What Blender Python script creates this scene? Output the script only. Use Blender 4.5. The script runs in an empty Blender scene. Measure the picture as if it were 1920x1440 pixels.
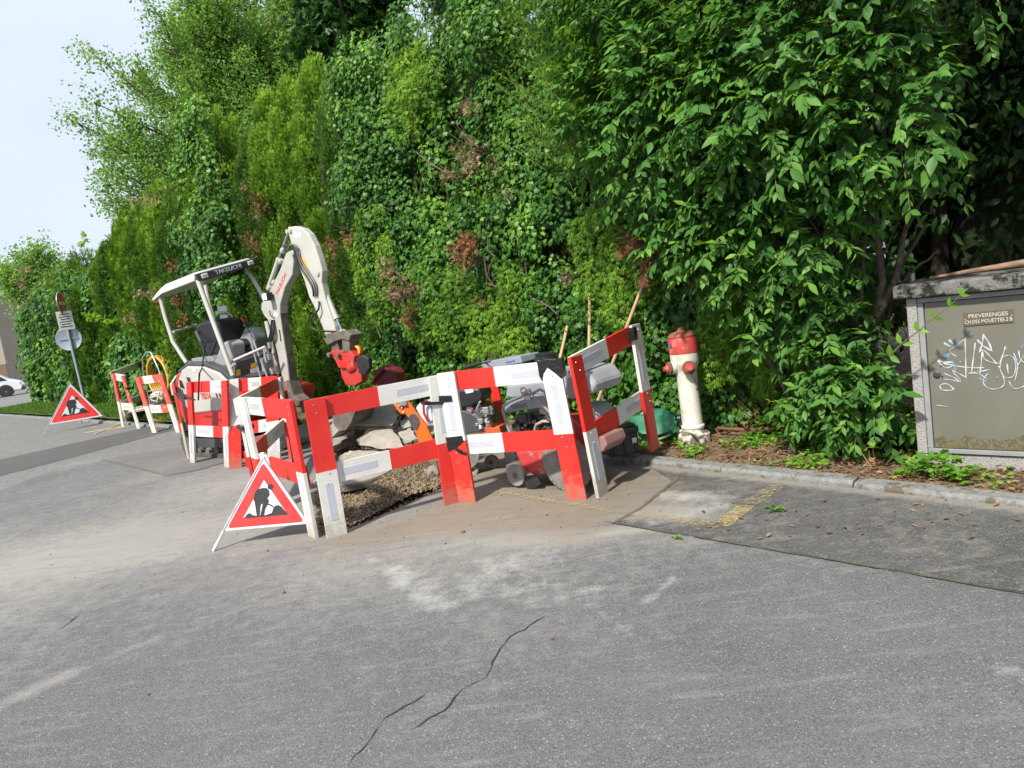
import bpy, math, random
import numpy as np
from mathutils import Vector, Matrix
rng = np.random.default_rng(7); random.seed(7)
SC = bpy.context.scene; COL = SC.collection
# ------------------------------------------------------------------ camera
H = 1.55; FPX = 1331.0; PITCH = math.radians(6.9); ROLL = math.radians(8.4)
_f = np.array([0, math.cos(PITCH), -math.sin(PITCH)]); _r0 = np.array([1., 0, 0]); _u0 = np.cross(_r0, _f)
CR = math.cos(ROLL)*_r0 - math.sin(ROLL)*_u0; CU = math.sin(ROLL)*_r0 + math.cos(ROLL)*_u0
CO = np.array([0, 0, H])
cam = bpy.data.objects.new('camera', bpy.data.cameras.new('camera')); COL.objects.link(cam)
cam.data.sensor_width = 36; cam.data.lens = FPX/1920*36; cam.data.clip_start = .05; cam.data.clip_end = 2000
cam.matrix_world = Matrix([[CR[0], CU[0], -_f[0], 0], [CR[1], CU[1], -_f[1], 0], [CR[2], CU[2], -_f[2], H], [0, 0, 0, 1]])
SC.camera = cam
# ------------------------------------------------------------------ light
SUN_DIR = np.array([.52, .74, -0.98]); SUN_DIR /= np.linalg.norm(SUN_DIR)     # the way the light travels
EL = math.asin(-SUN_DIR[2]); AZ = math.atan2(-SUN_DIR[0], -SUN_DIR[1])        # clockwise from +Y
W = bpy.data.worlds.new('World'); SC.world = W; W.use_nodes = True
nt = W.node_tree; nd = nt.nodes; lk = nt.links
bg = nd['Background']; bg.inputs[1].default_value = .125
sky = nd.new('ShaderNodeTexSky'); sky.sky_type = 'NISHITA'; sky.sun_disc = False
sky.sun_elevation = EL; sky.sun_rotation = AZ % (2*math.pi); sky.dust_density = 2.5; sky.air_density = 1.2
tc = nd.new('ShaderNodeTexCoord'); mp = nd.new('ShaderNodeMapping'); mp.inputs[3].default_value = (1.2, 1.2, 3.5)
no = nd.new('ShaderNodeTexNoise'); no.inputs['Scale'].default_value = 1.9; no.inputs['Detail'].default_value = 7; no.inputs['Roughness'].default_value = .55
rp = nd.new('ShaderNodeValToRGB'); rp.color_ramp.elements[0].position = .34; rp.color_ramp.elements[0].color = (.8, .8, .8, 1)
rp.color_ramp.elements[1].position = .68; rp.color_ramp.elements[1].color = (1, 1, 1, 1)
mx = nd.new('ShaderNodeMix'); mx.data_type = 'RGBA'; mx.inputs['B'].default_value = (4.8, 5.3, 6.3, 1)
lk.new(tc.outputs['Generated'], mp.inputs[0]); lk.new(mp.outputs[0], no.inputs[0]); lk.new(no.outputs[0], rp.inputs[0])
lk.new(rp.outputs[0], mx.inputs['Factor']); lk.new(sky.outputs[0], mx.inputs['A']); lk.new(mx.outputs['Result'], bg.inputs[0])
sun = bpy.data.objects.new('sun', bpy.data.lights.new('sun', 'SUN')); COL.objects.link(sun)
sun.data.energy = 4.8; sun.data.angle = math.radians(2.5); sun.data.color = (1, .94, .84)
sun.rotation_euler = Vector(SUN_DIR).to_track_quat('-Z', 'Y').to_euler()
SC.view_settings.view_transform = 'Standard'; SC.view_settings.look = 'None'; SC.view_settings.exposure = .5; SC.view_settings.gamma = 1
SC.render.engine = 'CYCLES'
try:
    SC.cycles.max_bounces = 6; SC.cycles.transparent_max_bounces = 8; SC.cycles.diffuse_bounces = 3; SC.cycles.transmission_bounces = 4
except Exception: pass
# ------------------------------------------------------------------ placing: the street's own axes, and where things stand on it
def ray(px, py):
    d = CR*(px-960) - CU*(py-720) + _f*FPX
    return d/np.dot(d, _f)
def G(px, py, z=0.):
    d = ray(px, py); return CO + d*((z-H)/d[2])
class Plane:
    """a vertical plane of the place through p0 with horizontal direction e; off moves it away along its normal"""
    def __init__(s, p0, e):
        s.p = np.array(p0, float); s.e = np.array([e[0], e[1], 0.]); s.e /= np.linalg.norm(s.e)
        s.n = np.array([-s.e[1], s.e[0], 0.])
        if s.n @ (s.p-CO) < 0: s.n = -s.n
    def at(s, px, py, off=0.):
        r = ray(px, py); P = s.p + s.n*off; return CO + r*(((P-CO)@s.n)/(r@s.n))
    def xyz(s, x, off, z): return s.p*np.array([1, 1, 0]) + s.e*x + s.n*off + np.array([0, 0, z])
KP = np.array([.78, 6.11, 0]); SD = np.array([-.70, .714, 0]); SN = np.array([.714, .70, 0])
def ks(s): return np.minimum(s, 0)*.095                                   # the kerb swings a little towards the road on the right
def S(s, o, z=0.): return KP + SD*s + SN*o + np.array([0, 0, z])       # s along the kerb, o behind it
ZZ = np.array([0, 0, 1.])
def nrm(v): v = np.asarray(v, float); return v/(np.linalg.norm(v)+1e-12)
# ------------------------------------------------------------------ mesh helpers
def tag(o, label=None, cat=None, group=None, kind=None):
    if label: o['label'] = label
    if cat: o['category'] = cat
    if group: o['group'] = group
    if kind: o['kind'] = kind
    return o
def empty(name, loc, label, cat, group=None):
    o = bpy.data.objects.new(name, None); COL.objects.link(o); o.location = tuple(float(a) for a in loc)
    o.empty_display_size = .1
    return tag(o, label, cat, group)
def ploc(o):
    l = np.zeros(3)
    while o is not None: l += np.array(o.location); o = o.parent
    return l
class MB:
    def __init__(s): s.v = []; s.f = []; s.m = []; s.cuts = []
    def add(s, V, F, mi=0):
        b = len(s.v); s.cuts.append((b, len(s.f))); s.v += [tuple(float(c) for c in p) for p in V]; s.f += [tuple(b+i for i in f) for f in F]; s.m += [mi]*len(F); return s
    def box(s, c, ex, ey, ez, mi=0):
        c, ex, ey, ez = (np.asarray(a, float) for a in (c, ex, ey, ez))
        V = [c+a*ex+b*ey+d*ez for a in (-1, 1) for b in (-1, 1) for d in (-1, 1)]
        return s.add(V, [(0, 1, 3, 2), (4, 6, 7, 5), (0, 4, 5, 1), (2, 3, 7, 6), (0, 2, 6, 4), (1, 5, 7, 3)], mi)
    def bar(s, a, b, w, h, side=None, mi=0):
        a = np.asarray(a, float); b = np.asarray(b, float); d = nrm(b-a)
        if side is None: side = np.cross(d, ZZ) if abs(d[2]) < .95 else np.array([1., 0, 0])
        side = nrm(side - d*(side@d)); up = np.cross(d, side)
        return s.box((a+b)/2, (b-a)/2, side*w/2, up*h/2, mi)
    def prism(s, P, vec, mi=0, mside=None):
        P = [np.asarray(p, float) for p in P]; n = len(P); vec = np.asarray(vec, float)
        s.add(P+[p+vec for p in P], [tuple(range(n)), tuple(range(2*n-1, n-1, -1))], mi)
        b = len(s.v)-2*n
        for i in range(n):
            j = (i+1) % n; s.f.append((b+i, b+j, b+n+j, b+n+i)); s.m.append(mi if mside is None else mside)
        return s
    def tube(s, P, r, seg=8, mi=0, caps=True):
        P = [np.asarray(p, float) for p in P]; n = len(P); rr = r if hasattr(r, '__len__') else [r]*n
        V = []; F = []; pu = None
        for i in range(n):
            d = nrm(P[min(i+1, n-1)]-P[max(i-1, 0)])
            if pu is None: u = nrm(np.cross(d, ZZ if abs(d[2]) < .9 else np.array([1., 0, 0])))
            else: u = nrm(pu-d*(pu@d))
            pu = u; w = np.cross(d, u)
            for k in range(seg):
                a = 2*math.pi*k/seg; V.append(P[i]+rr[i]*(math.cos(a)*u+math.sin(a)*w))
        for i in range(n-1):
            for k in range(seg):
                k2 = (k+1) % seg; F.append((i*seg+k, i*seg+k2, (i+1)*seg+k2, (i+1)*seg+k))
        if caps: F += [tuple(range(seg-1, -1, -1)), tuple((n-1)*seg+k for k in range(seg))]
        return s.add(V, F, mi)
    def lathe(s, prof, base, ax=(0, 0, 1), seg=24, mi=0, sc=None):
        ax = nrm(ax); base = np.asarray(base, float)
        u = nrm(np.cross(ax, ZZ if abs(ax[2]) < .9 else np.array([1., 0, 0]))); w = np.cross(ax, u)
        V = []; F = []
        for r, h in prof:
            for k in range(seg):
                a = 2*math.pi*k/seg; V.append(base+ax*h+max(r, 1e-4)*(math.cos(a)*u+math.sin(a)*w))
        n = len(prof)
        for i in range(n-1):
            for k in range(seg):
                k2 = (k+1) % seg; F.append((i*seg+k, i*seg+k2, (i+1)*seg+k2, (i+1)*seg+k))
        F += [tuple(range(seg-1, -1, -1)), tuple((n-1)*seg+k for k in range(seg))]
        return s.add(V, F, mi)
    def crumple(s, a):
        s.v = [tuple(np.array(p)+rng.normal(size=3)*a*.5+a*np.sin(np.array(p)[[1, 2, 0]]*31)) for p in s.v]; return s
    def build(s, name, mats, parent=None, smooth=None, bevel=0, kind=None, label=None):
        if not isinstance(mats, (list, tuple)): mats = [mats]
        L = ploc(parent) if parent is not None else np.zeros(3)
        V = np.array(s.v)-L
        if parent is None and kind != 'structure':
            pass
        me = bpy.data.meshes.new(name); me.from_pydata(V.tolist(), [], s.f); me.update()
        for m in mats: me.materials.append(m)
        me.polygons.foreach_set('material_index', s.m)
        import bmesh
        bm = bmesh.new(); bm.from_mesh(me); bmesh.ops.recalc_face_normals(bm, faces=bm.faces); bm.to_mesh(me); bm.free()
        if smooth:
            me.polygons.foreach_set('use_smooth', [True]*len(me.polygons)); me.set_sharp_from_angle(angle=math.radians(smooth))
        o = bpy.data.objects.new(name, me); COL.objects.link(o)
        if parent is not None: o.parent = parent
        if bevel:
            b = o.modifiers.new('bevel', 'BEVEL'); b.width = bevel; b.segments = 2; b.limit_method = 'ANGLE'; b.angle_limit = math.radians(35)
        if kind: o['kind'] = kind
        if label: o['label'] = label
        return o
def each(mb, name, mats, parent=None, **k):
    """every shape that was added to mb becomes an object of its own"""
    out = []; cuts = mb.cuts+[(len(mb.v), len(mb.f))]
    for (v0, f0), (v1, f1) in zip(cuts[:-1], cuts[1:]):
        m = MB(); m.v = mb.v[v0:v1]; m.f = [tuple(i-v0 for i in f) for f in mb.f[f0:f1]]; m.m = mb.m[f0:f1]; out.append(m.build(name, mats, parent, **k))
    return out
def npmesh(name, V, faces_idx, loops_per, mats, parent=None, attr=None, mi=None, smooth=False, normals=None):
    """fast mesh from arrays; faces_idx flat loop array, loops_per number of corners of every face"""
    L = ploc(parent) if parent is not None else np.zeros(3)
    V = np.asarray(V, np.float64)-L
    me = bpy.data.meshes.new(name); me.vertices.add(len(V)); me.vertices.foreach_set('co', V.astype(np.float32).ravel())
    me.loops.add(len(faces_idx)); me.loops.foreach_set('vertex_index', np.asarray(faces_idx, np.int32))
    st = np.concatenate([[0], np.cumsum(loops_per)[:-1]]).astype(np.int32)
    me.polygons.add(len(loops_per)); me.polygons.foreach_set('loop_start', st)
    try: me.polygons.foreach_set('loop_total', np.asarray(loops_per, np.int32))
    except Exception: pass
    for m in (mats if isinstance(mats, (list, tuple)) else [mats]): me.materials.append(m)
    if mi is not None: me.polygons.foreach_set('material_index', np.asarray(mi, np.int32))
    if smooth: me.polygons.foreach_set('use_smooth', np.ones(len(loops_per), bool))
    me.update(calc_edges=True)
    if attr:
        for k, a in attr.items():
            a = np.asarray(a, np.float32)
            if a.ndim == 1:
                at = me.attributes.new(k, 'FLOAT', 'POINT'); at.data.foreach_set('value', a)
            else:
                at = me.attributes.new(k, 'FLOAT_COLOR', 'POINT'); at.data.foreach_set('color', np.concatenate([a, np.ones((len(a), 4-a.shape[1]), np.float32)], 1).ravel() if a.shape[1] < 4 else a.ravel())
    o = bpy.data.objects.new(name, me); COL.objects.link(o)
    if parent is not None: o.parent = parent
    return o
# leaf templates: (verts (u across, v along, w out), faces)
T_BROAD = (np.array([(0, 0, 0), (.15, .22, .03), (-.15, .22, .03), (.235, .48, .05), (-.235, .48, .05), (.13, .8, .0), (-.13, .8, .0), (0, 1.05, -.06), (0, .28, -.01), (0, .52, .0), (0, .8, -.03)]),
           [(0, 1, 8), (0, 8, 2), (1, 3, 9, 8), (8, 9, 4, 2), (3, 5, 10, 9), (9, 10, 6, 4), (5, 7, 10), (10, 7, 6)])
T_IVY = (np.array([(0, .04, 0), (.22, -.12, .02), (.52, .12, -.04), (.32, .3, .03), (.5, .62, -.05), (.17, .62, .03), (0, 1.0, -.07), (-.17, .62, .03), (-.5, .62, -.05), (-.32, .3, .03), (-.52, .12, -.04), (-.22, -.12, .02), (0, .36, .06)]),
         [(12, 0, 1, 2), (12, 2, 3), (12, 3, 4, 5), (12, 5, 6), (12, 6, 7), (12, 7, 8, 9), (12, 9, 10), (12, 10, 11, 0)])
T_FROND = (np.array([(-.04, 0, 0), (.04, 0, 0), (.07, .55, .05), (0, 1, 0), (-.07, .55, .05),
                     (.02, .1, 0), (.1, .12, 0), (.36, .55, .06), (.42, .85, 0), (.22, .6, .03),
                     (-.02, .1, 0), (-.1, .12, 0), (-.36, .55, -.06), (-.42, .85, 0), (-.22, .6, -.03)]),
           [(0, 1, 2, 3, 4), (5, 6, 7, 8, 9), (10, 14, 13, 12, 11)])
T_SMALL = (np.array([(0, 0, 0), (.3, .45, .05), (0, 1, 0), (-.3, .45, .05)]), [(0, 1, 2, 3)])
T_LANCE = (np.array([(0, 0, 0), (.1, .35, .04), (0, 1, -.05), (-.1, .35, .04), (0, .4, 0)]), [(0, 1, 2, 4), (0, 4, 2, 3)])
T_BLADE = (np.array([(-.05, 0, 0), (.05, 0, 0), (.03, .6, .05), (0, 1, .2), (-.03, .6, .05)]), [(0, 1, 2, 3, 4)])
def leaves(name, P, A, N, size, tint, tpl, mat, parent):
    P = np.asarray(P, float); A = np.asarray(A, float); N = np.asarray(N, float)
    A = A/(np.linalg.norm(A, axis=1, keepdims=True)+1e-9)
    N = N - A*np.sum(A*N, 1, keepdims=True); N = N/(np.linalg.norm(N, axis=1, keepdims=True)+1e-9); B = np.cross(A, N)
    T, F = tpl; k = len(T); n = len(P); size = np.broadcast_to(size, (n,))
    V = P[:, None, :] + size[:, None, None]*(T[None, :, 0:1]*B[:, None, :] + T[None, :, 1:2]*A[:, None, :] + T[None, :, 2:3]*N[:, None, :])
    fl = np.concatenate([np.array(f) for f in F]); lp = np.array([len(f) for f in F])
    idx = (np.arange(n)[:, None]*k + fl[None, :]).ravel()
    tt = np.repeat(np.broadcast_to(tint, (n,)), k)
    return npmesh(name, V.reshape(-1, 3), idx, np.tile(lp, n), mat, parent, attr={'tint': tt})
def leaf_each(P, A, N, size, tint, tpl, m, parent):
    for i in range(len(P)): leaves('leaf', P[i:i+1], A[i:i+1], N[i:i+1], size[i:i+1], tint[i:i+1], tpl, m, parent)
def rdir(n):
    v = rng.normal(size=(n, 3)); return v/np.linalg.norm(v, axis=1, keepdims=True)
# value noise on arrays
_tab = rng.random((256, 256))
def vn2(x, y, oct=3):
    r = 0; a = 1; t = 0
    for _ in range(oct):
        xi = np.floor(x).astype(int); yi = np.floor(y).astype(int); fx = x-xi; fy = y-yi
        fx = fx*fx*(3-2*fx); fy = fy*fy*(3-2*fy)
        g = lambda i, j: _tab[i & 255, j & 255]
        r = r + a*((g(xi, yi)*(1-fx)+g(xi+1, yi)*fx)*(1-fy)+(g(xi, yi+1)*(1-fx)+g(xi+1, yi+1)*fx)*fy)
        t += a; a *= .5; x = x*2.03+17.3; y = y*2.03+5.1
    return r/t
# ------------------------------------------------------------------ materials
MATS = {}
def mat(name, col, rough=.6, metal=0., var=.12, vscale=6., col2=None, spots=None, bump=0., bscale=80., spec=.5, coat=0., coord='Object', foot=0.):
    """colour mottled between col and col2 by noise; spots=(colour, threshold, scale) adds worn or dirty marks"""
    if name in MATS: return MATS[name]
    m = bpy.data.materials.new(name); m.use_nodes = True; t = m.node_tree; N = t.nodes; K = t.links; b = N['Principled BSDF']
    tc = N.new('ShaderNodeTexCoord'); n1 = N.new('ShaderNodeTexNoise'); n1.inputs['Scale'].default_value = vscale; n1.inputs['Detail'].default_value = 5
    K.new(tc.outputs[coord], n1.inputs[0])
    mx = N.new('ShaderNodeMix'); mx.data_type = 'RGBA'
    c2 = col2 if col2 else tuple(min(1, c*(1+var)) for c in col); c1 = col if col2 else tuple(c*(1-var) for c in col)
    mx.inputs['A'].default_value = (*c1, 1); mx.inputs['B'].default_value = (*c2, 1)
    mr = N.new('ShaderNodeMapRange'); mr.inputs[1].default_value = .3; mr.inputs[2].default_value = .7
    K.new(n1.outputs[0], mr.inputs[0]); K.new(mr.outputs[0], mx.inputs['Factor']); out = mx.outputs['Result']
    if spots:
        for (sc, th, ss) in (spots if isinstance(spots, list) else [spots]):
            n2 = N.new('ShaderNodeTexNoise'); n2.inputs['Scale'].default_value = ss; n2.inputs['Detail'].default_value = 8; n2.inputs['Roughness'].default_value = .65
            K.new(tc.outputs[coord], n2.inputs[0]); r2 = N.new('ShaderNodeMapRange'); r2.inputs[1].default_value = th; r2.inputs[2].default_value = th+.06
            K.new(n2.outputs[0], r2.inputs[0]); m2 = N.new('ShaderNodeMix'); m2.data_type = 'RGBA'; m2.inputs['B'].default_value = (*sc, 1)
            K.new(r2.outputs[0], m2.inputs['Factor']); K.new(out, m2.inputs['A']); out = m2.outputs['Result']
    if foot:            # dried mud splashed on the lowest hand's breadth
        sx = N.new('ShaderNodeSeparateXYZ'); K.new(tc.outputs[coord], sx.inputs[0]); rz = N.new('ShaderNodeMapRange'); rz.inputs[1].default_value = .0; rz.inputs[2].default_value = foot; rz.inputs[3].default_value = .5; rz.inputs[4].default_value = .0; K.new(sx.outputs[2], rz.inputs[0])
        nf = N.new('ShaderNodeTexNoise'); nf.inputs['Scale'].default_value = 19; nf.inputs['Detail'].default_value = 8; nf.inputs['Roughness'].default_value = .7; K.new(tc.outputs[coord], nf.inputs[0])
        ad = N.new('ShaderNodeMath'); ad.operation = 'ADD'; K.new(rz.outputs[0], ad.inputs[0]); K.new(nf.outputs[0], ad.inputs[1]); rf = N.new('ShaderNodeMapRange'); rf.inputs[1].default_value = .68; rf.inputs[2].default_value = .95; rf.inputs[4].default_value = .5; K.new(ad.outputs[0], rf.inputs[0])
        mf = N.new('ShaderNodeMix'); mf.data_type = 'RGBA'; mf.inputs['B'].default_value = (.25, .2, .14, 1); K.new(rf.outputs[0], mf.inputs['Factor']); K.new(out, mf.inputs['A']); out = mf.outputs['Result']
    K.new(out, b.inputs['Base Color']); b.inputs['Roughness'].default_value = rough; b.inputs['Metallic'].default_value = metal
    b.inputs['Specular IOR Level'].default_value = spec; b.inputs['Coat Weight'].default_value = coat
    if bump:
        n3 = N.new('ShaderNodeTexNoise'); n3.inputs['Scale'].default_value = bscale; n3.inputs['Detail'].default_value = 4; K.new(tc.outputs[coord], n3.inputs[0])
        bp = N.new('ShaderNodeBump'); bp.inputs['Strength'].default_value = bump; bp.inputs['Distance'].default_value = .01
        K.new(n3.outputs[0], bp.inputs['Height']); K.new(bp.outputs[0], b.inputs['Normal'])
    MATS[name] = m; return m
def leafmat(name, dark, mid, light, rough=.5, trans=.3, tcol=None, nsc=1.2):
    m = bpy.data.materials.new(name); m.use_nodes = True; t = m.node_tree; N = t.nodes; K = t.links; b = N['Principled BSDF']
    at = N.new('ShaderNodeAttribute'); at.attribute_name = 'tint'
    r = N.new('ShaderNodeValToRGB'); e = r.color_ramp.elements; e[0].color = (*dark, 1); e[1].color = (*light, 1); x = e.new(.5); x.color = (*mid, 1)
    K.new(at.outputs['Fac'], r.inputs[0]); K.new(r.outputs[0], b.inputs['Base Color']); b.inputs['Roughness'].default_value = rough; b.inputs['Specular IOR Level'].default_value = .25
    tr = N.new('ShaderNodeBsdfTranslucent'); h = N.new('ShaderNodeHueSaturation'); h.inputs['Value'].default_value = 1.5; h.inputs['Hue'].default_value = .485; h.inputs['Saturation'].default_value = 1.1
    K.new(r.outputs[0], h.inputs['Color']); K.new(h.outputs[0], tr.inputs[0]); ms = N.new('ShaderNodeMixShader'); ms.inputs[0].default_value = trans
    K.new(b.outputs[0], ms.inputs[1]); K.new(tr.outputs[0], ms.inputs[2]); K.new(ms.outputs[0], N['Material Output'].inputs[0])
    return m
def text(s, size, origin, xd, yd, m, parent, name='lettering', ext=.0015, xs=1., bold=0., align='CENTER', off=.002):
    xd = nrm(xd); yd = np.asarray(yd, float); yd = nrm(yd-xd*(yd@xd)); zd = np.cross(xd, yd)
    cu = bpy.data.curves.new('t', 'FONT'); cu.body = s; cu.size = size; cu.extrude = ext; cu.align_x = align; cu.align_y = 'CENTER'; cu.offset = bold
    ob = bpy.data.objects.new('t', cu); COL.objects.link(ob); dg = bpy.context.evaluated_depsgraph_get(); dg.update()
    me = bpy.data.meshes.new_from_object(ob.evaluated_get(dg)); bpy.data.objects.remove(ob)
    L = ploc(parent)
    for v in me.vertices:
        p = np.asarray(origin)+xd*v.co.x*xs+yd*v.co.y+zd*(v.co.z+off)-L; v.co = p.tolist()
    me.materials.clear(); me.materials.append(m); me.name = name
    o = bpy.data.objects.new(name, me); COL.objects.link(o); o.parent = parent; return o
def inpoly(X, Y, P):
    r = np.zeros(X.shape, bool); n = len(P); j = n-1
    for i in range(n):
        xi, yi = P[i][:2]; xj, yj = P[j][:2]
        r ^= ((yi > Y) != (yj > Y)) & (X < (xj-xi)*(Y-yi)/(yj-yi+1e-12)+xi); j = i
    return r
def sdseg(X, Y, P, closed=False):
    d = np.full(X.shape, 1e9)
    for a, b in zip(P[:-1] if not closed else P, P[1:] if not closed else P[1:]+P[:1]):
        ax, ay = a[:2]; bx, by = b[:2]; t = np.clip(((X-ax)*(bx-ax)+(Y-ay)*(by-ay))/((bx-ax)**2+(by-ay)**2+1e-12), 0, 1)
        d = np.minimum(d, np.hypot(X-ax-t*(bx-ax), Y-ay-t*(by-ay)))
    return d
# ================================================================== GROUND
def asphalt(name, base, dark, speck, stainy=True):
    m = bpy.data.materials.new(name); m.use_nodes = True; t = m.node_tree; N = t.nodes; K = t.links; b = N['Principled BSDF']
    tc = N.new('ShaderNodeTexCoord')
    def noise(sc, det=4, ro=.5, vec=None):
        n = N.new('ShaderNodeTexNoise'); n.inputs['Scale'].default_value = sc; n.inputs['Detail'].default_value = det; n.inputs['Roughness'].default_value = ro
        K.new(vec or tc.outputs['Object'], n.inputs[0]); return n.outputs[0]
    def mrange(i, a, c, lo=0., hi=1.):
        n = N.new('ShaderNodeMapRange'); n.inputs[1].default_value = a; n.inputs[2].default_value = c; n.inputs[3].default_value = lo; n.inputs[4].default_value = hi; K.new(i, n.inputs[0]); return n.outputs[0]
    def mix(f, a, c):
        n = N.new('ShaderNodeMix'); n.data_type = 'RGBA'
        for s, v in (('Factor', f), ('A', a), ('B', c)):
            if isinstance(v, tuple): n.inputs[s].default_value = (*v, 1)
            elif isinstance(v, float): n.inputs[s].default_value = v
            else: K.new(v, n.inputs[s])
        return n.outputs['Result']
    def mul(a, c):
        n = N.new('ShaderNodeMath'); n.operation = 'MULTIPLY'
        for i, v in enumerate((a, c)):
            if isinstance(v, float): n.inputs[i].default_value = v
            else: K.new(v, n.inputs[i])
        n.use_clamp = True; return n.outputs[0]
    c = mix(mrange(noise(1.1, 6, .6), .3, .7), dark, base)
    vo = N.new('ShaderNodeTexVoronoi'); vo.inputs['Scale'].default_value = 185; K.new(tc.outputs['Object'], vo.inputs[0])
    sp = N.new('ShaderNodeSeparateColor'); K.new(vo.outputs['Color'], sp.inputs[0])
    c = mix(mrange(sp.outputs[0], .2, 1., 0., .45), c, speck)
    c = mix(mrange(vo.outputs['Distance'], .35, .75, 0., .6), c, tuple(d*.42 for d in dark))
    c = mix(mrange(sp.outputs[1], .965, .99, 0., .4), c, (.5, .5, .47))
    if stainy:
        at = N.new('ShaderNodeAttribute'); at.attribute_name = 'stain'; sc = N.new('ShaderNodeSeparateColor'); K.new(at.outputs['Color'], sc.inputs[0])
        fine = noise(9, 8, .7); fine2 = noise(42, 5, .7)
        def st(ch, lo, hi):       # broken edges: coverage compared with noise
            n = N.new('ShaderNodeMath'); n.operation = 'ADD'; K.new(ch, n.inputs[0]); K.new(fine, n.inputs[1])
            n2 = N.new('ShaderNodeMath'); n2.operation = 'MULTIPLY_ADD'; K.new(fine2, n2.inputs[0]); n2.inputs[1].default_value = .5; K.new(n.outputs[0], n2.inputs[2])
            return mrange(n2.outputs[0], lo, hi)
        c = mix(mul(st(sc.outputs[2], .9, 1.5), .62), c, (.36, .345, .305))
        c = mix(mul(st(sc.outputs[0], .95, 1.6), .88), c, (.21, .172, .125))
        c = mix(mul(st(sc.outputs[1], 1.05, 1.9), .62), c, (.5, .5, .485))
        # streaks dragged along the street
        mp = N.new('ShaderNodeMapping'); mp.inputs[2].default_value = (0, 0, math.radians(44)); mp.inputs[3].default_value = (1.1, 7, 1); K.new(tc.outputs['Object'], mp.inputs[0])
        s2 = noise(2.2, 7, .65, mp.outputs[0]); c = mix(mul(mrange(s2, .53, .7), .22), c, (.36, .345, .31))
        mp = N.new('ShaderNodeMapping'); mp.inputs[2].default_value = (0, 0, math.radians(58)); mp.inputs[3].default_value = (1.5, 9, 1); K.new(tc.outputs['Object'], mp.inputs[0])
        s3 = noise(1.7, 7, .65, mp.outputs[0]); c = mix(mul(mrange(s3, .54, .7), .4), c, (.10, .10, .105))
        mp = N.new('ShaderNodeMapping'); mp.inputs[2].default_value = (0, 0, math.radians(30)); mp.inputs[3].default_value = (3., 6, 1); K.new(tc.outputs['Object'], mp.inputs[0])
        s4 = noise(3.1, 6, .6, mp.outputs[0]); c = mix(mul(mrange(s4, .6, .8), .12), c, (.46, .44, .4)); s5 = noise(.55, 3, .5); c = mix(mul(mrange(s5, .5, .75), .35), c, (.12, .12, .125))
        a4 = N.new('ShaderNodeAttribute'); a4.attribute_name = 'pit'
        c = mix(a4.outputs['Fac'], c, mix(mrange(noise(30, 6, .7), .35, .65), (.09, .065, .04), (.27, .2, .125)))
    K.new(c, b.inputs['Base Color']); b.inputs['Roughness'].default_value = .85; b.inputs['Specular IOR Level'].default_value = .25
    bp = N.new('ShaderNodeBump'); bp.inputs['Strength'].default_value = .55; bp.inputs['Distance'].default_value = .004; bp.invert = True
    K.new(vo.outputs['Distance'], bp.inputs['Height']); K.new(bp.outputs[0], b.inputs['Normal'])
    return m
M_ROAD = asphalt('old_asphalt', (.15, .152, .157), (.105, .106, .111), (.235, .237, .24))
M_ROAD2 = asphalt('dark_asphalt', (.105, .103, .1), (.066, .065, .063), (.19, .186, .178))
PIT = [G(*q)[:2] for q in [(600, 1000), (590, 930), (620, 860), (690, 805), (800, 800), (880, 835), (868, 868), (852, 905), (700, 972), (650, 992)]]
x0, x1, y0, y1, res = -7.0, 4.6, 1.0, 11.0, .035
nx = int((x1-x0)/res)+1; ny = int((y1-y0)/res)+1
gx = np.linspace(x0, x1, nx); gy = np.linspace(y0, y1, ny); X, Y = np.meshgrid(gx, gy)
ins = inpoly(X, Y, PIT); dp = sdseg(X, Y, PIT, True)
Zp = np.where(ins, -np.clip((dp-.02)*1.0, 0, .07)-.02*vn2(X*9, Y*9), 0.)
Zr = .006*(vn2(X*.8, Y*.8)-.5)*0
mound = np.where(ins, np.clip(dp*2, 0, 1), 0)
pit = np.clip(np.where(ins, 1.0, 0) , 0, 1)
def blob(px, py, rx, ry, ang=0, p=2.):
    c = G(px, py); ca, sa = math.cos(ang), math.sin(ang); u = (X-c[0])*ca+(Y-c[1])*sa; v = -(X-c[0])*sa+(Y-c[1])*ca
    return np.exp(-((u/rx)**2+(v/ry)**2)**(p/2))
def streak(q0, q1, w):
    d = sdseg(X, Y, [G(*q0), G(*q1)]); return np.exp(-(d/w)**2)
mud = np.zeros_like(X)
mp_ = [G(*q)[:2] for q in [(560, 985), (640, 1025), (760, 1010), (900, 990), (1080, 1000), (1170, 960), (1270, 895), (1150, 872), (1000, 850), (860, 850), (840, 940), (700, 990), (620, 1000)]]
mi_ = inpoly(X, Y, mp_); md = sdseg(X, Y, mp_, True); mud = np.where(mi_, .55+np.clip(md*1.2, 0, .25), .55-md*1.3); mud = np.clip(mud, 0, 1)
mud = np.maximum(mud, np.clip(.75-dp*3.2, 0, 1)*.85)
mud = np.maximum(mud, .55*streak((330, 845), (450, 815), .12)); mud = np.maximum(mud, .4*streak((200, 850), (330, 838), .12))
wh = np.zeros_like(X)
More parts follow.
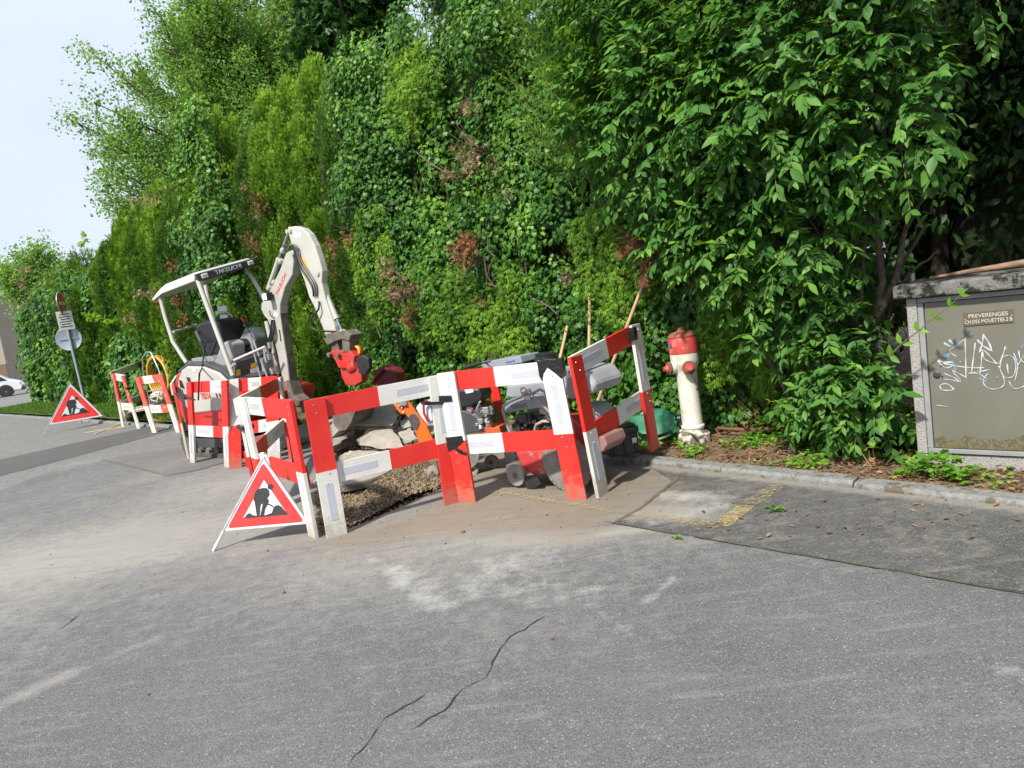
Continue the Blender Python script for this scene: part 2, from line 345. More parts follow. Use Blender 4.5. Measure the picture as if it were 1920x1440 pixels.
for a in [((740, 1070), (825, 1135), .09, 1.), ((690, 1040), (790, 1100), .06, .6), ((905, 1075), (1000, 1050), .2, .75), ((880, 1110), (1010, 1100), .12, .7), ((1262, 1085), (1215, 1128), .03, .9), ((1100, 1130), (1180, 1190), .05, .5),
          ((1020, 1130), (1140, 1100), .1, .55), ((60, 1175), (80, 1165), .02, .5), ((310, 1025), (345, 1005), .03, .6), ((600, 1115), (612, 1113), .02, .6), ((500, 1000), (520, 996), .03, .4), ((1870, 1255), (1890, 1262), .09, .62), ((1450, 1270), (1475, 1280), .06, .4), ((1560, 1290), (1600, 1295), .05, .4), ((480, 1090), (430, 1130), .03, .5), ((1115, 1210), (1130, 1225), .02, .5), ((550, 1025), (640, 1040), .04, .5)]:
    wh = np.maximum(wh, .88*a[3]*streak(a[0], a[1], a[2]*1.25)*(.45+.75*vn2(X*14, Y*9)))
tn = .5*blob(400, 960, 2.2, 1.5, .5)+.42*blob(750, 1040, 1.2, .6, 0)+.62*vn2(X*.9+3, Y*.9, 3)*np.clip((Y-2.0)/2.5, .25, 1)
tn = np.maximum(tn, .75*blob(980, 1010, 1.0, .28, -.3)); tn = np.maximum(tn, .5*streak((-40, 1340), (130, 1262), .09)); tn = np.maximum(tn, .45*streak((220, 1225), (290, 1200), .06))
tn = np.maximum(tn, .8*streak((1130, 1000), (1240, 985), .12)); tn = np.maximum(tn, .55*streak((900, 1235), (1150, 1190), .08)*0+0)
st = np.stack([mud, np.clip(wh, 0, 1), np.clip(tn, 0, 1)], -1).reshape(-1, 3)
Vg = np.stack([X, Y, Zp+Zr], -1).reshape(-1, 3)
I = np.arange(nx*ny).reshape(ny, nx); Q = np.stack([I[:-1, :-1], I[:-1, 1:], I[1:, 1:], I[1:, :-1]], -1).reshape(-1)
# far sheets round the fine one, same mesh
o_ = len(Vg); BX = 900.; xs = [-BX, x0, x1, BX]; ys = [-BX, y0, y1, BX]; ev = []; ef_ = []
for i in range(3):
    for j in range(3):
        if i == 1 and j == 1: continue
        b = o_+len(ev); ev += [(xs[i], ys[j], 0), (xs[i+1], ys[j], 0), (xs[i+1], ys[j+1], 0), (xs[i], ys[j+1], 0)]; ef_ += [b, b+1, b+2, b+3]
Vg2 = np.concatenate([Vg, np.array(ev)]); st2 = np.concatenate([st, np.tile([[0, 0, .35]], (len(ev), 1))]); pa = np.concatenate([pit.ravel(), np.zeros(len(ev))])
fi = np.concatenate([Q, np.array(ef_)]); road = npmesh('road', Vg2, fi, np.full(len(fi)//4, 4), M_ROAD, None, attr={'stain': st2, 'pit': pa}, smooth=False)
tag(road, kind='structure')
# the darker strip of newer asphalt between seam and kerb, 4 mm above
seam = [G(*q)[:2] for q in [(1130, 978), (1200, 991), (1330, 1013), (1560, 1052), (1750, 1085), (1920, 1115)]]
e = nrm(seam[-1]-seam[-2]); seam.append(seam[-1]+e*6)
kerbp = [S(0.0, -.02)[:2]]+[S(s, -.02)[:2] for s in (-1, -2, -3, -4, -9)]
def sheet(name, poly, z, m, stain=None, kind='structure', sub=None):
    mb = MB(); mb.add([(p[0], p[1], z) for p in poly], [tuple(range(len(poly)))]); return mb.build(name, m, kind=kind)
gs = np.linspace(-8, .42, 420); go = np.linspace(-2.6, 0.0, 130); SS, OO = np.meshgrid(gs, go)
Xs = KP[0]+SD[0]*SS+SN[0]*OO; Ys = KP[1]+SD[1]*SS+SN[1]*OO
poly = [G(1145, 984)[:2]]+seam[1:]+[S(-9, .05)[:2], S(-.25, .05)[:2], G(1262, 905)[:2], G(1200, 955)[:2]]
X_, Y_ = X, Y; X, Y = Xs, Ys
keep = inpoly(X, Y, poly)
w2 = .95*blob(1290, 932, .42, .15, -.6)+.5*streak((1210, 985), (1350, 950), .08); m2 = .95*blob(1160, 930, .5, .5); t2 = np.maximum(.9*blob(1250, 960, .5, .22, -.6), .35*vn2(X*2, Y*2))
kd = np.abs(OO-ks(SS)); t2 = np.maximum(t2, .75*np.exp(-(kd/.12)**2)); m2 = np.maximum(m2, .6*np.exp(-(kd/.07)**2)); t2 = np.maximum(t2, .22*vn2(SS*1.5, OO*6, 3)); w2 = np.maximum(w2, .0*(vn2(SS*2.2+4, OO*8, 3) > .62))
st = np.stack([m2, w2, t2], -1).reshape(-1, 3); I = np.arange(X.size).reshape(X.shape)
kq = keep[:-1, :-1] & keep[1:, 1:] & keep[:-1, 1:] & keep[1:, :-1]
# snap the seam edge: move vertices just outside onto the polygon line
Qs = np.stack([I[:-1, :-1], I[:-1, 1:], I[1:, 1:], I[1:, :-1]], -1)[kq].reshape(-1)
V = np.stack([X, Y, np.full(X.shape, .004)], -1).reshape(-1, 3)
X, Y = X_, Y_
strip = npmesh('asphalt_strip', V, Qs, np.full(len(Qs)//4, 4), M_ROAD2, None, attr={'stain': st, 'pit': np.zeros(len(V))}); tag(strip, kind='structure')
def ribbon(name, pts, w, z, m, jitter=.3, n=None, wob=.0):
    P = []; 
    for a, b in zip(pts[:-1], pts[1:]):
        k = max(2, int(np.linalg.norm(np.array(b)-np.array(a))/.04))
        for i in range(k): P.append(np.array(a)[:2]+(np.array(b)-np.array(a))[:2]*i/k)
    P.append(np.array(pts[-1])[:2]); P = np.array(P); n = len(P)
    w_ = np.cumsum(rng.normal(size=(n, 2)), 0)*wob*.35; w_ -= np.linspace(0, 1, n)[:, None]*w_[-1]; P = P+w_
    mb = MB(); V = []
    for i in range(n):
        d = nrm(P[min(i+1, n-1)]-P[max(0, i-1)]); s = np.array([-d[1], d[0]]); ww = w/2*(1+jitter*rng.normal())
        if i in (0, n-1): ww *= .2
        V += [(*(P[i]+s*ww), z), (*(P[i]-s*ww), z)]
    mb.add(V, [(2*i, 2*i+1, 2*i+3, 2*i+2) for i in range(n-1)]); return mb.build(name, m, kind='structure')
M_TS = mat('trench_edge', (.16, .145, .12), .95, col2=(.09, .085, .075), vscale=16)
M_CRACK = mat('crack_dark', (.03, .028, .025), .95, var=.3)
M_TS0 = mat('dirt_line', (.13, .11, .075), .95, col2=(.09, .085, .05), vscale=16)
M_MOSS = mat('seam_moss', (.05, .05, .03), .95, col2=(.09, .09, .035), vscale=14)
ribbon('pavement_seam', seam[:-1]+[seam[-1]], .009, .0075, M_MOSS, .5)
ribbon('pavement_seam', [G(1145, 985)[:2], G(1200, 955)[:2], G(1262, 905)[:2], G(1275, 893)[:2]], .024, .0075, M_TS0, .4)
for q in ([(648, 1440), (700, 1375), (722, 1350), (800, 1300)], [(770, 1372), (800, 1350), (830, 1335), (868, 1290), (905, 1270), (920, 1240), (935, 1215), (955, 1192), (985, 1180), (1030, 1152)], [(105, 1185), (130, 1168), (152, 1150)]):
    ribbon('road_crack', [G(*a)[:2] for a in q], .0048, .004, M_CRACK, .55, wob=.014)
ribbon('road_crack', [G(*a)[:2] for a in [(650, 1440), (560, 1560), (400, 1800)]], .0048, .004, M_CRACK, .55, wob=.012)
M_TYRE = mat('tyre_mark', (.085, .085, .085), .9, var=.2)
ribbon('trench_seam', [G(*a)[:2] for a in [(190, 862), (250, 876), (315, 893), (370, 882), (470, 855)]], .03, .004, M_TS, .35)
# freshly refilled trench bands at the left
M_PATCH = asphalt('patch_asphalt', (.115, .115, .115), (.085, .085, .087), (.16, .16, .155), False)
sheet('asphalt_patch', [G(*q)[:2] for q in [(-400, 1000), (-400, 880), (0, 862), (110, 838), (300, 795), (350, 800), (120, 862), (0, 893)]], .004, M_PATCH)
M_PATCH2 = asphalt('trench_asphalt', (.2, .19, .18), (.13, .128, .125), (.26, .255, .245), False)
sheet('trench_cover', [G(*q)[:2] for q in [(196, 862), (250, 852), (350, 838), (400, 850), (468, 854), (370, 881), (315, 891), (250, 874)]], .0035, M_PATCH2)
# yellow paint, mostly worn away
def wornpaint(name, col, th):
    m = mat(name, col, .8, var=.1); t = m.node_tree; N = t.nodes; K = t.links; b = N['Principled BSDF']
    tc = N.new('ShaderNodeTexCoord'); n = N.new('ShaderNodeTexNoise'); n.inputs['Scale'].default_value = 38; n.inputs['Detail'].default_value = 8; n.inputs['Roughness'].default_value = .75
    K.new(tc.outputs['Object'], n.inputs[0]); r = N.new('ShaderNodeMapRange'); r.inputs[1].default_value = th; r.inputs[2].default_value = th+.16; r.inputs[4].default_value = .8; K.new(n.outputs[0], r.inputs[0]); K.new(r.outputs[0], b.inputs['Alpha']); return m
M_YEL = wornpaint('worn_yellow_paint', (.42, .34, .15), .47); M_YEL2 = wornpaint('yellow_paint', (.44, .35, .14), .42)
def paint(a, b, w, m):
    a = G(*a)[:2]; b = G(*b)[:2]; d = nrm(b-a); s = np.array([-d[1], d[0]])*w/2; sheet('road_marking', [a-s, b-s, b+s, a+s], .009, m)
paint((915, 922), (1165, 962), .06, M_YEL); paint((1190, 963), (1352, 988), .1, M_YEL); paint((1352, 988), (1400, 950), .11, M_YEL2); paint((1405, 947), (1460, 912), .11, M_YEL)
M_CONC = mat('granite_kerb', (.22, .225, .215), .9, col2=(.14, .145, .135), vscale=25, spots=[((.1, .085, .06), .54, 9), ((.13, .15, .07), .66, 6), ((.3, .3, .29), .62, 30)], bump=.5, bscale=60)
# kerb stones: one row, laid with small gaps
kb = MB()
def kerb_run(s0, s1, top=.045):
    s = s0
    while s < s1:
        l = min(.95+.12*random.random(), s1-s+.01); h = top+random.uniform(-.006, .008); dz = random.uniform(-.006, .006)
        a = s+.004; b = s+l-.004; P = []
        for (o, z) in ((-.0+dz, -.05), (.0+dz, h-.02), (.018+dz, h), (.13, h+.004), (.13, -.05)):
            P.append((o, z))
        kb.prism([S(a, o+ks(a), z) for o, z in P], S(b, ks(b))-S(a, ks(a))); s += l
kerb_run(-6, 30)
kb.build('kerb', M_CONC, kind='structure', bevel=.006)
# verge: uneven soil behind the kerb
def strip_grid(name, s0, s1, o0, o1, ds, do, zf, m, attr=None):
    s = np.linspace(s0, s1, max(2, int((s1-s0)/ds))); o = np.linspace(o0, o1, max(2, int((o1-o0)/do))); a, b = np.meshgrid(s, o); z = zf(a, b)
    bb = b+ks(a)*np.clip(1-(b-.13)/1.2, 0, 1)
    V = KP+SD*a[..., None]+SN*bb[..., None]; V[..., 2] = z; n1, n2 = a.shape; I = np.arange(a.size).reshape(n1, n2)
    Q = np.stack([I[:-1, :-1], I[1:, :-1], I[1:, 1:], I[:-1, 1:]], -1).reshape(-1); ob = npmesh(name, V.reshape(-1, 3), Q, np.full(len(Q)//4, 4), m, smooth=True); tag(ob, kind='structure'); return ob
vz = lambda a, b: np.maximum(.012+.008*vn2(a*9, b*9, 2), .03-.075*np.clip((-a-1.6)/.8, 0, 1)*np.clip((b-.13)/.12, 0, 1)+.05*vn2(a*2.5+7, b*2.5, 4)+.04*np.clip(b, 0, 2)-.035)
M_SOIL = mat('verge_soil', (.2, .14, .085), .95, col2=(.075, .05, .03), vscale=9, spots=[((.26, .2, .12), .6, 35), ((.035, .025, .018), .62, 22)], bump=.9, bscale=45)
strip_grid('verge', -7, 8.8, .125, 4.5, .04, .04, vz, M_SOIL)
M_GRASSG = mat('grass_ground', (.05, .085, .025), .95, col2=(.08, .12, .035), vscale=5)
strip_grid('grass_verge', 8.8, 31, .125, 7, .2, .2, lambda a, b: .1+.0*a, M_GRASSG)
sheet('garden_ground', [S(-60, 4.4)[:2], S(8.8, 4.4)[:2], S(8.8, 6.9)[:2], S(31, 6.9)[:2], S(31, 60)[:2], S(-60, 60)[:2]], .09, M_SOIL)
# ================================================================== BARRIERS
M_RED = mat('red_paint', (.55, .018, .014), .45, col2=(.62, .03, .02), vscale=5, spots=[((.5, .02, .015), .6, 7), ((.42, .12, .08), .66, 11), ((.78, .5, .44), .68, 24), ((.3, .2, .13), .7, 5)], bump=.12, foot=.3, bscale=50)
M_WHT = mat('white_paint', (.63, .63, .60), .5, col2=(.55, .54, .5), vscale=4, spots=[((.55, .53, .47), .58, 5), ((.42, .36, .27), .67, 16), ((.33, .28, .2), .69, 6), ((.3, .3, .3), .68, 40)], bump=.12, foot=.3, bscale=50)
M_WOOD = mat('raw_wood', (.42, .25, .12), .8, col2=(.3, .18, .09), vscale=20, bump=.2)
M_REFL = mat('reflector_film', (.52, .54, .6), .35, col2=(.46, .48, .55), vscale=12)
M_REFL2 = mat('reflector_line', (.36, .38, .43), .4)
M_ORED = mat('weathered_red_paint', (.58, .05, .035), .7, col2=(.58, .12, .08), vscale=9, spots=[((.5, .42, .32), .6, 12)], bump=.2)
M_OWHT = mat('weathered_white_paint', (.66, .62, .54), .75, col2=(.56, .5, .41), vscale=9, spots=[((.3, .24, .17), .63, 14)], bump=.2)
M_STEEL = mat('galvanised_steel', (.5, .51, .52), .4, .8, var=.15, vscale=12)
M_TAPE = mat('black_tape', (.012, .012, .013), .28, var=.3, bump=.8, bscale=35)
def board(mb, a, b, wa, n, th, segs, old=False, side=0):
    """plank from a to b with width vector wa; segs = [(upto, 'R'|'W')]; n is the outward normal"""
    a, b, wa, n = (np.asarray(v, float) for v in (a, b, wa, n)); t0 = 0
    for t1, c in segs:
        p, q = a+(b-a)*t0, a+(b-a)*t1
        mb.prism([p-wa/2, q-wa/2, q+wa/2, p+wa/2], n*th, {'R': 0, 'W': 1}[c]); t0 = t1
def reflect(mb, a, b, wa, n, f0, f1, wf=.42, lines=True):
    a, b, wa = (np.asarray(v, float) for v in (a, b, wa)); p, q = a+(b-a)*f0, a+(b-a)*f1; w = wa*wf
    mb.prism([p-w/2+n*.0, q-w/2, q+w/2, p+w/2], -n*.002, 2)
    if lines:
        for k in (-.3, -.1, .1, .3): mb.prism([p+w*(k-.03)-n*.002, q+w*(k-.03)-n*.002, q+w*(k+.03)-n*.002, p+w*(k+.03)-n*.002], -n*.001, 3)
def barrier(fl, fr, tl, tr, cl, cr, top, low, label, zl=0., zr=0., w=.15, lowz=(.385, .535), sp=.48, order=(1, 1), old=False, wl=None, wr=None, th=.03, cut=None):
    """feet fl, fr (ground) and leg tops tl, tr give a standing two-legged barrier; order: is the leg in front (1) of the rails or behind (-1)"""
    A = G(*fl, zl); B = G(*fr, zr); P = Plane((A[0], A[1], 0), B-A); e = nrm(B-A); TA = P.at(*tl); TB = P.at(*tr); n = P.n
    eh = P.e if (B-A)@P.e > 0 else -P.e
    mats = [M_ORED, M_OWHT, M_REFL, M_REFL2] if old else [M_RED, M_WHT, M_REFL, M_REFL2]
    root = empty('barrier', (A+B)/2, label, 'barrier', 'red and white barriers round the roadworks')
    for F_, T_, c, od, ww in ((A, TA, cl, order[0], wl or w), (B, TB, cr, order[1], wr or w)):
        mb = MB(); off = n*(-th if od > 0 else th*1.05)
        if od > 0: off = -n*(th+.001)
        board(mb, F_+off, T_+off, eh*ww, n, th-.002, [(sp, c[1]), (1, c[0])], old)
        for c_, f0, f1 in ((c[1], .12, sp-.09), (c[0], sp+.08, .84)):
            if c_ == 'W': reflect(mb, F_+off, T_+off, eh*ww, n, f0, f1, .38, lines=rng.random() < .6)
        # raw wood edges and screw heads
        lg = mb.build('leg', mats, root, bevel=.004)
        sc = MB()
        for f in (.39, .46, .9, .96):
            p = F_+(T_-F_)*f+off-n*.001+eh*rng.uniform(-.03, .03); sc.lathe([(0, 0), (.006, 0), (.005, -.003), (0, -.004)], p, n, 8)
        each(sc, 'screw', M_STEEL, lg)
    def atz(F_, T_, z): return F_+(T_-F_)*z
    hA = np.linalg.norm(TA-A); hB = np.linalg.norm(TB-B)
    for nm, segs, za, zb, ts in (('top_rail', top, 1-.075/hA, 1-.075/hB, 0), ('lower_rail', low, (lowz[0]+.075)/hA, (lowz[0]+.075)/hB, 0)):
        mb = MB(); a = atz(A, TA, za)-eh*.03; b = atz(B, TB, zb)+eh*.03
        board(mb, a+n*.001, b+n*.001, nrm(TA-A)*.15, n, th-.004, segs, old); t0 = 0
        for t1, c in segs:
            if c == 'W' and t1-t0 > .15: reflect(mb, a+n*.001, b+n*.001, nrm(TA-A)*.15, n, t0+(t1-t0)*.28, t0+(t1-t0)*.8, .36)
            t0 = t1
        mb.build(nm, mats, root, bevel=.004)
    return root, A, B, TA, TB, n, eh
BAR = {}
BAR['main'] = barrier((631, 1004), (848, 943), (588, 748), (818, 704), 'RW', 'WR', [(.5, 'R'), (1, 'W')], [(.52, 'W'), (1, 'R')], 'long foreground barrier in front of the broken asphalt slabs')
BAR['saw'] = barrier((879, 940), (1084, 935), (838, 698), (1032, 677), 'WR', 'WR', [(.46, 'R'), (1, 'W')], [(.43, 'W'), (1, 'R')], 'foreground barrier with taped corners standing in front of the red and grey floor saw')
BAR['kerb'] = barrier((1126, 928), (1224, 843), (1074, 668), (1186, 609), 'RW', 'WR', [(.52, 'W'), (1, 'R')], [(.5, 'R'), (1, 'W')], 'rightmost barrier, one leg on the road and one on the verge', zr=.1)
BAR['corner'] = barrier((505, 962), (592, 1005), (457, 745), (543, 750), 'WR', 'RW', [(.42, 'W'), (1, 'R')], [(.3, 'W'), (1, 'R')], 'barrier directly behind the nearest triangular sign, taped to its neighbour at the left leg')
BAR['angled'] = barrier((484, 952), (545, 868), (444, 747), (522, 708), 'WR', 'WR', [(.48, 'W'), (1, 'R')], [(.45, 'R'), (1, 'W')], 'shaded barrier seen at an angle between the nearest sign and the excavator boom foot')
BAR['b'] = barrier((443, 877), (515, 865), (436, 711), (509, 706), 'WR', 'RW', [(.4, 'R'), (.7, 'W'), (1, 'R')], [(.6, 'R'), (1, 'W')], 'barrier in front of the excavator platform, right of the one under the red model lettering')
BAR['a'] = barrier((365, 867), (430, 875), (358, 716), (424, 713), 'RW', 'RW', [(.55, 'R'), (1, 'W')], [(.58, 'W'), (1, 'R')], 'barrier with a red left leg standing in front of the excavator engine cover')
BAR['c1'] = barrier((238, 793), (287, 772), (209, 697), (277, 672), 'RW', 'RW', [(.72, 'W'), (1, 'R')], [(.6, 'W'), (1, 'R')], 'farthest barrier, its white rail running back towards the yellow hose reel')
BAR['c2'] = barrier((233, 800), (262, 803), (214, 700), (231, 704), 'RW', 'RW', [(.4, 'W'), (1, 'W')], [(1, 'W')], 'narrow weathered barrier turned almost edge on at the far left end of the works', old=True)
BAR['c3'] = barrier((292, 811), (337, 810), (259, 707), (301, 701), 'RW', 'RW', [(.2, 'R'), (.6, 'W'), (1, 'R')], [(.55, 'W'), (1, 'R')], 'weathered barrier with a broad red right leg in front of the yellow hose reel', old=True)
BAR['c5'] = barrier((351, 860), (354, 838), (322, 720), (333, 706), 'RW', 'RW', [(1, 'W')], [(1, 'R')], 'weathered barrier seen edge on beside the excavator tail', old=True)
# tapes binding barrier legs together
def tape(key, px, wid, h, label, thick=.085, k=0):
    r, A, B, TA, TB, n, eh = BAR[key]; P = Plane((A[0], A[1], 0), B-A); c = P.at(*px); mb = MB()
    for i in range(3):
        t = rng.uniform(-.1, .1); hh = h*rng.uniform(.55, .9)
        mb.box(c+n*(.0)+ZZ*rng.uniform(-.25, .25)*h, (eh*math.cos(t)+ZZ*math.sin(t))*(wid/2+.001*i), n*(thick/2+.0015*i), ZZ*hh/2)
    o = mb.build('tape', M_TAPE, None, bevel=.003); return tag(o, label, 'tape', 'black tape and straps on the barriers')
def tape_shape(key, polys, label, o0=-.036, o1=.034):
    r, A, B, TA, TB, n, eh = BAR[key]; P = Plane((A[0], A[1], 0), B-A); mb = MB()
    for i_, pl_ in enumerate(polys): mb.prism([P.at(x, y, o0-.002*i_) for x, y in pl_], P.n*(o1-o0+.003*i_))
    return tag(mb.build('tape', M_TAPE, None, bevel=.002), label, 'tape', 'black tape and straps on the barriers')
tape_shape('main', [[(797, 754), (797, 760), (825, 758), (856, 759), (856, 752), (825, 753)]], 'thin black tape wound round the white pair of legs between the two foreground barriers', -.05, .05)
tape_shape('saw', [[(816, 744), (828, 742), (846, 742), (848, 753), (820, 755)]], 'black tape patch high on the white middle legs', -.04, .034)
tape_shape('saw', [[(833, 821), (866, 817), (869, 828), (858, 838), (842, 847), (836, 836)], [(846, 838), (850, 836), (875, 850), (874, 854), (862, 851)]], 'black plastic tied round the red and white middle legs at lower rail height')
tape_shape('saw', [[(1006, 676), (1052, 672), (1058, 706), (1052, 710), (1042, 701), (1026, 689), (1019, 700), (1016, 715), (1011, 706)]], 'black plastic folded over the barrier corner below the black tank lid')
tape('corner', (460, 800), .17, .035, 'black strap joining the two legs behind the nearest triangular sign', thick=.1)
tape('kerb', (1181, 628), .06, .12, 'black strap tying the wooden handle to the rightmost barrier corner', thick=.1)
tape('c2', (240, 728), .16, .05, 'black strap on the far weathered barriers', thick=.08)
mb = MB(); P_ = BAR['a']; q = Plane((P_[1][0], P_[1][1], 0), P_[2]-P_[1])
mb.tube([q.at(372, 830-80, -.03), q.at(373, 715, -.03), q.at(374, 700, -.02), q.at(379, 690, .25), q.at(385, 640, .6)], .011, 6)
mb.tube([q.at(326, 738, -.1), q.at(345, 742, -.06), q.at(366, 750, -.04)], .009, 6)
tag(mb.build('tie_down_strap', M_TAPE), 'loose black strap hanging from the excavator over the barrier with red lettering behind it', 'strap')
# loose painted board between the two saws
mb = MB(); a = G(957, 868); Pq = Plane((a[0], a[1], 0), (1, -.6, 0)); b = Pq.at(923, 718); w = Pq.e*.1
board(mb, a, b, w, Pq.n, .03, [(.45, 'W'), (1, 'R')])
tag(mb.build('barrier_board', [M_RED, M_WHT], bevel=.003), 'narrow red and white post standing between the orange saw and the red saw', 'board')
# ================================================================== TRIANGULAR ROADWORKS SIGNS
M_SRED = mat('sign_red', (.62, .02, .02), .35, col2=(.7, .05, .04), vscale=6, spots=((.75, .35, .33), .68, 18))
M_SWHT = mat('sign_silver_white', (.62, .66, .7), .4, col2=(.5, .54, .58), vscale=5, bump=.15, bscale=18)
M_SBLK = mat('sign_black', (.02, .02, .022), .5, var=.4, spots=((.12, .12, .13), .66, 25))
def tri_sign(pL, pR, pT, legL, legR, legB, wid, label, name='roadworks_sign'):
    # pL, pR, pT: 3D corners of the folded triangle; the pictogram is laid out in the triangle's own coordinates
    pL, pR, pT = (np.asarray(v, float) for v in (pL, pR, pT)); c = (pL+pR+pT)/3; ex = nrm(pR-pL); n = nrm(np.cross(pR-pL, pT-pL)); 
    if n@(CO-c) < 0: n = -n
    root = empty(name, G2(c), label, 'road sign', 'triangular roadworks signs')
    def tri(f, z): return [c+(p-c)*f+n*z for p in (pL, pR, pT)]
    def rounded(f, z, r=.1):
        P = tri(f, z); out = []
        for i in range(3):
            a, b, d = P[i-1], P[i], P[(i+1) % 3]
            for t in np.linspace(0, 1, 6):
                u, v = b+(a-b)*r, b+(d-b)*r; out.append((1-t)**2*u+2*t*(1-t)*b+t*t*v)
        return out
    mb = MB(); mb.prism(tri(1., 0), -n*.008); face = mb.build('panel', M_SWHT, root, bevel=.002)
    ro = rounded(.9, .001, .06); ri = rounded(.52, .001, .02); k = len(ro)
    mb = MB(); mb.add(ro+ri, [(i, (i+1) % k, k+(i+1) % k, k+i) for i in range(k)]); mb.build('red_border', M_SRED, face)
    # pictogram: man digging, heap of spoil; u along the base (0..1), v up (0..1)
    def uv(u, v, z=.003): return pL+(pR-pL)*u+(pT-(pL+pR)/2)*v+n*z
    mb = MB()
    mb.add([uv(.26+.48*(x), y) for x, y in [(-.05, .155), (1.03, .155), (1.05, .17), (.97, .22), (.9, .275), (.84, .3), (.76, .3), (.7, .26), (.66, .2), (.5, .175), (.3, .175), (.2, .19), (.12, .225), (.06, .21), (.0, .17)]], [tuple(range(15))])
    man = [(.40, .175), (.385, .35), (.375, .42), (.385, .50), (.41, .55), (.48, .565), (.53, .56), (.555, .52), (.56, .46), (.53, .41), (.55, .385), (.54, .34), (.50, .26), (.485, .175), (.44, .175), (.46, .26), (.475, .33), (.46, .345), (.445, .30), (.44, .23), (.43, .175)]
    mb.add([uv(x, y, .0031) for x, y in man], [tuple(range(len(man)))])
    hd = [uv(.575+.035*math.cos(a), .575+.043*math.sin(a), .0032) for a in np.linspace(0, 2*math.pi, 14)[:-1]]; mb.add(hd, [tuple(range(13))])
    arm = [(.40, .53), (.375, .46), (.37, .40), (.39, .39), (.40, .44), (.43, .49)]; mb.add([uv(x, y, .0033) for x, y in arm], [tuple(range(6))])
    sh = [(.50, .335), (.56, .305), (.62, .255), (.63, .262), (.57, .32), (.51, .35)]; mb.add([uv(x, y, .0034) for x, y in sh], [tuple(range(6))])
    mb.build('pictogram', M_SBLK, face)
    mb = MB(); 
    for a, b in ((pL, pT), (pR, pT)): mb.bar(a-n*.004+nrm(a-pT)*.0, b-n*.004, .018, .014, n)
    each(mb, 'edge_profile', M_STEEL, root, bevel=.002)
    for p, q in ((pL, legL), (pR, legR)): mb = MB(); mb.bar(p-n*.006, np.asarray(q), .016, .02, n); mb.build('leg', M_STEEL, root, bevel=.002)
    mb = MB(); mb.bar(pT-n*.012, np.asarray(legB), .02, .02, n); mb.build('rear_leg', M_STEEL, root, bevel=.002)
    mb = MB(); r = wid*.045; mb.tube([pT+ex*r*math.cos(a)*1.3+ZZ*(r*math.sin(a)+.01)-n*.01 for a in np.linspace(-.4, math.pi+.4, 10)], .003, 6); mb.build('handle', M_STEEL, root)
    return root
def G2(c): return np.array([c[0], c[1], 0.])
lf = G(399, 1034); Pt = Plane((lf[0], lf[1], 0), G(597, 1004)-lf)
lr = Pt.at(600, 1002, .02)
tri_sign(Pt.at(418, 996, .04), Pt.at(579, 982, .04), Pt.at(493, 858, .16), lf, np.array([*Pt.at(592, 1003, .02)[:2], 0.]), G2(Pt.at(493, 858, .5)), .6, 'nearest triangular roadworks sign with digging man, leaning on the foreground barriers')
lf = G(79, 818); Pt = Plane((lf[0], lf[1], 0), G(218, 790)-lf)
tri_sign(Pt.at(91, 797, .1), Pt.at(193, 780, .1), Pt.at(131, 719, .4), lf, np.array([*Pt.at(218, 790, .1)[:2], 0.]), np.array([*G(154, 794)[:2], 0.]), 1., 'distant triangular roadworks sign on open legs in front of the road sign post')
# ================================================================== HYDRANT
M_HW = mat('hydrant_white', (.7, .69, .63), .5, col2=(.56, .54, .45), vscale=6, spots=[((.2, .13, .07), .63, 30), ((.45, .42, .34), .56, 7)], bump=.15)
M_HR = mat('hydrant_red', (.52, .04, .035), .55, col2=(.42, .06, .05), vscale=6, spots=[((.5, .16, .13), .56, 9), ((.22, .1, .08), .64, 14)], bump=.15)
M_RUST = mat('rusty_red_iron', (.2, .055, .032), .85, col2=(.15, .075, .05), vscale=14, spots=((.34, .07, .05), .58, 16), bump=.4)
M_HB = mat('hydrant_base_flaked', (.17, .13, .1), .85, col2=(.1, .085, .07), vscale=14, spots=((.6, .57, .5), .5, 13), bump=.5)
M_CAPR = mat('rusty_orange_cap', (.33, .1, .055), .85, col2=(.22, .08, .05), vscale=12, spots=((.42, .06, .045), .58, 14), bump=.4)
hb = G(1303, 829, .05); Ph = Plane((hb[0], hb[1], 0), (1, -.25, 0)); ht = Ph.at(1276, 611); ax = nrm(ht-hb+np.array([0, -.0, 0])); HH = np.linalg.norm(ht-hb)
hyd = empty('fire_hydrant', hb, 'old white fire hydrant with a faded red head and rusty cap, on the verge', 'hydrant')
k = HH/1.0
def hl(prof): return [(r*k, h*k) for r, h in prof]
MB().lathe(hl([(0, -.03), (.13, -.03), (.135, .01), (.135, .075), (.12, .09), (.1, .1), (.088, .115)]), hb, ax, 32).build('base', M_HB, hyd, smooth=40)
MB().lathe(hl([(.088, .11), (.09, .13), (.098, .135), (.098, .15), (.088, .16), (.086, .3), (.085, .5), (.086, .6), (.095, .64), (.113, .68), (.118, .71), (.118, .77), (.112, .775)]), hb, ax, 32).build('body', M_HW, hyd, smooth=40)
MB().lathe(hl([(.112, .77), (.121, .775), (.122, .79), (.121, .87), (.112, .905), (.102, .92)]), hb, ax, 32).build('head', M_HR, hyd, smooth=40)
MB().lathe(hl([(.1, .905), (.114, .91), (.115, .918), (.1, .938), (.07, .952), (.035, .96), (.03, .975), (.012, .985), (0, .985)]), hb, ax, 32).build('cap', M_CAPR, hyd, smooth=40)
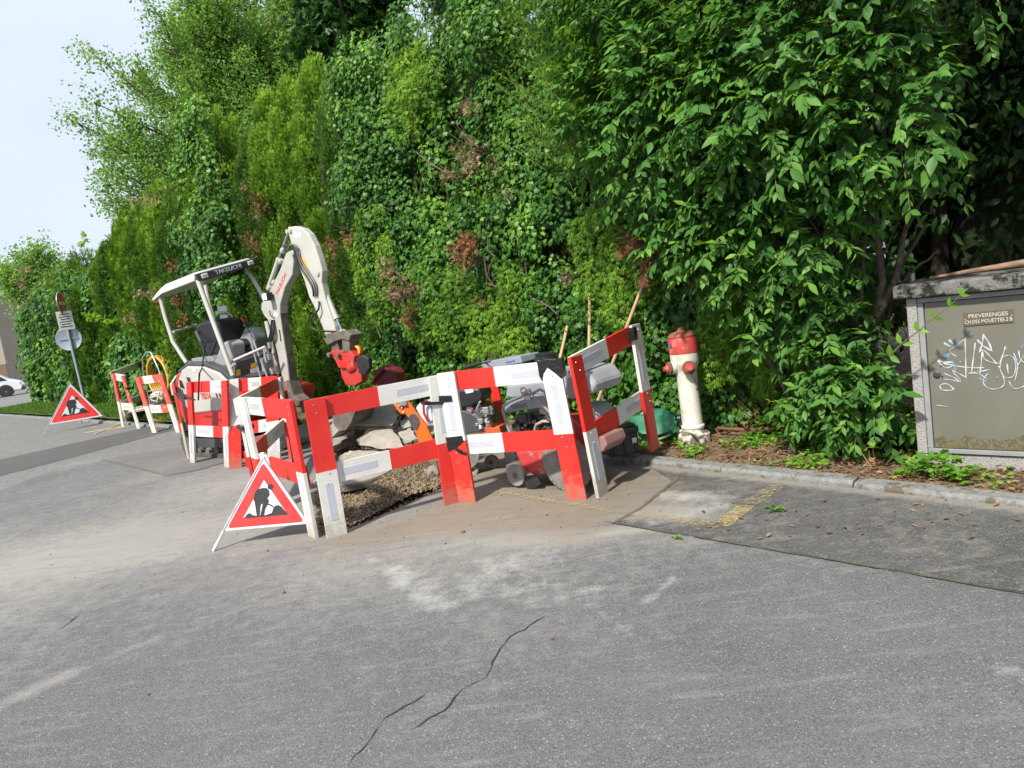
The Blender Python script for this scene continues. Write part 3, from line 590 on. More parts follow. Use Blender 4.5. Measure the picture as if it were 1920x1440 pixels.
for (dx, dy, nm) in ((.2, -1., 0), (-1., -.35, 1)):
    dr = nrm(Ph.e*dx+Ph.n*dy*1.); p = hb+ax*.66*k+dr*.075*k
    MB().lathe(hl([(.05, 0), (.05, .03), (.054, .035), (.054, .05)]), p, dr, 24).build('outlet', M_HW, hyd, smooth=40)
    oc = MB().lathe(hl([(.054, .05), (.057, .055), (.057, .075), (.044, .082), (0, .083)]), p, dr, 24).build('outlet_cap', M_RUST, hyd, smooth=40)
    MB().lathe(hl([(.034, .08), (.034, .092), (.022, .095), (.02, .115), (0, .117)]), p, dr, 20).build('knob', M_HR, oc, smooth=40)
    if nm == 0:
        ch = MB(); q0 = p+dr*.11*k-ZZ*.04
        for i in range(13):
            t = i/12; c = q0+Ph.e*(.03*math.sin(t*math.pi)-.005+.035*t)-ZZ*(.15*math.sin(min(1, t*1.2)*math.pi/2)-.0*t)+Ph.n*.02*t; u = Ph.e if i % 2 else Ph.n; 
            ch.tube([c+ZZ*.011*math.cos(a)+u*.006*math.sin(a) for a in np.linspace(0, 2*math.pi, 9)], .0022, 5, caps=False)
        ch.build('chain', M_SBLK, hyd)
MB().lathe([(.02, 0), (.02, .003), (0, .003)], Ph.xyz(0, 0, 0)*0+hb+ax*.85*k-Ph.e*.1*k-Ph.n*.07*k, -Ph.e*.9-Ph.n*.5, 16).build('blue_badge', mat('blue_badge', (.03, .12, .4), .4), hyd)
# hose and clutter on the verge
M_HOSE = mat('pale_hose', (.5, .56, .42), .45, var=.1)
P = [G(1310, 815, .2), G(1280, 806, .15), G(1262, 812, .13), G(1245, 820, .12), G(1225, 828, .12), G(1205, 832, .12)]
tag(MB().tube([S(*a) if len(a) == 3 else a for a in P] if False else P, .011, 8).build('garden_hose', M_HOSE, smooth=60), 'pale green hose running from the hydrant to the green canister', 'hose')
M_BOX = mat('black_plastic', (.018, .02, .026), .38, var=.3, bump=.1)
tb = Plane(G(1142, 858, .11), G(1200, 845, .11)-G(1142, 858, .11))
b0, b1, h_ = tb.at(1146, 858), tb.at(1203, 846), None
a0, a1 = tb.at(1147, 815), tb.at(1200, 790)
rt = empty('toolbox', (tb.p[0], tb.p[1], .1), 'black plastic toolbox with a red latch on the kerb behind the rightmost barrier', 'toolbox')
wE = nrm(np.array([b1[0]-b0[0], b1[1]-b0[1], 0])); W_ = np.linalg.norm(b1-b0); c = (b0+b1)/2; c[2] = .1
mb = MB(); mb.box(c+ZZ*.085+tb.n*.14, wE*W_/2*.93, tb.n*.13, ZZ*.085)
for s in (-.35, 0, .35): mb.box(c+ZZ*.075-tb.n*.0+tb.n*.006+wE*W_*s, wE*.012, tb.n*.008, ZZ*.065)
mb.build('case', M_BOX, rt, bevel=.012)
mb = MB(); mb.box(c+ZZ*.2+tb.n*.14, wE*W_/2, tb.n*.145, ZZ*.028); mb.box(c+ZZ*.236+tb.n*.14, wE*W_/2*.9, tb.n*.125, ZZ*.012); mb.build('lid', M_BOX, rt, bevel=.012)
MB().tube([c+wE*W_*.25*math.cos(a)+ZZ*(.245+.035*math.sin(a))+tb.n*.14 for a in np.linspace(0, math.pi, 9)], .011, 8).build('handle', M_BOX, rt)
MB().box(c+ZZ*.165-tb.n*.004-wE*W_*.27, wE*.032, tb.n*.008, ZZ*.026).build('latch', mat('latch_red', (.6, .02, .03), .4), rt, bevel=.004)
MB().box(c+ZZ*.11-tb.n*.004+wE*W_*.3, wE*.022, tb.n*.003, ZZ*.022).build('sticker', M_WHT, rt)
M_GRN = mat('green_plastic', (.02, .15, .075), .45, col2=(.04, .2, .11), vscale=7, bump=.3, bscale=14)
c = G(1228, 822, .1)+SN*.05; c[2] = .1
rt = empty('green_canister', c, 'crumpled green plastic canister lying between the toolbox and the hydrant', 'canister')
MB().lathe([(0, -.2), (.09, -.19), (.125, -.14), (.13, 0), (.125, .1), (.09, .16), (.035, .185), (.035, .21), (0, .21)], c+ZZ*.12, (.8, -.35, .15), 20).crumple(.018).build('body', M_GRN, rt, smooth=50)
MB().lathe([(.04, .205), (.04, .235), (0, .235)], c+ZZ*.12, (.8, -.35, .15), 16).build('cap', M_BOX, rt, smooth=40)
c = G(1217, 800, .22); rt = tag(MB().lathe([(0, -.14), (.08, -.13), (.11, -.06), (.1, .06), (.07, .12), (.03, .16), (0, .16)], c+np.array([.0, .12, -.02]), (.3, .1, .9), 18).crumple(.02).build('plastic_bag', mat('clear_plastic', (.28, .36, .33), .25, col2=(.18, .3, .25), vscale=10, bump=1., bscale=10), smooth=60), 'translucent greenish plastic bag behind the green canister', 'bag')
# long wooden tool handles leaning on the hedge
M_HANDLE = mat('tool_handle_wood', (.5, .34, .19), .6, col2=(.38, .25, .14), vscale=12)
for lo, hi, off, lab in (((1112, 775), (1222, 492), 0, 'long wooden handle leaning steeply right against the ivy'), ((1104, 720), (1106, 508), .25, 'upright wooden handle behind the grey water tank'), ((1046, 690), (1066, 602), .2, 'short visible wooden handle left of the upright one')):
    p0 = G(*lo, .1) if False else None
    Pk = Plane(S(.2, .35), SD); a = Pk.at(*lo, off); b = Pk.at(*hi, off+.35); d = (a-b)/(a[2]-b[2]); a2 = a-d*(a[2]-.12)
    tag(MB().tube([a2, b], [.017, .016], 10).build('tool_handle', M_HANDLE, smooth=40), lab, 'tool handle', 'wooden tool handles leaning on the hedge')
# ================================================================== CABLE CABINET
M_AGG = mat('washed_concrete', (.36, .35, .33), .95, col2=(.26, .25, .235), vscale=70, spots=[((.15, .14, .13), .58, 90), ((.07, .08, .05), .64, 7)], bump=.9, bscale=90)
M_DOOR = mat('cabinet_door_grey', (.155, .15, .122), .5, col2=(.12, .117, .095), vscale=3, spots=[((.3, .29, .26), .68, 30), ((.14, .13, .1), .72, 9)])
M_FRAME = mat('cabinet_frame', (.27, .28, .28), .5, col2=(.22, .23, .23), vscale=10, spots=((.38, .38, .37), .66, 20))
M_OCHRE = mat('algae_stain', (.2, .15, .035), .9, col2=(.1, .08, .03), vscale=14)
M_MOSSC = mat('mossy_concrete', (.2, .195, .18), .95, col2=(.11, .11, .1), vscale=22, spots=[((.018, .02, .012), .48, 9), ((.4, .39, .37), .66, 30)], bump=1., bscale=60)
s0, s1, of = -2.335, -4.0, .34
cab = empty('cable_cabinet', S((s0+s1)/2, of, .05), 'grey metal cable cabinet in a concrete frame with spray graffiti and a name plate', 'cabinet')
def sb(mb, sa, sb_, oa, ob, za, zb, mi=0): return mb.box(S((sa+sb_)/2, (oa+ob)/2, (za+zb)/2), SD*(sb_-sa)/2, SN*(ob-oa)/2, ZZ*(zb-za)/2, mi)
mb = MB(); sb(mb, s1, s0, of+.03, of+.42, -.08, .105); mb.build('concrete_plinth', M_AGG, cab, bevel=.006)
mb = MB(); sb(mb, s0-.06, s0, of+.0, of+.42, .11, 1.16); mb.build('side_wall', M_AGG, cab, bevel=.005)
mb = MB(); sb(mb, s0-.06, s0+.004, of-.004, of+.1, -.08, .105); mb.build('side_foot', M_AGG, cab, bevel=.005)
mb = MB(); sb(mb, s1, s0-.062, of+.06, of+.42, .11, 1.16); mb.build('housing', M_FRAME, cab)
mb = MB(); sb(mb, s1-.1, s0+.06, of-.06, of+.5, 1.165, 1.255); mb.build('lid', M_MOSSC, cab, bevel=.012)
mb = MB(); sb(mb, s1, s0-.062, of+.012, of+.055, .115, .145); sb(mb, s1, s0-.062, of+.012, of+.055, 1.125, 1.155); sb(mb, s0-.095, s0-.062, of+.01, of+.055, .147, 1.123); mb.build('door_frame', M_FRAME, cab, bevel=.003)
mb = MB(); sb(mb, s1, s0-.1, of+.02, of+.05, .15, 1.12); door = mb.build('door', M_DOOR, cab, bevel=.002)
DP = Plane(S(0, of+.0195), SD)
def dpt(px, py, z=0.): return DP.at(px, py, -z)
dx = -SD; 
# algae along the bottom of the door
mb = MB(); V = []; 
for i in range(60):
    s = s0-.102-1.5*i/59; h = .03+.045*vn2(np.array(i*.35), np.array(2.2))+.03*rng.random()+(.03 if i > 18 else 0)
    V += [S(s, of+.0192, .15), S(s, of+.0192, .15+h)]
mb.add(V, [(2*i, 2*i+2, 2*i+3, 2*i+1) for i in range(59)]); ma = M_OCHRE; 
t_ = ma.node_tree; b_ = t_.nodes['Principled BSDF']; n_ = t_.nodes.new('ShaderNodeTexNoise'); n_.inputs['Scale'].default_value = 45; n_.inputs['Detail'].default_value = 7; c_ = t_.nodes.new('ShaderNodeTexCoord'); r_ = t_.nodes.new('ShaderNodeMapRange'); r_.inputs[1].default_value = .44; r_.inputs[2].default_value = .6; r_.inputs[4].default_value = .8
t_.links.new(c_.outputs['Object'], n_.inputs[0]); t_.links.new(n_.outputs[0], r_.inputs[0]); t_.links.new(r_.outputs[0], b_.inputs['Alpha']); mb.build('algae_stain', ma, door)
# name plate
M_PLATE = mat('brass_plate', (.11, .095, .06), .6, .2, var=.1); M_ENG = mat('plate_letters', (.55, .53, .48), .5)
pa, pb, pc, pd = dpt(1806, 587, .003), dpt(1900, 579, .003), dpt(1901, 604, .003), dpt(1807, 612, .003)
pl = MB().prism([pa, pb, pc, pd], -DP.n*.003).build('name_plate', M_PLATE, cab, bevel=.001)
pdn = -DP.n; xd = nrm(pb-pa); wpl = np.linalg.norm(pb-pa); hp_ = np.linalg.norm(pd-pa); yd = nrm(pa-pd)
cc = (pa+pb+pc+pd)/4-DP.n*.003
text('PREVERENGES', hp_*.4, cc+yd*hp_*.2, xd, yd, M_ENG, pl, xs=.98, bold=.0, ext=.0005, off=.001)
text('CH.DES MOUETTES 2 B', hp_*.37, cc-yd*hp_*.22, xd, yd, M_ENG, pl, xs=.78, bold=.0, ext=.0005, off=.001)
sc = MB(); 
for q in (cc-xd*wpl*.465, cc+xd*wpl*.465): sc.lathe([(.005, 0), (.004, .003), (0, .004)], q, pdn, 10)
each(sc, 'screw', M_STEEL, pl)
# lock and rivets
mb = MB(); c = dpt(1757, 702, 0); mb.lathe([(.022, 0), (.022, .008), (.014, .012), (0, .012)], c, pdn, 20); mb.build('lock', mat('lock_dark', (.06, .06, .06), .5, .3), door)
mb = MB()
for q in [(1736, 687), (1738, 703), (1765, 686), (1767, 706)]: mb.lathe([(.006, 0), (.005, .003), (0, .004)], dpt(*q), pdn, 8)
each(mb, 'rivet', M_SBLK, door)
mb = MB()
for q in [(1801, 679), (1870, 708)]: mb.lathe([(.006, 0), (.005, .004), (0, .005)], dpt(*q), pdn, 8)
each(mb, 'bolt', M_STEEL, door)
# graffiti strokes: (zoomed tracing) x = 1480+u/2.768, y = 440+v/2.768
M_GRAF = mat('white_spray', (.5, .52, .55), .6, col2=(.34, .355, .37), vscale=30); M_GRAFB = mat('blue_spray', (.1, .22, .36), .6, col2=(.17, .24, .3), vscale=20)
def zq(u, v): return (1480+u/2.768, 440+v/2.768)
def strokes(L, w, m, name, z):
    mb = MB()
    for st_ in L:
        ww = w*1.6
        if isinstance(st_, tuple): ww, st_ = st_
        P = [dpt(*zq(*q), z) for q in st_]
        # Catmull-Rom
        C = []
        for i in range(len(P)-1):
            p0, p1, p2, p3 = P[max(0, i-1)], P[i], P[i+1], P[min(len(P)-1, i+2)]
            for t in np.linspace(0, 1, 8, endpoint=False): C.append(.5*((2*p1)+(-p0+p2)*t+(2*p0-5*p1+4*p2-p3)*t*t+(-p0+3*p1-3*p2+p3)*t**3))
        C.append(P[-1]); V = []
        for i, c in enumerate(C):
            d = nrm(C[min(i+1, len(C)-1)]-C[max(i-1, 0)]); s = np.cross(d, DP.n)*ww/2*(.8+.3*math.sin(i*.7)); V += [c+s, c-s]
        mb.add(V, [(2*i, 2*i+1, 2*i+3, 2*i+2) for i in range(len(C)-1)]); z += .00012
    return mb.build(name, m, door)
strokes([(.035, [(812, 615), (825, 650)]), (.02, [(840, 660), (860, 690), (850, 700)]), (.012, [(905, 545), (870, 560), (840, 590)]), (.014, [(985, 745), (1010, 755), (1020, 765)]), (.01, [(1120, 580), (1130, 600)]), (.01, [(1178, 640), (1178, 690)]), (.008, [(1200, 590), (1218, 560)])], .02, M_GRAFB, 'blue_graffiti', .0004)
strokes([[(802, 562), (835, 580)], [(828, 545), (852, 568)], (.006, [(868, 632), (832, 605), (868, 575), (912, 540)]), (.0075, [(912, 538), (915, 640), (917, 745)]),
    (.012, [(770, 650), (800, 662), (850, 660)]), (.008, [(800, 668), (860, 680), (940, 690), (1010, 690)]), (.007, [(768, 655), (810, 690), (850, 680)]), (.008, [(965, 560), (955, 640), (946, 712)]), (.006, [(845, 705), (880, 720), (918, 742)]), (.006, [(850, 715), (890, 760), (830, 752), (805, 750)]),
    (.007, [(930, 720), (980, 712), (1040, 700)]), (.006, [(940, 715), (990, 725), (1025, 750)]), (.008, [(858, 805), (820, 775), (785, 780), (790, 803), (830, 808), (858, 800)]), (.007, [(803, 720), (850, 740), (890, 765)]),
    (.012, [(975, 545), (1010, 580), (1055, 605)]), (.01, [(1008, 515), (1000, 570), (985, 612)]), (.01, [(1005, 520), (1035, 560), (1050, 600)]), (.007, [(1000, 610), (995, 680), (988, 725)]), (.007, [(990, 605), (1010, 600), (1050, 640), (1085, 670), (1110, 620), (1120, 580)]),
    (.006, [(1085, 670), (1040, 660), (1010, 640), (1003, 600)]), (.006, [(1030, 720), (1005, 760), (1030, 795), (1080, 800), (1115, 775), (1105, 720), (1085, 680)]), (.006, [(1140, 625), (1105, 640), (1095, 700), (1120, 740), (1160, 735), (1175, 690), (1165, 640), (1135, 625)]), (.008, [(1130, 670), (1136, 720)]),
    (.006, [(1165, 615), (1185, 680), (1170, 760)]), (.006, [(1140, 760), (1160, 795), (1200, 795), (1230, 775)]), (.006, [(1185, 680), (1218, 625)]), (.007, [(1190, 600), (1200, 650), (1230, 665)]), (.006, [(765, 885), (820, 893)])], .008, M_GRAF, 'white_graffiti', .0016)
# branch lying on the lid
M_BARKL = mat('peeled_branch', (.3, .2, .12), .85, col2=(.13, .09, .06), vscale=14, bump=.6, bscale=40)
tag(MB().tube([S(s0-.12, of+.12, 1.275), S(s0-.35, of+.1, 1.29), S(s0-.62, of+.06, 1.305), S(s0-.9, of+.04, 1.32), S(s0-1.5, of, 1.33)], [.008, .015, .022, .026, .03], 9).build('fallen_branch', M_BARKL, smooth=60), 'bare brown branch lying on the mossy concrete lid of the cabinet', 'branch')
tag(MB().tube([G(1345, 803, .12), G(1400, 806, .13), G(1460, 803, .13), G(1490, 812, .12)], [.012, .015, .014, .012], 8).build('rusty_pipe', M_RUST, smooth=60), 'thin rusty rod lying on the soil right of the hydrant', 'rod')
# ================================================================== MINI EXCAVATOR
M_CREAM = mat('excavator_cream', (.46, .46, .42), .38, col2=(.4, .4, .36), vscale=3, spots=[((.4, .34, .25), .72, 15)], coat=.2)
M_CREAMD = mat('excavator_cream_worn', (.41, .41, .38), .5, col2=(.33, .325, .295), vscale=4, spots=[((.22, .16, .1), .64, 9)])
M_ERED = mat('excavator_red', (.55, .02, .02), .35, col2=(.45, .03, .025), vscale=4, spots=((.3, .12, .08), .7, 12), coat=.2)
M_DRED = mat('coupler_red', (.5, .025, .02), .5, col2=(.38, .05, .04), vscale=8, spots=[((.2, .11, .07), .6, 14)], bump=.3)
M_MUDM = mat('muddy_steel', (.16, .14, .115), .8, col2=(.08, .068, .055), vscale=9, spots=[((.3, .27, .21), .6, 14)], bump=.5)
M_DGREY = mat('dark_grey_plastic', (.055, .058, .065), .5, var=.2)
M_GREY = mat('grey_plastic', (.24, .245, .25), .5, var=.12)
M_RUB = mat('black_rubber', (.02, .02, .02), .65, var=.3)
M_HOSEB = mat('hydraulic_hose', (.015, .015, .016), .4)
M_TRK = mat('track_rubber_dusty', (.1, .095, .085), .9, col2=(.05, .048, .045), vscale=12, bump=.4)
M_CHROME = mat('piston_chrome', (.55, .56, .58), .15, 1.)
M_SEAT = mat('seat_vinyl', (.012, .013, .015), .45, var=.3)
M_YDEC = mat('yellow_decal', (.7, .42, .02), .5); M_WDEC = mat('white_decal', (.7, .7, .68), .5); M_RLET = mat('red_lettering', (.6, .03, .03), .45)
M_LENS = mat('lamp_glass', (.6, .62, .64), .12, spec=.8)
EO = np.array([-3.87, 9.89, 0.]); EF = nrm([.772, -.6355, 0]); ER = Plane(EO, EF); EL_ = ER.n          # EF forward, EL_ the far (left) side
def E_(px, py, y): return ER.at(px, py, y)              # a point of the machine on its lengthwise plane y
def EX(x, y, z): return EO+EF*x+EL_*y+ZZ*z
exc = empty('mini_excavator', EO, 'white and red mini excavator with open canopy and raised boom behind the barriers', 'excavator')
# --- tracks and undercarriage
def track(y, lift=0):
    mb = MB(); x0, x1, r = -.62, .62, .17; P = []
    for a in np.linspace(math.pi/2, 3*math.pi/2, 9): P.append((x0+r*math.cos(a), .18+r*math.sin(a)))
    for a in np.linspace(-math.pi/2, math.pi/2, 9): P.append((x1+r*math.cos(a), .18+r*math.sin(a)))
    n = len(P); inner = [(x*.93 if abs(x) > 0 else x, .18+(z-.18)*.72) for x, z in P]
    yo, yi = y-.1, y+.1
    V = [EX(x, yo, z) for x, z in P]+[EX(x, yi, z) for x, z in P]+[EX(x, yo, z) for x, z in inner]+[EX(x, yi, z) for x, z in inner]
    F = []
    for i in range(n):
        j = (i+1) % n; F += [(i, j, n+j, n+i), (2*n+i, 3*n+i, 3*n+j, 2*n+j), (i, 2*n+i, 2*n+j, j), (n+i, n+j, 3*n+j, 3*n+i)]
    mb.add(V, F); per = np.linspace(0, 1, 53)[:-1]; L = []
    pts = P+[P[0]]; seg = [math.dist(pts[i], pts[i+1]) for i in range(n)]; tot = sum(seg)
    for t in per:
        d = t*tot; i = 0
        while d > seg[i]: d -= seg[i]; i += 1
        a, b = pts[i], pts[i+1]; f = d/seg[i]; x, z = a[0]+(b[0]-a[0])*f, a[1]+(b[1]-a[1])*f; tx, tz = (b[0]-a[0])/seg[i], (b[1]-a[1])/seg[i]
        T = EF*tx+ZZ*tz; Nn = EF*tz-ZZ*tx
        mb.box(EX(x, y, z)+Nn*.008*(1 if (EF*(x)+ZZ*(z-.18))@Nn > 0 else -1), T*.014, EL_*.1, Nn*.012)
    tr = mb.build('track', M_TRK, exc)
    mb = MB()
    for x in (x0, x1): mb.lathe([(.115, -.07), (.115, .07), (.06, .075), (0, .075)], EX(x, y-.03, .18), -EL_, 18)
    for x in (-.32, -.1, .12, .34): mb.lathe([(.05, -.075), (.05, .075), (0, .075)], EX(x, y-.02, .085), -EL_, 14)
    each(mb, 'wheel', M_MUDM, tr, smooth=40)
    mb = MB(); mb.box(EX(0, y, .19), EF*.5, EL_*.06, ZZ*.07); mb.build('track_frame', M_DGREY, tr, bevel=.01)
track(-.38); track(.38)
mb = MB(); mb.box(EX(0, 0, .3), EF*.4, EL_*.3, ZZ*.1); mb.lathe([(.28, .38), (.28, .47)], EX(0, 0, 0), ZZ, 24); mb.build('undercarriage', M_DGREY, exc, bevel=.01)
mb = MB(); mb.prism([EX(.98, -.49, .02), EX(1.02, -.49, .1), EX(.98, -.49, .27), EX(.95, -.49, .27), EX(.97, -.49, .1), EX(.94, -.49, .02)], EL_*.98)
for y in (-.25, .22): mb.box(EX(.75, y, .2), EF*.24, EL_*.03, ZZ*.04)
mb.build('dozer_blade', M_CREAMD, exc, bevel=.004)
# --- house
def prof(px, y0, y1, name, m, parent=exc, bevel=.02, base=None):
    """side outline traced on the near side plane y0, carried across the machine to y1"""
    P = [E_(a, b, y0) for a, b in px]; return MB().prism(P, EL_*(y1-y0)).build(name, m, parent, bevel=bevel)
prof([(331, 700), (325, 730), (333, 770), (352, 800), (388, 812), (430, 806), (452, 790), (470, 770), (476, 745), (440, 735), (360, 700)], -.47, .47, 'lower_body', M_ERED, bevel=.03)
prof([(334, 712), (331, 735), (343, 762), (366, 775), (430, 768), (432, 728), (425, 716), (408, 699), (380, 688), (350, 687), (340, 694)], -.49, -.44, 'engine_cover', M_CREAM, bevel=.02)
prof([(333, 694), (336, 720), (440, 730), (446, 712), (430, 705), (412, 692), (385, 680), (352, 680)], -.43, .46, 'deck', M_DGREY, bevel=.02)
eng = prof([(341, 690), (352, 682), (378, 682), (410, 694), (395, 668), (360, 672)], -.3, .44, 'rear_hood', M_GREY, bevel=.02)
mb = MB()
for q in ([(335, 712), (341, 714), (347, 730), (338, 726)], [(349, 707), (356, 708), (359, 717), (352, 716)], [(343, 738), (352, 741), (354, 752), (346, 749)]):
    mb.prism([E_(a, b, -.491) for a, b in q], EL_*.01)
each(mb, 'vent', M_SBLK, exc)
def ex_text(s, size, c, d, y, m, parent=exc, xs=1., **k):
    o = E_(*c, y); p = E_(c[0]+d[0]*10, c[1]+d[1]*10, y); x = nrm(p-o); up = np.cross(-EL_, x)
    if up[2] < 0 and abs(up[2]) > .3: up = -up
    return text(s, size, o, x, up, m, parent, xs=xs, **k)
o1 = E_(386, 743, -.492); xdir = EF; text('TB216', .115, o1, EF, ZZ, M_RLET, exc, xs=.85, bold=.0012)
mb = MB(); 
for x in (0, 6, 12): mb.prism([E_(404+x, 738, -.492), E_(407+x, 738, -.492), E_(409+x, 745, -.492), E_(406+x, 745, -.492)], -EL_*.001)
mb.build('stripe_decal', M_SBLK, exc)
MB().prism([E_(361, 691, -.494), E_(368, 691, -.494), E_(368, 697, -.494), E_(361, 697, -.494)], -EL_*.001).build('sticker', M_WDEC, exc)
# platform and floor front panel
PX = Plane(EO+EF*.8, EL_)
if PX.e@EL_ < 0: PX.e = -PX.e
XF = -PX.n if PX.n@EF < 0 else PX.n
def F_(px, py, o=0.): return PX.at(px, py)+EF*o
MB().prism([F_(438, 700), F_(446, 676), F_(505, 658), F_(522, 668), F_(524, 706), F_(500, 722), (F_(444, 736))], -EF*.5).build('platform', M_DGREY, exc, bevel=.02)
mb = MB(); 
for q in ([(442, 694), (450, 692), (452, 707), (444, 709)], [(470, 682), (482, 679), (483, 688), (471, 691)]): mb.prism([F_(a, b, .002) for a, b in q], EF*.002)
each(mb, 'yellow_warning_sticker', M_YDEC, exc)
MB().prism([F_(a, b, .002) for a, b in [(469, 692), (485, 688), (486, 697), (470, 702)]], EF*.002).build('white_warning_sticker', M_WDEC, exc)
MB().prism([F_(a, b, .002) for a, b in [(488, 672), (508, 667), (514, 702), (492, 709)]], EF*.04).build('side_step', M_GREY, exc, bevel=.01)
MB().prism([F_(a, b, .043) for a, b in [(490, 700), (511, 694), (511, 697), (490, 703)]], EF*.002).build('red_stripe', M_ERED, exc)
# console side pieces, seat, levers
prof([(392, 681), (403, 676), (410, 655), (412, 645), (425, 639), (434, 644), (436, 672), (430, 690), (412, 694)], -.32, -.12, 'console', M_GREY, bevel=.03)
prof([(446, 640), (458, 615), (474, 616), (480, 634), (476, 655), (450, 658)], .2, .38, 'control_console', M_GREY, bevel=.03)
seat = prof([(364, 612), (376, 602), (392, 600), (404, 602), (413, 640), (420, 655), (424, 668), (396, 672), (380, 655), (370, 640)], -.08, .34, 'seat', M_SEAT, bevel=.05)
prof([(370, 640), (384, 642), (426, 640), (434, 652), (420, 664), (380, 666)], -.1, .36, 'seat_cushion', M_SEAT, seat, bevel=.04)
MB().tube([E_(368, 622, -.1), E_(374, 636, -.14), E_(378, 642, -.16)], .022, 8).build('armrest', M_DGREY, seat)
mb = MB(); mb.tube([E_(388, 672, -.22), E_(381, 650, -.22), E_(378, 638, -.22)], [.012, .012, .016], 8); mb.tube([E_(393, 670, -.22), E_(402, 650, -.22), E_(406, 638, -.22)], [.022, .016, .02], 8)
each(mb, 'joystick', M_RUB, exc)
mb = MB(); mb.lathe([(0, -.09), (.07, -.07), (.07, .03), (.04, .07), (0, .08)], E_(444, 630, .22), ZZ, 16); mb.tube([E_(448, 618, .25), E_(441, 605, .25), E_(434, 597, .25)], .025, 8); mb.build('joystick', M_RUB, exc, smooth=50)
mb = MB(); mb.tube([E_(474, 622, .3), E_(466, 606, .3), E_(458, 600, .3)], .01, 6); mb.tube([E_(480, 640, .1), E_(470, 628, .1), E_(462, 612, .1)], .012, 6); each(mb, 'lever', M_DGREY, exc)
MB().tube([E_(459, 604, .3), E_(452, 596, .3)], .018, 8).build('lever_grip', M_ERED, exc)
# canopy posts and rails
def pipe(L, r=.026, name='canopy_post', m=M_CREAM): return MB().tube([E_(*q) for q in L], r, 10).build(name, m, exc, smooth=50)
pipe([(300, 556, -.45), (310, 595, -.45), (324, 640, -.45), (350, 680, -.42)], .028)
pipe([(371, 526, -.46), (406, 620, -.46), (437, 704, -.44)], .03)
pipe([(384, 528, .42), (393, 570, .42), (402, 600, .42), (408, 618, .42)], .03)
pipe([(462, 505, .44), (476, 525, .45), (496, 562, .46), (508, 590, .46)], .028)
pipe([(325, 622, -.44), (345, 617, -.2), (368, 609, .1)], .016, 'handrail')
pipe([(408, 588, .3), (425, 584, .3), (434, 592, .3), (440, 600, .3)], .014, 'handrail')
pipe([(438, 676, -.44), (470, 662, -.3), (498, 650, -.2)], .018, 'handrail')
pipe([(430, 612, .3), (412, 613, .3), (406, 602, .3)], .014, 'handrail')
pipe([(440, 682, -.44), (432, 690, -.44), (438, 704, -.44)], .016, 'handrail')
for L in ([(468, 625, -.2), (476, 660, -.2), (490, 712, -.2)], [(476, 640, -.2), (486, 668, -.2), (502, 708, -.2)]): pipe(L, .012, 'step_bar', M_GREY)
mb = MB(); mb.prism([E_(407, 574, .3), E_(424, 573, .3), E_(425, 583, .3), E_(408, 584, .3)], EL_*.02); mb.prism([E_(412, 590, .3), E_(426, 590, .3), E_(427, 600, .3), E_(413, 601, .3)], EL_*.02); each(mb, 'document_holder', M_WDEC, exc)
# canopy roof: four corners rise to the far side
rA, rB = EX(-.72, -.5, 2.30), EX(.51, -.5, 2.37); rC = E_(481, 489, .5); rC = np.array([*rC[:2], rC[2]]); rD = rC-(rB-rA)*np.array([1, 1, .9])
cols = []; na, nb = 12, 8; V = []; 
def roofpt(u, v, top):          # u rear..front, v right..left
    p = (rA*(1-v)+rD*v)*(1-u)+(rB*(1-v)+rC*v)*u
    edge = min(u/.12, (1-u)/.07, 1.)*min(v/.08, (1-v)/.08, 1.); dz = .075*min(1, max(0, edge)**.5)+(-.05*(1-u/.25) if u < .25 else 0)
    return p+ZZ*((.0+dz) if top else (-.03+(-.05*(1-u/.25) if u < .25 else 0)+.02*min(1, edge)))
us = [0, .03, .08, .15, .25, .4, .6, .8, .92, .97, 1]; vs = [0, .03, .08, .2, .5, .8, .92, .97, 1]
mb = MB(); nu, nv = len(us), len(vs)
V = [roofpt(u, v, True) for u in us for v in vs]+[roofpt(u, v, False) for u in us for v in vs]; F = []
for i in range(nu-1):
    for j in range(nv-1):
        a = i*nv+j; F += [(a, a+1, a+nv+1, a+nv), (nu*nv+a, nu*nv+a+nv, nu*nv+a+nv+1, nu*nv+a+1)]
for i in range(nu-1): F += [(i*nv, (i+1)*nv, nu*nv+(i+1)*nv, nu*nv+i*nv), (i*nv+nv-1, nu*nv+i*nv+nv-1, nu*nv+(i+1)*nv+nv-1, (i+1)*nv+nv-1)]
for j in range(nv-1): F += [(j, nu*nv+j, nu*nv+j+1, j+1), ((nu-1)*nv+j, (nu-1)*nv+j+1, nu*nv+(nu-1)*nv+j+1, nu*nv+(nu-1)*nv+j)]
mb.add(V, F); roof = mb.build('canopy', M_CREAM, exc, smooth=50)
ux = nrm(rC-rB); uy = nrm(np.cross(EF, ux)); uy = uy if uy[2] > 0 else -uy; Wf = np.linalg.norm(rC-rB); fc = (rB+rC)/2+EF*.03+ZZ*-.005
mb = MB(); mb.box(fc-EF*.02, ux*Wf*.485, EF*.03, uy*.052); pan = mb.build('front_panel', M_DGREY, exc, bevel=.015)
text('TAKEUCHI', .072, fc+EF*.012, ux, uy, M_WDEC, pan, xs=1.25, bold=.001)
for sx in (-.37, .37): MB().box(fc+ux*Wf*sx+EF*.012, ux*.05, EF*.012, uy*.03).build('headlight', M_LENS, roof, bevel=.012)
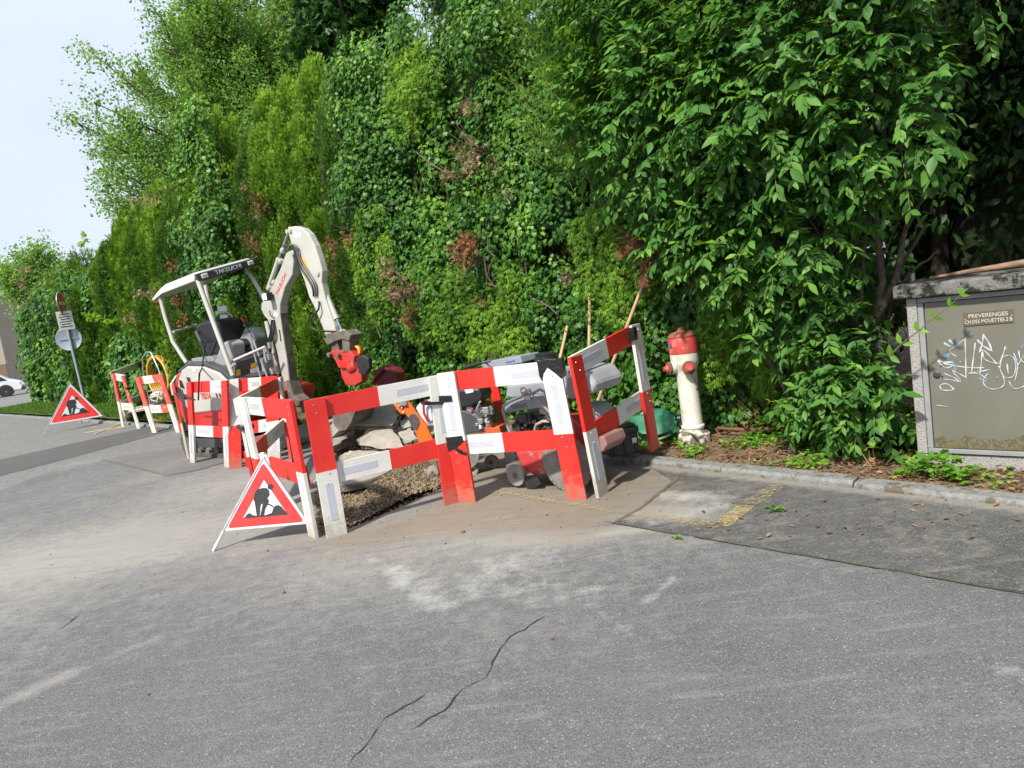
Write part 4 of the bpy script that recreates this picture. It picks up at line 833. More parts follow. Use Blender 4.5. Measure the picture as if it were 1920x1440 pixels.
# --- boom, arm and bucket
BY = .10; BP = lambda px, py, o=0.: E_(px, py, BY+o)
def bprof(px, o0, o1, name, m, parent, bevel=.012): return MB().prism([BP(a, b, o0) for a, b in px], EL_*(o1-o0)).build(name, m, parent, bevel=bevel)
boom = bprof([(536, 475), (543, 469), (548, 478), (550, 492), (548, 515), (534, 539), (525, 572), (525, 589), (529, 622), (538, 678), (542, 714), (548, 742), (531, 748), (529, 711), (520, 664), (510, 622), (502, 600), (495, 592), (489, 580), (490, 568), (500, 562), (506, 544), (525, 505)], -.07, .045, 'boom', M_CREAMD, exc)
bprof([(530, 716), (541, 712), (550, 742), (562, 752), (560, 762), (540, 760), (530, 745)], -.085, .085, 'boom_foot', M_MUDM, boom)
bprof([(524, 590), (526, 588), (531, 622), (540, 678), (544, 714), (550, 742), (547, 742), (542, 714), (537, 678), (528, 622)], -.066, .04, 'muddy_underside', M_MUDM, boom, bevel=.001)
bprof([(520, 745), (520, 775), (565, 775), (562, 750)], -.06, .1, 'swing_post', M_MUDM, exc)
arm = bprof([(539, 426), (552, 424), (567, 428), (579, 439), (590, 461), (599, 489), (604, 508), (603, 530), (610, 561), (627, 611), (630, 626), (613, 640), (607, 620), (590, 578), (579, 556), (571, 528), (560, 500), (554, 472), (546, 458), (540, 436)], -.055, .035, 'arm', M_CREAM, exc)
mb = MB()
for q in ((544, 433), (549, 474), (596, 513), (515, 640 - 5)): mb.lathe([(.03, 0), (.03, .012), (.018, .016), (0, .016)], BP(*q, -.057 if q[1] < 472 or q[0] > 590 else -.071), -EL_, 16)
each(mb, 'pin', M_CREAMD, boom, smooth=40)
MB().prism([BP(562, 485, -.057), BP(570, 483, -.057), BP(580, 512, -.057), BP(573, 516, -.057)], -EL_*.001).build('yellow_decal', M_YDEC, arm)
MB().prism([BP(552, 437, -.057), BP(564, 437, -.057), BP(564, 446, -.057), BP(552, 446, -.057)], -EL_*.001).build('white_decal', M_WDEC, arm)
ex_text('TAKEUCHI', .068, (527, 533), (.44, -1.), BY-.0705, M_RLET, boom, xs=1.1, bold=.0008)
MB().prism([BP(514, 585, -.072), BP(522, 588, -.072), BP(520, 594, -.072), BP(513, 592, -.072)], -EL_*.001).build('white_decal', M_WDEC, boom)
MB().prism([BP(523, 618, -.071), BP(525, 618, -.071), BP(528, 640, -.071), BP(526, 640, -.071)], -EL_*.003).build('slot', M_SBLK, boom)
def cyl(a, b, o, r, name, parent, split=.55):
    A, B = BP(*a, o), BP(*b, o); c = A+(B-A)*split; mb = MB().tube([A, c], r, 12); mb.tube([c-(c-A)*.03, c+(B-A)*.02], r*1.15, 12); ob = mb.build(name, M_CREAM, parent, smooth=40)
    MB().tube([c, B], r*.5, 10).build('piston_rod', M_CHROME, ob, smooth=40); MB().lathe([(r*.9, -.03), (r*.9, .03)], B-EL_*0, EL_, 12).build('rod_eye', M_CREAMD, ob, smooth=40); return ob
cyl((503, 542), (541, 434), 0., .03, 'arm_cylinder', exc, .52)
cyl((516, 600), (537, 712), -.13, .036, 'boom_cylinder', exc, .72) if False else None
cyl((500, 602), (526, 722), .0, .032, 'boom_cylinder', exc, .8)
cyl((597, 518), (642, 622), -.0, .033, 'bucket_cylinder', exc, .75)
# hoses
M_GHOSE = mat('grey_hose', (.1, .1, .1), .4)
def hose(L, r=.012, nm='hydraulic_hose', m=None, par=boom):
    P = [BP(*q) for q in L]; C = []
    for i in range(len(P)-1):
        p0, p1, p2, p3 = P[max(0, i-1)], P[i], P[i+1], P[min(len(P)-1, i+2)]
        for t in np.linspace(0, 1, 6, endpoint=False): C.append(.5*((2*p1)+(-p0+p2)*t+(2*p0-5*p1+4*p2-p3)*t*t+(-p0+3*p1-3*p2+p3)*t**3))
    C.append(P[-1]); return MB().tube(C, r, 8).build(nm, m or M_HOSEB, par, smooth=60)
for d in (0, 3, 6):
    hose([(533+d, 468, -.08), (541+d, 459, -.1), (550+d, 463, -.09), (555+d, 480, -.08), (562+d, 500-d, -.075), (575+d, 520-d, -.07), (586+d, 540-d, -.075), (588+d, 556, -.07)], .011, m=M_GHOSE if d else M_HOSEB)
hose([(598, 565, -.07), (597, 580, -.1), (585, 595, -.13), (584, 610, -.14), (592, 619, -.13), (610, 621, -.1), (630, 622, -.07)], .012, par=arm)
hose([(510, 600, -.1), (508, 625, -.12), (503, 640, -.1), (502, 655, -.1)], .018); hose([(513, 600, -.08), (512, 625, -.12), (507, 640, -.12), (507, 660, -.12)], .018)
hose([(505, 582, -.1), (508, 592, -.1), (514, 596, -.08)], .006)
mb = MB()
for q in ((530, 470), (527, 490), (514, 530), (505, 540), (510, 560)): mb.lathe([(.03, -.03), (.035, 0), (.03, .03)], BP(*q, -.05), (EF+ZZ), 10)
each(mb, 'hose_fitting', M_CREAMD, boom, bevel=.005)
mb = MB()
for i in range(16): mb.box(BP(503+rng.uniform(-7, 9), 640+rng.uniform(0, 80)*1., rng.uniform(-.2, -.08)), EF*.02, EL_*.02, ZZ*rng.uniform(.02, .05))
each(mb, 'valve_block', M_GREY, exc, bevel=.004)
# work light on the boom
wl = BP(502, 556, -.14); mb = MB(); mb.box(wl, EF*.045+ZZ*.0, EL_*.05, ZZ*.05); ob = mb.build('work_light', M_RUB, exc, bevel=.012)
MB().box(wl-EL_*.052+EF*.012, EF*.045, EL_*.004, ZZ*.042).build('lens', M_LENS, ob, bevel=.004)
# link, quick coupler and tilting rotator
bprof([(607, 637), (616, 626), (630, 622), (646, 620), (658, 628), (654, 640), (640, 636), (624, 642), (614, 648)], -.09, .09, 'linkage', M_MUDM, arm)
bprof([(619, 640), (633, 640), (636, 662), (622, 664)], -.05, .05, 'linkage', M_MUDM, arm); bprof([(640, 630), (655, 630), (655, 662), (642, 664)], -.07, .07, 'linkage', M_MUDM, arm)
cp = bprof([(616, 662), (622, 657), (655, 657), (664, 668), (662, 690), (650, 694), (634, 690), (628, 676)], -.07, .05, 'quick_coupler', M_DRED, exc)
bprof([(637, 688), (658, 684), (676, 694), (678, 716), (664, 724), (648, 722), (640, 706)], -.06, .04, 'coupler_lower', M_DRED, cp)
bprof([(634, 676), (656, 676), (656, 690), (636, 690)], -.1, -.09, 'coupler_plate', M_ERED, cp, .006)
mb = MB(); 
for q in ((619, 665), (635, 666)): mb.lathe([(.03, 0), (.03, .03), (.02, .035), (0, .035)], BP(*q, -.09), -EL_, 14)
each(mb, 'coupler_pin', M_MUDM, cp, smooth=40)
mb = MB(); mb.lathe([(.07, -.08), (.085, -.04), (.085, .04), (.07, .07)], BP(665, 686, -.02), EF*.8+ZZ*.3, 20); mb.build('rotator', M_DRED, exc, smooth=40)
bprof([(666, 672), (680, 665), (690, 672), (692, 690), (684, 704), (672, 700)], -.16, -.1, 'rotator_cover', M_SBLK, exc, .015)
mb = MB(); c = BP(671, 658, .02); mb.tube([c+EF*.05*math.cos(a)+ZZ*.055*math.sin(a) for a in np.linspace(-2.6, 2.6, 12)], .022, 8); mb.build('lifting_hook', M_DRED, exc, smooth=60)
MB().tube([c+EF*.05*math.cos(a)+ZZ*.055*math.sin(a)-EL_*.02 for a in np.linspace(-.5, 1.5, 6)], .016, 8).build('hook_latch', M_YDEC, exc, smooth=60)
# bucket hanging below the rotator, curved shell
bk = [BP(*q, -.25) for q in [(664, 716), (690, 712), (712, 735), (706, 760), (690, 783), (668, 797), (645, 805), (634, 800), (648, 785), (660, 765), (664, 740)]]
bp_ = [(646, 736), (688, 730), (699, 741), (690, 752), (665, 770), (657, 790), (648, 804), (636, 806), (627, 796), (624, 775), (634, 750)]
MB().prism([BP(*q, -.2) for q in bp_], EL_*.012).build('bucket_side', M_MUDM, exc); MB().prism([BP(*q, -.2)+EL_*.3 for q in bp_], EL_*.012).build('bucket_side', M_MUDM, exc)
mb = MB(); out = bp_[1:]; 
for a, b in zip(out[:-1], out[1:]): mb.prism([BP(*a, -.2), BP(*b, -.2), BP(*b, -.2)+EL_*.31, BP(*a, -.2)+EL_*.31], nrm(np.cross(BP(*b)-BP(*a), EL_))*.012)
mb.build('bucket_shell', M_MUDM, exc)
# spare dark red bucket behind
c = G(722, 705, .5); Pb = Plane(EX(3.4, .75, 0), EF); rb = empty('spare_bucket', np.array([*Pb.at(722, 720)[:2], 0.]), 'dark red excavator bucket standing behind the rubble against the hedge', 'bucket')
MB().prism([Pb.at(*q) for q in [(700, 712), (701, 696), (716, 686), (722, 690), (735, 692), (742, 700), (752, 770), (735, 800), (712, 802)]], EL_*.16).build('shell', mat('dark_red_paint', (.16, .02, .025), .45, col2=(.1, .02, .02), vscale=8), rb, bevel=.01)
mb = MB(); mb.bar(Pb.at(698, 716, -.02), Pb.at(722, 688, -.02), .05, .03, EL_); mb.bar(Pb.at(722, 690, -.02), Pb.at(745, 700, -.02), .05, .03, EL_); mb.build('rim', MATS['dark_red_paint'], rb, bevel=.004)
# ================================================================== RED FLOOR SAW
M_SGREY = mat('saw_grey_paint', (.27, .29, .32), .45, col2=(.22, .24, .27), vscale=6, spots=((.36, .35, .32), .68, 18))
M_STANK = mat('tank_plastic', (.33, .34, .35), .4, col2=(.27, .28, .29), vscale=5)
M_SRD = mat('saw_red_dusty', (.5, .035, .035), .55, col2=(.42, .05, .05), vscale=5, spots=[((.33, .25, .22), .6, 9), ((.4, .3, .26), .7, 25)])
M_ENGM = mat('engine_metal_grimy', (.16, .16, .15), .5, .5, col2=(.05, .05, .048), vscale=24, bump=.6)
M_ENGD = mat('engine_dark', (.03, .03, .03), .5, var=.5)
M_TAN = mat('dusty_tan_cover', (.36, .3, .22), .8, var=.2)
M_BLADE = mat('saw_blade_steel', (.3, .29, .27), .55, .3, col2=(.15, .145, .135), vscale=9)
M_WHEEL = mat('wheel_grey', (.2, .19, .17), .8, col2=(.3, .28, .25), vscale=14)
a = G(969, 913); b = G(1063, 921); SP = Plane(a, b-a); sP = SP.at
if (b-a)@SP.e < 0: pass
saw = empty('floor_saw', G2((a+b)/2+SP.n*.25), 'red and grey dusty floor saw with big water tank, behind the taped barrier', 'floor saw')
def sprof(px, o0, o1, name, m, parent=None, bevel=.012, P=None):
    P = P or SP; return MB().prism([P.at(x, y, o0) for x, y in px], P.n*(o1-o0)).build(name, m, parent or saw, bevel=bevel)
sprof([(968, 848), (998, 846), (1060, 842), (1096, 860), (1096, 868), (1003, 893), (992, 886), (978, 876)], .02, .05, 'blade_guard', M_SRD)
sprof([(966, 845), (1090, 838), (1100, 852), (1095, 862), (975, 868)], .08, .5, 'chassis', M_SRD)
sprof([(965, 790), (1070, 785), (1095, 800), (1098, 850), (968, 856)], .12, .46, 'frame_box', M_SRD)
c = SP.at(1062, 868, 0.0); rb_ = .235; bl = MB(); NT = 32; prf = []
for i in range(NT):
    a0 = 2*math.pi*i/NT; w_ = 2*math.pi/NT
    for t, r in ((0, rb_), (.84, rb_), (.86, rb_*.93), (.98, rb_*.93)): prf.append(c+SP.e*r*math.cos(a0+t*w_)+ZZ*r*math.sin(a0+t*w_))
bl.prism(prf, SP.n*.004); blade = bl.build('saw_blade', M_BLADE, saw)
rg = MB()
for r in (.1, .13, .16, .19): rg.tube([c-SP.n*.001+SP.e*r*math.cos(t)+ZZ*r*math.sin(t) for t in np.linspace(0, 2*math.pi, 40)], .0018, 4)
rg.lathe([(.05, -.008), (.05, .008), (0, .012)], c, -SP.n, 20); rg.build('flange', M_WHEEL, blade, smooth=40)
def wheel(P, px, r, off, parent, w=.045, nm='wheel', m=None, ground=True):
    c = P.at(*px, off); 
    wl = MB().lathe([(r*.72, -w/2), (r*.97, -w/2*.9), (r, -w/4), (r, w/4), (r*.97, w/2*.9), (r*.72, w/2)], c, -P.n, 28).build(nm, m or M_WHEEL, parent, smooth=50)
    MB().lathe([(r*.7, -w*.35), (r*.68, w*.4), (r*.4, w*.28), (r*.3, w*.5), (r*.12, w*.6), (r*.12, w*.72), (0, w*.74)], c, -P.n, 20).build('rim', M_MUDM, wl, smooth=40); return wl
wheel(SP, (969, 890), .092, -.02, saw, .05)
wheel(SP, (985, 880), .09, .45, saw, .05); wheel(SP, (1085, 880), .09, .45, saw, .05)
sprof([(947, 888), (949, 872), (962, 866), (985, 862), (992, 872), (985, 880), (960, 884), (955, 893)], .03, .04, 'wheel_fork', M_MUDM, bevel=.003)
sprof([(983, 893), (1004, 890), (1014, 908), (992, 920), (986, 914)], -.03, -.02, 'mud_flap', M_RUB, bevel=.002)
# engine bay
eng = sprof([(962, 780), (1010, 772), (1040, 790), (1040, 812), (975, 815)], .1, .45, 'engine', M_ENGM)
mb = MB()
for i in range(26):
    p = SP.at(rng.uniform(968, 1036), rng.uniform(778, 812), rng.uniform(.04, .1)); r = rng.uniform(.012, .03)
    if i % 2: mb.box(p, SP.e*r*1.4, SP.n*r, ZZ*r)
    else: mb.lathe([(r, -r), (r, r), (r*.5, r*1.3), (0, r*1.3)], p, nrm(rng.normal(size=3)), 10)
each(mb, 'engine_fitting', M_ENGD, eng, bevel=.003)
mb = MB()
for i in range(7): mb.tube([SP.at(968+4*i, 785, .09), SP.at(970+4*i, 808, .09)], .004, 6)
for k in range(9): mb.box(SP.at(985+k*1.0, 776+2*k, .08), SP.e*.07, SP.n*.03, ZZ*.003)
mb.build('cooling_fins', M_ENGM, eng)
MB().tube([SP.at(1003, 806, .02), SP.at(1006, 796, .01), SP.at(1018, 790, .01), SP.at(1032, 790, .03), SP.at(1040, 796, .05)], .013, 8).build('exhaust_pipe', M_TAN, eng, smooth=60)
sprof([(1008, 768), (1030, 765), (1042, 778), (1030, 782), (1012, 776)], .04, .14, 'air_filter_cover', M_TAN)
cov = sprof([(945, 765), (950, 752), (972, 745), (1000, 742), (1018, 742), (1033, 756), (1038, 782), (1026, 774), (1010, 766), (975, 770), (947, 776)], .03, .09, 'engine_cover', M_SGREY)
mb = MB()
for i in range(6): 
    x = 958+5*i; mb.prism([SP.at(x, 760-.7*i, .028), SP.at(x+1.6, 760-.7*i, .028), SP.at(x+5.6, 767-.7*i, .028), SP.at(x+4, 767-.7*i, .028)], SP.n*.004)
mb.build('cooling_slot', M_SBLK, cov)
sprof([(948, 744), (950, 724), (1020, 716), (1028, 740), (1000, 741), (960, 746)], .1, .5, 'rear_housing', M_SGREY)
fr = MB().tube([SP.at(966, 836, -.01), SP.at(952, 800, -.01), SP.at(943, 770, -.01), (SP.at(944, 762, -.01)), SP.at(955, 753, -.01), SP.at(985, 741, -.01), SP.at(1000, 737, -.01), SP.at(1012, 730, -.01), SP.at(1022, 735, -.01), SP.at(1028, 752, -.01), SP.at(1032, 780, -.01)], .012, 10).build('tube_frame', M_SGREY, saw, smooth=60)
MB().tube([SP.at(982, 734, -.01)+SP.e*.03*math.cos(t)+ZZ*.03*math.sin(t) for t in np.linspace(0, 6.28, 14)], .006, 6).build('lifting_eye', M_ENGM, saw)
mb = MB(); mb.box(SP.at(989, 746, -.02), SP.e*.03, SP.n*.008, ZZ*.018); mb.build('latch_plate', M_STEEL, saw, bevel=.004)
mb = MB()
for k in range(5):
    mb.tube([SP.at(980+rng.uniform(-3, 3), 738+rng.uniform(-4, 4), -.03), SP.at(994, 732+rng.uniform(-4, 5), -.045), SP.at(1001+rng.uniform(-2, 2), 745, -.04), SP.at(1010+k, 752+k, -.03), SP.at(1022+2*k, 762+3*k, -.02), SP.at(1030+2*k, 776+rng.uniform(-4, 5), -.01)], .005, 6)
mb.build('rope', M_TAN, saw, smooth=60)
tk = sprof([(1058, 735), (1060, 705), (1075, 694), (1100, 698), (1117, 722), (1112, 738), (1085, 746), (1066, 752)], .0, .4, 'water_tank', M_STANK, bevel=.03)
sprof([(1010, 700), (1060, 690), (1064, 735), (1015, 745)], .15, .45, 'tank_front', M_STANK, bevel=.03)
c = SP.at(1025, 684, .25); MB().lathe([(.085, 0), (.085, .04), (.1, .045), (.1, .06), (.085, .065), (.085, .08), (.092, .09), (.06, .1), (0, .1)], c, (.05, 0, 1), 28).build('tank_lid', M_BOX, tk, smooth=40)
ct = sprof([(915, 684), (922, 676), (975, 668), (979, 680), (925, 690)], .15, .4, 'control_panel', M_SGREY, bevel=.006)
MB().prism([SP.at(948, 678, .148), SP.at(965, 675, .148), SP.at(965, 678, .148), SP.at(948, 681, .148)], -SP.n*.001).build('blue_sticker', mat('blue_sticker', (.05, .15, .45), .5), ct)
mb = MB(); mb.tube([SP.at(872, 689, .2), SP.at(902, 680, .2)], [.017, .017], 10); mb.tube([SP.at(915, 678, .3), SP.at(935, 673, .3)], .017, 10); each(mb, 'handle_grip', M_RUB, saw, smooth=40)
mb = MB(); mb.tube([SP.at(902, 680, .2), SP.at(925, 676, .2)], .01, 8); mb.tube([SP.at(928, 678, .2), SP.at(924, 672, .2)], .006, 6); mb.lathe([(0, -.015), (.02, -.01), (.02, .01), (0, .015)], SP.at(923, 667, .2), ZZ, 12); mb.build('handle_bar', M_ENGM, saw, smooth=40)
sprof([(900, 682), (906, 677), (916, 690), (908, 692)], .2, .3, 'lever_box', M_SGREY, bevel=.004)
mb = MB(); 
for q in ((1108, 782), (1104, 800)): mb.tube([SP.at(q[0]-15, q[1]-25, .1), SP.at(q[0]+5, q[1]-15, .1), SP.at(q[0]+8, q[1]+5, .1), SP.at(q[0]-5, q[1]+15, .1)], .006, 6)
mb.build('cable', M_GHOSE, saw, smooth=60)
sprof([(1102, 822), (1132, 818), (1138, 836), (1130, 848), (1106, 852)], .02, .3, 'front_weight', mat('dusty_pink_red', (.3, .1, .09), .7, col2=(.24, .17, .15), vscale=8), bevel=.012)
sprof([(1080, 760), (1112, 765), (1124, 780), (1122, 800), (1090, 820)], .15, .4, 'fuel_tank', M_SGREY, bevel=.03)
# ================================================================== ORANGE FLOOR SAW
M_OR = mat('orange_paint', (.72, .14, .015), .4, col2=(.64, .12, .015), vscale=5, spots=((.5, .2, .08), .7, 16))
M_ORR = mat('orange_red_frame', (.5, .1, .04), .55, var=.15)
a = G(812, 899); b = G(880, 905); OP = Plane(a, nrm(np.array([.9, -.35, 0])))
osw = empty('floor_saw', G2(a+OP.n*.2+OP.e*.15), 'smaller orange floor saw with black engine and round guard, beside the slabs', 'floor saw')
def oprof(px, o0, o1, name, m, parent=None, bevel=.008): return sprof(px, o0, o1, name, m, parent or osw, bevel, OP)
arm_ = oprof([(736, 757), (744, 757), (752, 764), (764, 752), (771, 760), (778, 772), (800, 800), (812, 826), (812, 836), (786, 832), (780, 815), (770, 795), (762, 778), (752, 777), (745, 770)], .0, .03, 'depth_arm', M_OR)
dl = oprof([(765, 783), (770, 776), (778, 776), (785, 784), (787, 794), (782, 806), (776, 806), (770, 798)], -.006, .0, 'depth_dial', M_DGREY, bevel=.003)
MB().bar(OP.at(775, 787, -.008), OP.at(784, 795, -.008), .006, .004).build('dial_needle', M_ERED, dl)
mb = MB(); mb.box(OP.at(757, 755, .0), OP.e*.04, OP.n*.03, ZZ*.025)
for q in ((749, 762), (757, 773), (754, 765)): mb.lathe([(.012, 0), (.012, .012), (0, .014)], OP.at(*q, -.002), -OP.n, 8)
mb.build('clamp', M_STEEL, osw, bevel=.004)
oprof([(778, 765), (785, 757), (796, 752), (806, 756), (812, 790), (800, 798), (788, 784)], .06, .2, 'water_can', mat('white_plastic', (.6, .65, .68), .35), bevel=.02)
MB().tube([OP.at(800, 750, .02), OP.at(794, 760, .02), OP.at(795, 775, .02), OP.at(803, 792, .02)], .012, 8).build('handle_tube', M_ERED, osw, smooth=60)
en = oprof([(850, 745), (852, 736), (868, 729), (898, 728), (905, 742), (902, 752), (885, 762), (858, 768)], .05, .3, 'engine_cowl', M_BOX, bevel=.02)
MB().prism([OP.at(871, 731, .048), OP.at(886, 729, .048), OP.at(888, 735, .048), OP.at(874, 738, .048)], -OP.n*.001).build('white_label', M_WDEC, en)
oprof([(862, 765), (900, 758), (920, 780), (924, 800), (872, 806)], .1, .32, 'engine_block', M_ENGM)
mb = MB()
for i in range(24):
    p = OP.at(rng.uniform(872, 922), rng.uniform(762, 800), rng.uniform(.03, .1)); r = rng.uniform(.008, .024); 
    if i % 3: mb.lathe([(r, -r*1.5), (r, r*1.5), (r*.5, r*1.8), (0, r*1.8)], p, nrm(rng.normal(size=3)), 10)
    else: mb.box(p, OP.e*r*1.5, OP.n*r, ZZ*r*1.5)
each(mb, 'engine_fitting', M_STEEL, en, bevel=.002)
MB().lathe([(.01, -.012), (.016, 0), (.01, .012)], OP.at(885, 768, .02), -OP.n, 10).build('red_knob', M_ERED, en, smooth=40)
MB().tube([OP.at(893, 770, .02), OP.at(899, 755, .02), OP.at(902, 752, .02)], .01, 8).build('lever', M_STEEL, en)
oprof([(905, 812), (905, 803), (920, 798), (923, 803), (936, 800), (940, 815), (920, 818)], .05, .25, 'frame', M_ORR, bevel=.004)
c = OP.at(868, 815, .04); gd = MB(); R_ = .22
pf = [c+OP.e*R_*math.cos(t)+ZZ*R_*math.sin(t) for t in np.linspace(.05, math.pi*.9, 20)]+[c-OP.e*.16]
gd.prism(pf, OP.n*.07); gd.build('blade_guard', M_DGREY, osw, bevel=.01)
c2 = OP.at(866, 848, .07); MB().lathe([(.17, -.002), (.17, .002)], c2, OP.n, 40).build('saw_blade', M_BLADE, osw)
oprof([(800, 832), (880, 838), (925, 836), (925, 850), (880, 856), (800, 856)], .1, .3, 'base_plate', M_DGREY)
wheel(OP, (812, 885), .062, -.02, osw, .035); wheel(OP, (922, 866), .07, .3, osw, .04); wheel(OP, (888, 880), .05, .12, osw, .04)
# ================================================================== BROKEN ASPHALT SLABS AND STONES
M_SLAB = mat('asphalt_slab', (.33, .30, .255), .9, col2=(.23, .212, .185), vscale=9, spots=[((.1, .095, .085), .68, 22), ((.4, .35, .28), .62, 8)], bump=.5, bscale=70)
M_SLABE = mat('slab_broken_edge', (.2, .175, .14), .95, col2=(.1, .09, .075), vscale=40, spots=((.28, .25, .2), .6, 50), bump=1., bscale=40)
def slab(pts, th, label, nsub=5):
    P = [G(x, y, z) for x, y, z in pts]; n = len(P); top = []
    for i in range(n):
        a, b = P[i], P[(i+1) % n]
        for k in range(nsub):
            t = k/nsub; j = np.array([rng.normal(), rng.normal(), rng.normal()*.3])*.009*(0 if k == 0 else 1); top.append(a+(b-a)*t+j)
    c = sum(P)/n; nn = np.zeros(3)
    for i in range(n): nn += np.cross(P[i]-c, P[(i+1) % n]-c)
    nn = nrm(nn); nn = nn if nn[2] > 0 else -nn; m = len(top)
    lay = [top]
    for f in (.35, .7, 1.): lay.append([p-nn*th*f+nrm(p-c)*rng.normal()*.012+rng.normal(size=3)*.008 for p in top])
    V = [p for l in lay for p in l]; F = [tuple(range(m))]; M = [0]
    for l in range(3):
        for i in range(m): F.append((l*m+i, l*m+(i+1) % m, (l+1)*m+(i+1) % m, (l+1)*m+i)); M.append(1)
    F.append(tuple(range(4*m-1, 3*m-1, -1))); M.append(1)
    mb = MB(); mb.add(V, F); mb.m = M; o = mb.build('asphalt_slab', [M_SLAB, M_SLABE]); return tag(o, label, 'asphalt slab', 'broken asphalt slabs heaped by the excavator')
slab([(621, 838, .16), (672, 808, .2), (735, 797, .3), (747, 778, .38), (735, 753, .52), (706, 757, .5), (655, 795, .36), (618, 800, .25)], .11, 'longest broken asphalt slab, tilted up under the excavator bucket')
slab([(672, 826, .14), (690, 803, .27), (733, 796, .27), (752, 828, .14), (757, 839, .08), (720, 842, .06), (676, 835, .1)], .09, 'pentagonal asphalt slab lying against the front of the longest one')
slab([(746, 812, .2), (771, 801, .26), (784, 822, .16), (758, 832, .14)], .11, 'small thick asphalt block left of the orange saw')
slab([(633, 866, .02), (636, 855, .04), (655, 845, .07), (700, 845, .06), (752, 846, .04), (762, 862, -.02), (690, 872, -.04)], .08, 'low asphalt slab nearest the barrier, partly hidden by its lower rail')
slab([(604, 824, .2), (607, 790, .3), (632, 782, .34), (640, 800, .26), (622, 826, .18)], .1, 'asphalt slab at the left end of the heap behind the wide red leg')
slab([(690, 812, .12), (700, 790, .2), (800, 775, .2), (840, 790, .12), (800, 825, .05)], .14, 'asphalt slab at the back of the heap under the others')
slab([(748, 790, .3), (765, 786, .32), (775, 798, .26), (757, 804, .24)], .09, 'rough dark lump of asphalt above the small block')
# manhole cover
c = (G(640, 905)+G(722, 893))/2; c = G(663, 893); c[2] = .006
mh = empty('manhole_cover', c, 'pale round concrete manhole cover at the edge of the gravel', 'manhole cover')
MB().lathe([(0, -.04), (.4, -.04), (.4, .018), (.385, .024), (0, .024)], c, ZZ, 48).build('cover', mat('pale_concrete', (.34, .31, .27), .85, col2=(.26, .24, .21), vscale=7, spots=((.2, .18, .15), .62, 20), bump=.3), mh, smooth=30)
MB().lathe([(.43, -.05), (.43, .008), (.405, .008), (.405, -.05)], c, ZZ, 48).build('frame_ring', M_MUDM, mh, smooth=30)
# gravel
def stones(name, P, r, m, parent=None):
    base = np.array([(1, 0, 0), (-1, 0, 0), (0, 1, 0), (0, -1, 0), (0, 0, 1), (0, 0, -1), (.6, .6, .5), (-.6, .6, .5), (.6, -.6, .5), (-.6, -.6, .5)])
    F = [(4, 6, 7), (4, 8, 6), (4, 9, 8), (4, 7, 9), (0, 6, 8), (2, 7, 6), (1, 9, 7), (3, 8, 9), (0, 2, 6), (2, 1, 7), (1, 3, 9), (3, 0, 8), (5, 2, 0), (5, 1, 2), (5, 3, 1), (5, 0, 3)]
    n = len(P); Q = rng.normal(size=(n, 3, 3)); Q = np.linalg.qr(Q)[0]; sc = r[:, None]*rng.uniform(.5, 1.2, (n, 3)); B = base[None]*(1+rng.normal(size=(n, 10, 1))*.12)*sc[:, None, :]
    V = np.einsum('nij,nkj->nki', Q, B)+P[:, None, :]; fl = np.array(F).ravel(); idx = (np.arange(n)[:, None]*10+fl[None]).ravel()
    return npmesh(name, V.reshape(-1, 3), idx, np.full(n*len(F), 3), m, parent, attr={'tint': np.repeat(rng.random(n), 10)})
def tintmat(name, c0, c1, c2, rough=.9):
    m = bpy.data.materials.new(name); m.use_nodes = True; N = m.node_tree.nodes; K = m.node_tree.links; b = N['Principled BSDF']; a = N.new('ShaderNodeAttribute'); a.attribute_name = 'tint'
    r = N.new('ShaderNodeValToRGB'); e = r.color_ramp.elements; e[0].color = (*c0, 1); e[1].color = (*c2, 1); x = e.new(.5); x.color = (*c1, 1); K.new(a.outputs['Fac'], r.inputs[0]); K.new(r.outputs[0], b.inputs['Base Color']); b.inputs['Roughness'].default_value = rough; return m
M_GRAV = tintmat('gravel', (.07, .05, .028), (.14, .1, .055), (.25, .2, .135))
def scatter(poly, n, zf, hz=.0):
    P = np.array(poly); lo, hi = P.min(0), P.max(0); out = []
    while len(out) < n:
        q = lo+(hi-lo)*rng.random((n*3, 2)); k = inpoly(q[:, 0], q[:, 1], poly); out += q[k].tolist()
    q = np.array(out[:n]); return np.column_stack([q, zf(q[:, 0], q[:, 1])])
def pitz(x, y):
    i = np.clip(((x-x0)/res).round().astype(int), 0, nx-1); j = np.clip(((y-y0)/res).round().astype(int), 0, ny-1); return Zp[j, i]
P = scatter(PIT, 5200, lambda x, y: pitz(x, y)+rng.uniform(0, .015, len(x)))
tag(stones('gravel', P, rng.gamma(1.8, .004, len(P))+.003, M_GRAV), kind='stuff')
# bank of spoil beside the orange saw
bank = [G(*q)[:2] for q in [(645, 950), (700, 905), (740, 880), (800, 868), (850, 872), (845, 905), (770, 925), (690, 965), (655, 985)]]
def bankz(x, y): d = sdseg(x, y, bank, True); return np.clip(d*.5, 0, .07)+.02*vn2(x*8, y*8)-.03
gx2 = np.linspace(min(p[0] for p in bank), max(p[0] for p in bank), 90); gy2 = np.linspace(min(p[1] for p in bank), max(p[1] for p in bank), 90); A2, B2 = np.meshgrid(gx2, gy2); k2 = inpoly(A2, B2, bank)
Z2 = np.where(k2, bankz(A2, B2), -.08); I = np.arange(8100).reshape(90, 90); kq = k2[:-1, :-1] & k2[1:, 1:] & k2[:-1, 1:] & k2[1:, :-1]
Q2 = np.stack([I[:-1, :-1], I[:-1, 1:], I[1:, 1:], I[1:, :-1]], -1)[kq].reshape(-1)
M_SPOIL = mat('spoil_earth', (.17, .12, .075), .95, col2=(.26, .2, .13), vscale=18, spots=((.06, .045, .03), .6, 12), bump=.8, bscale=60)
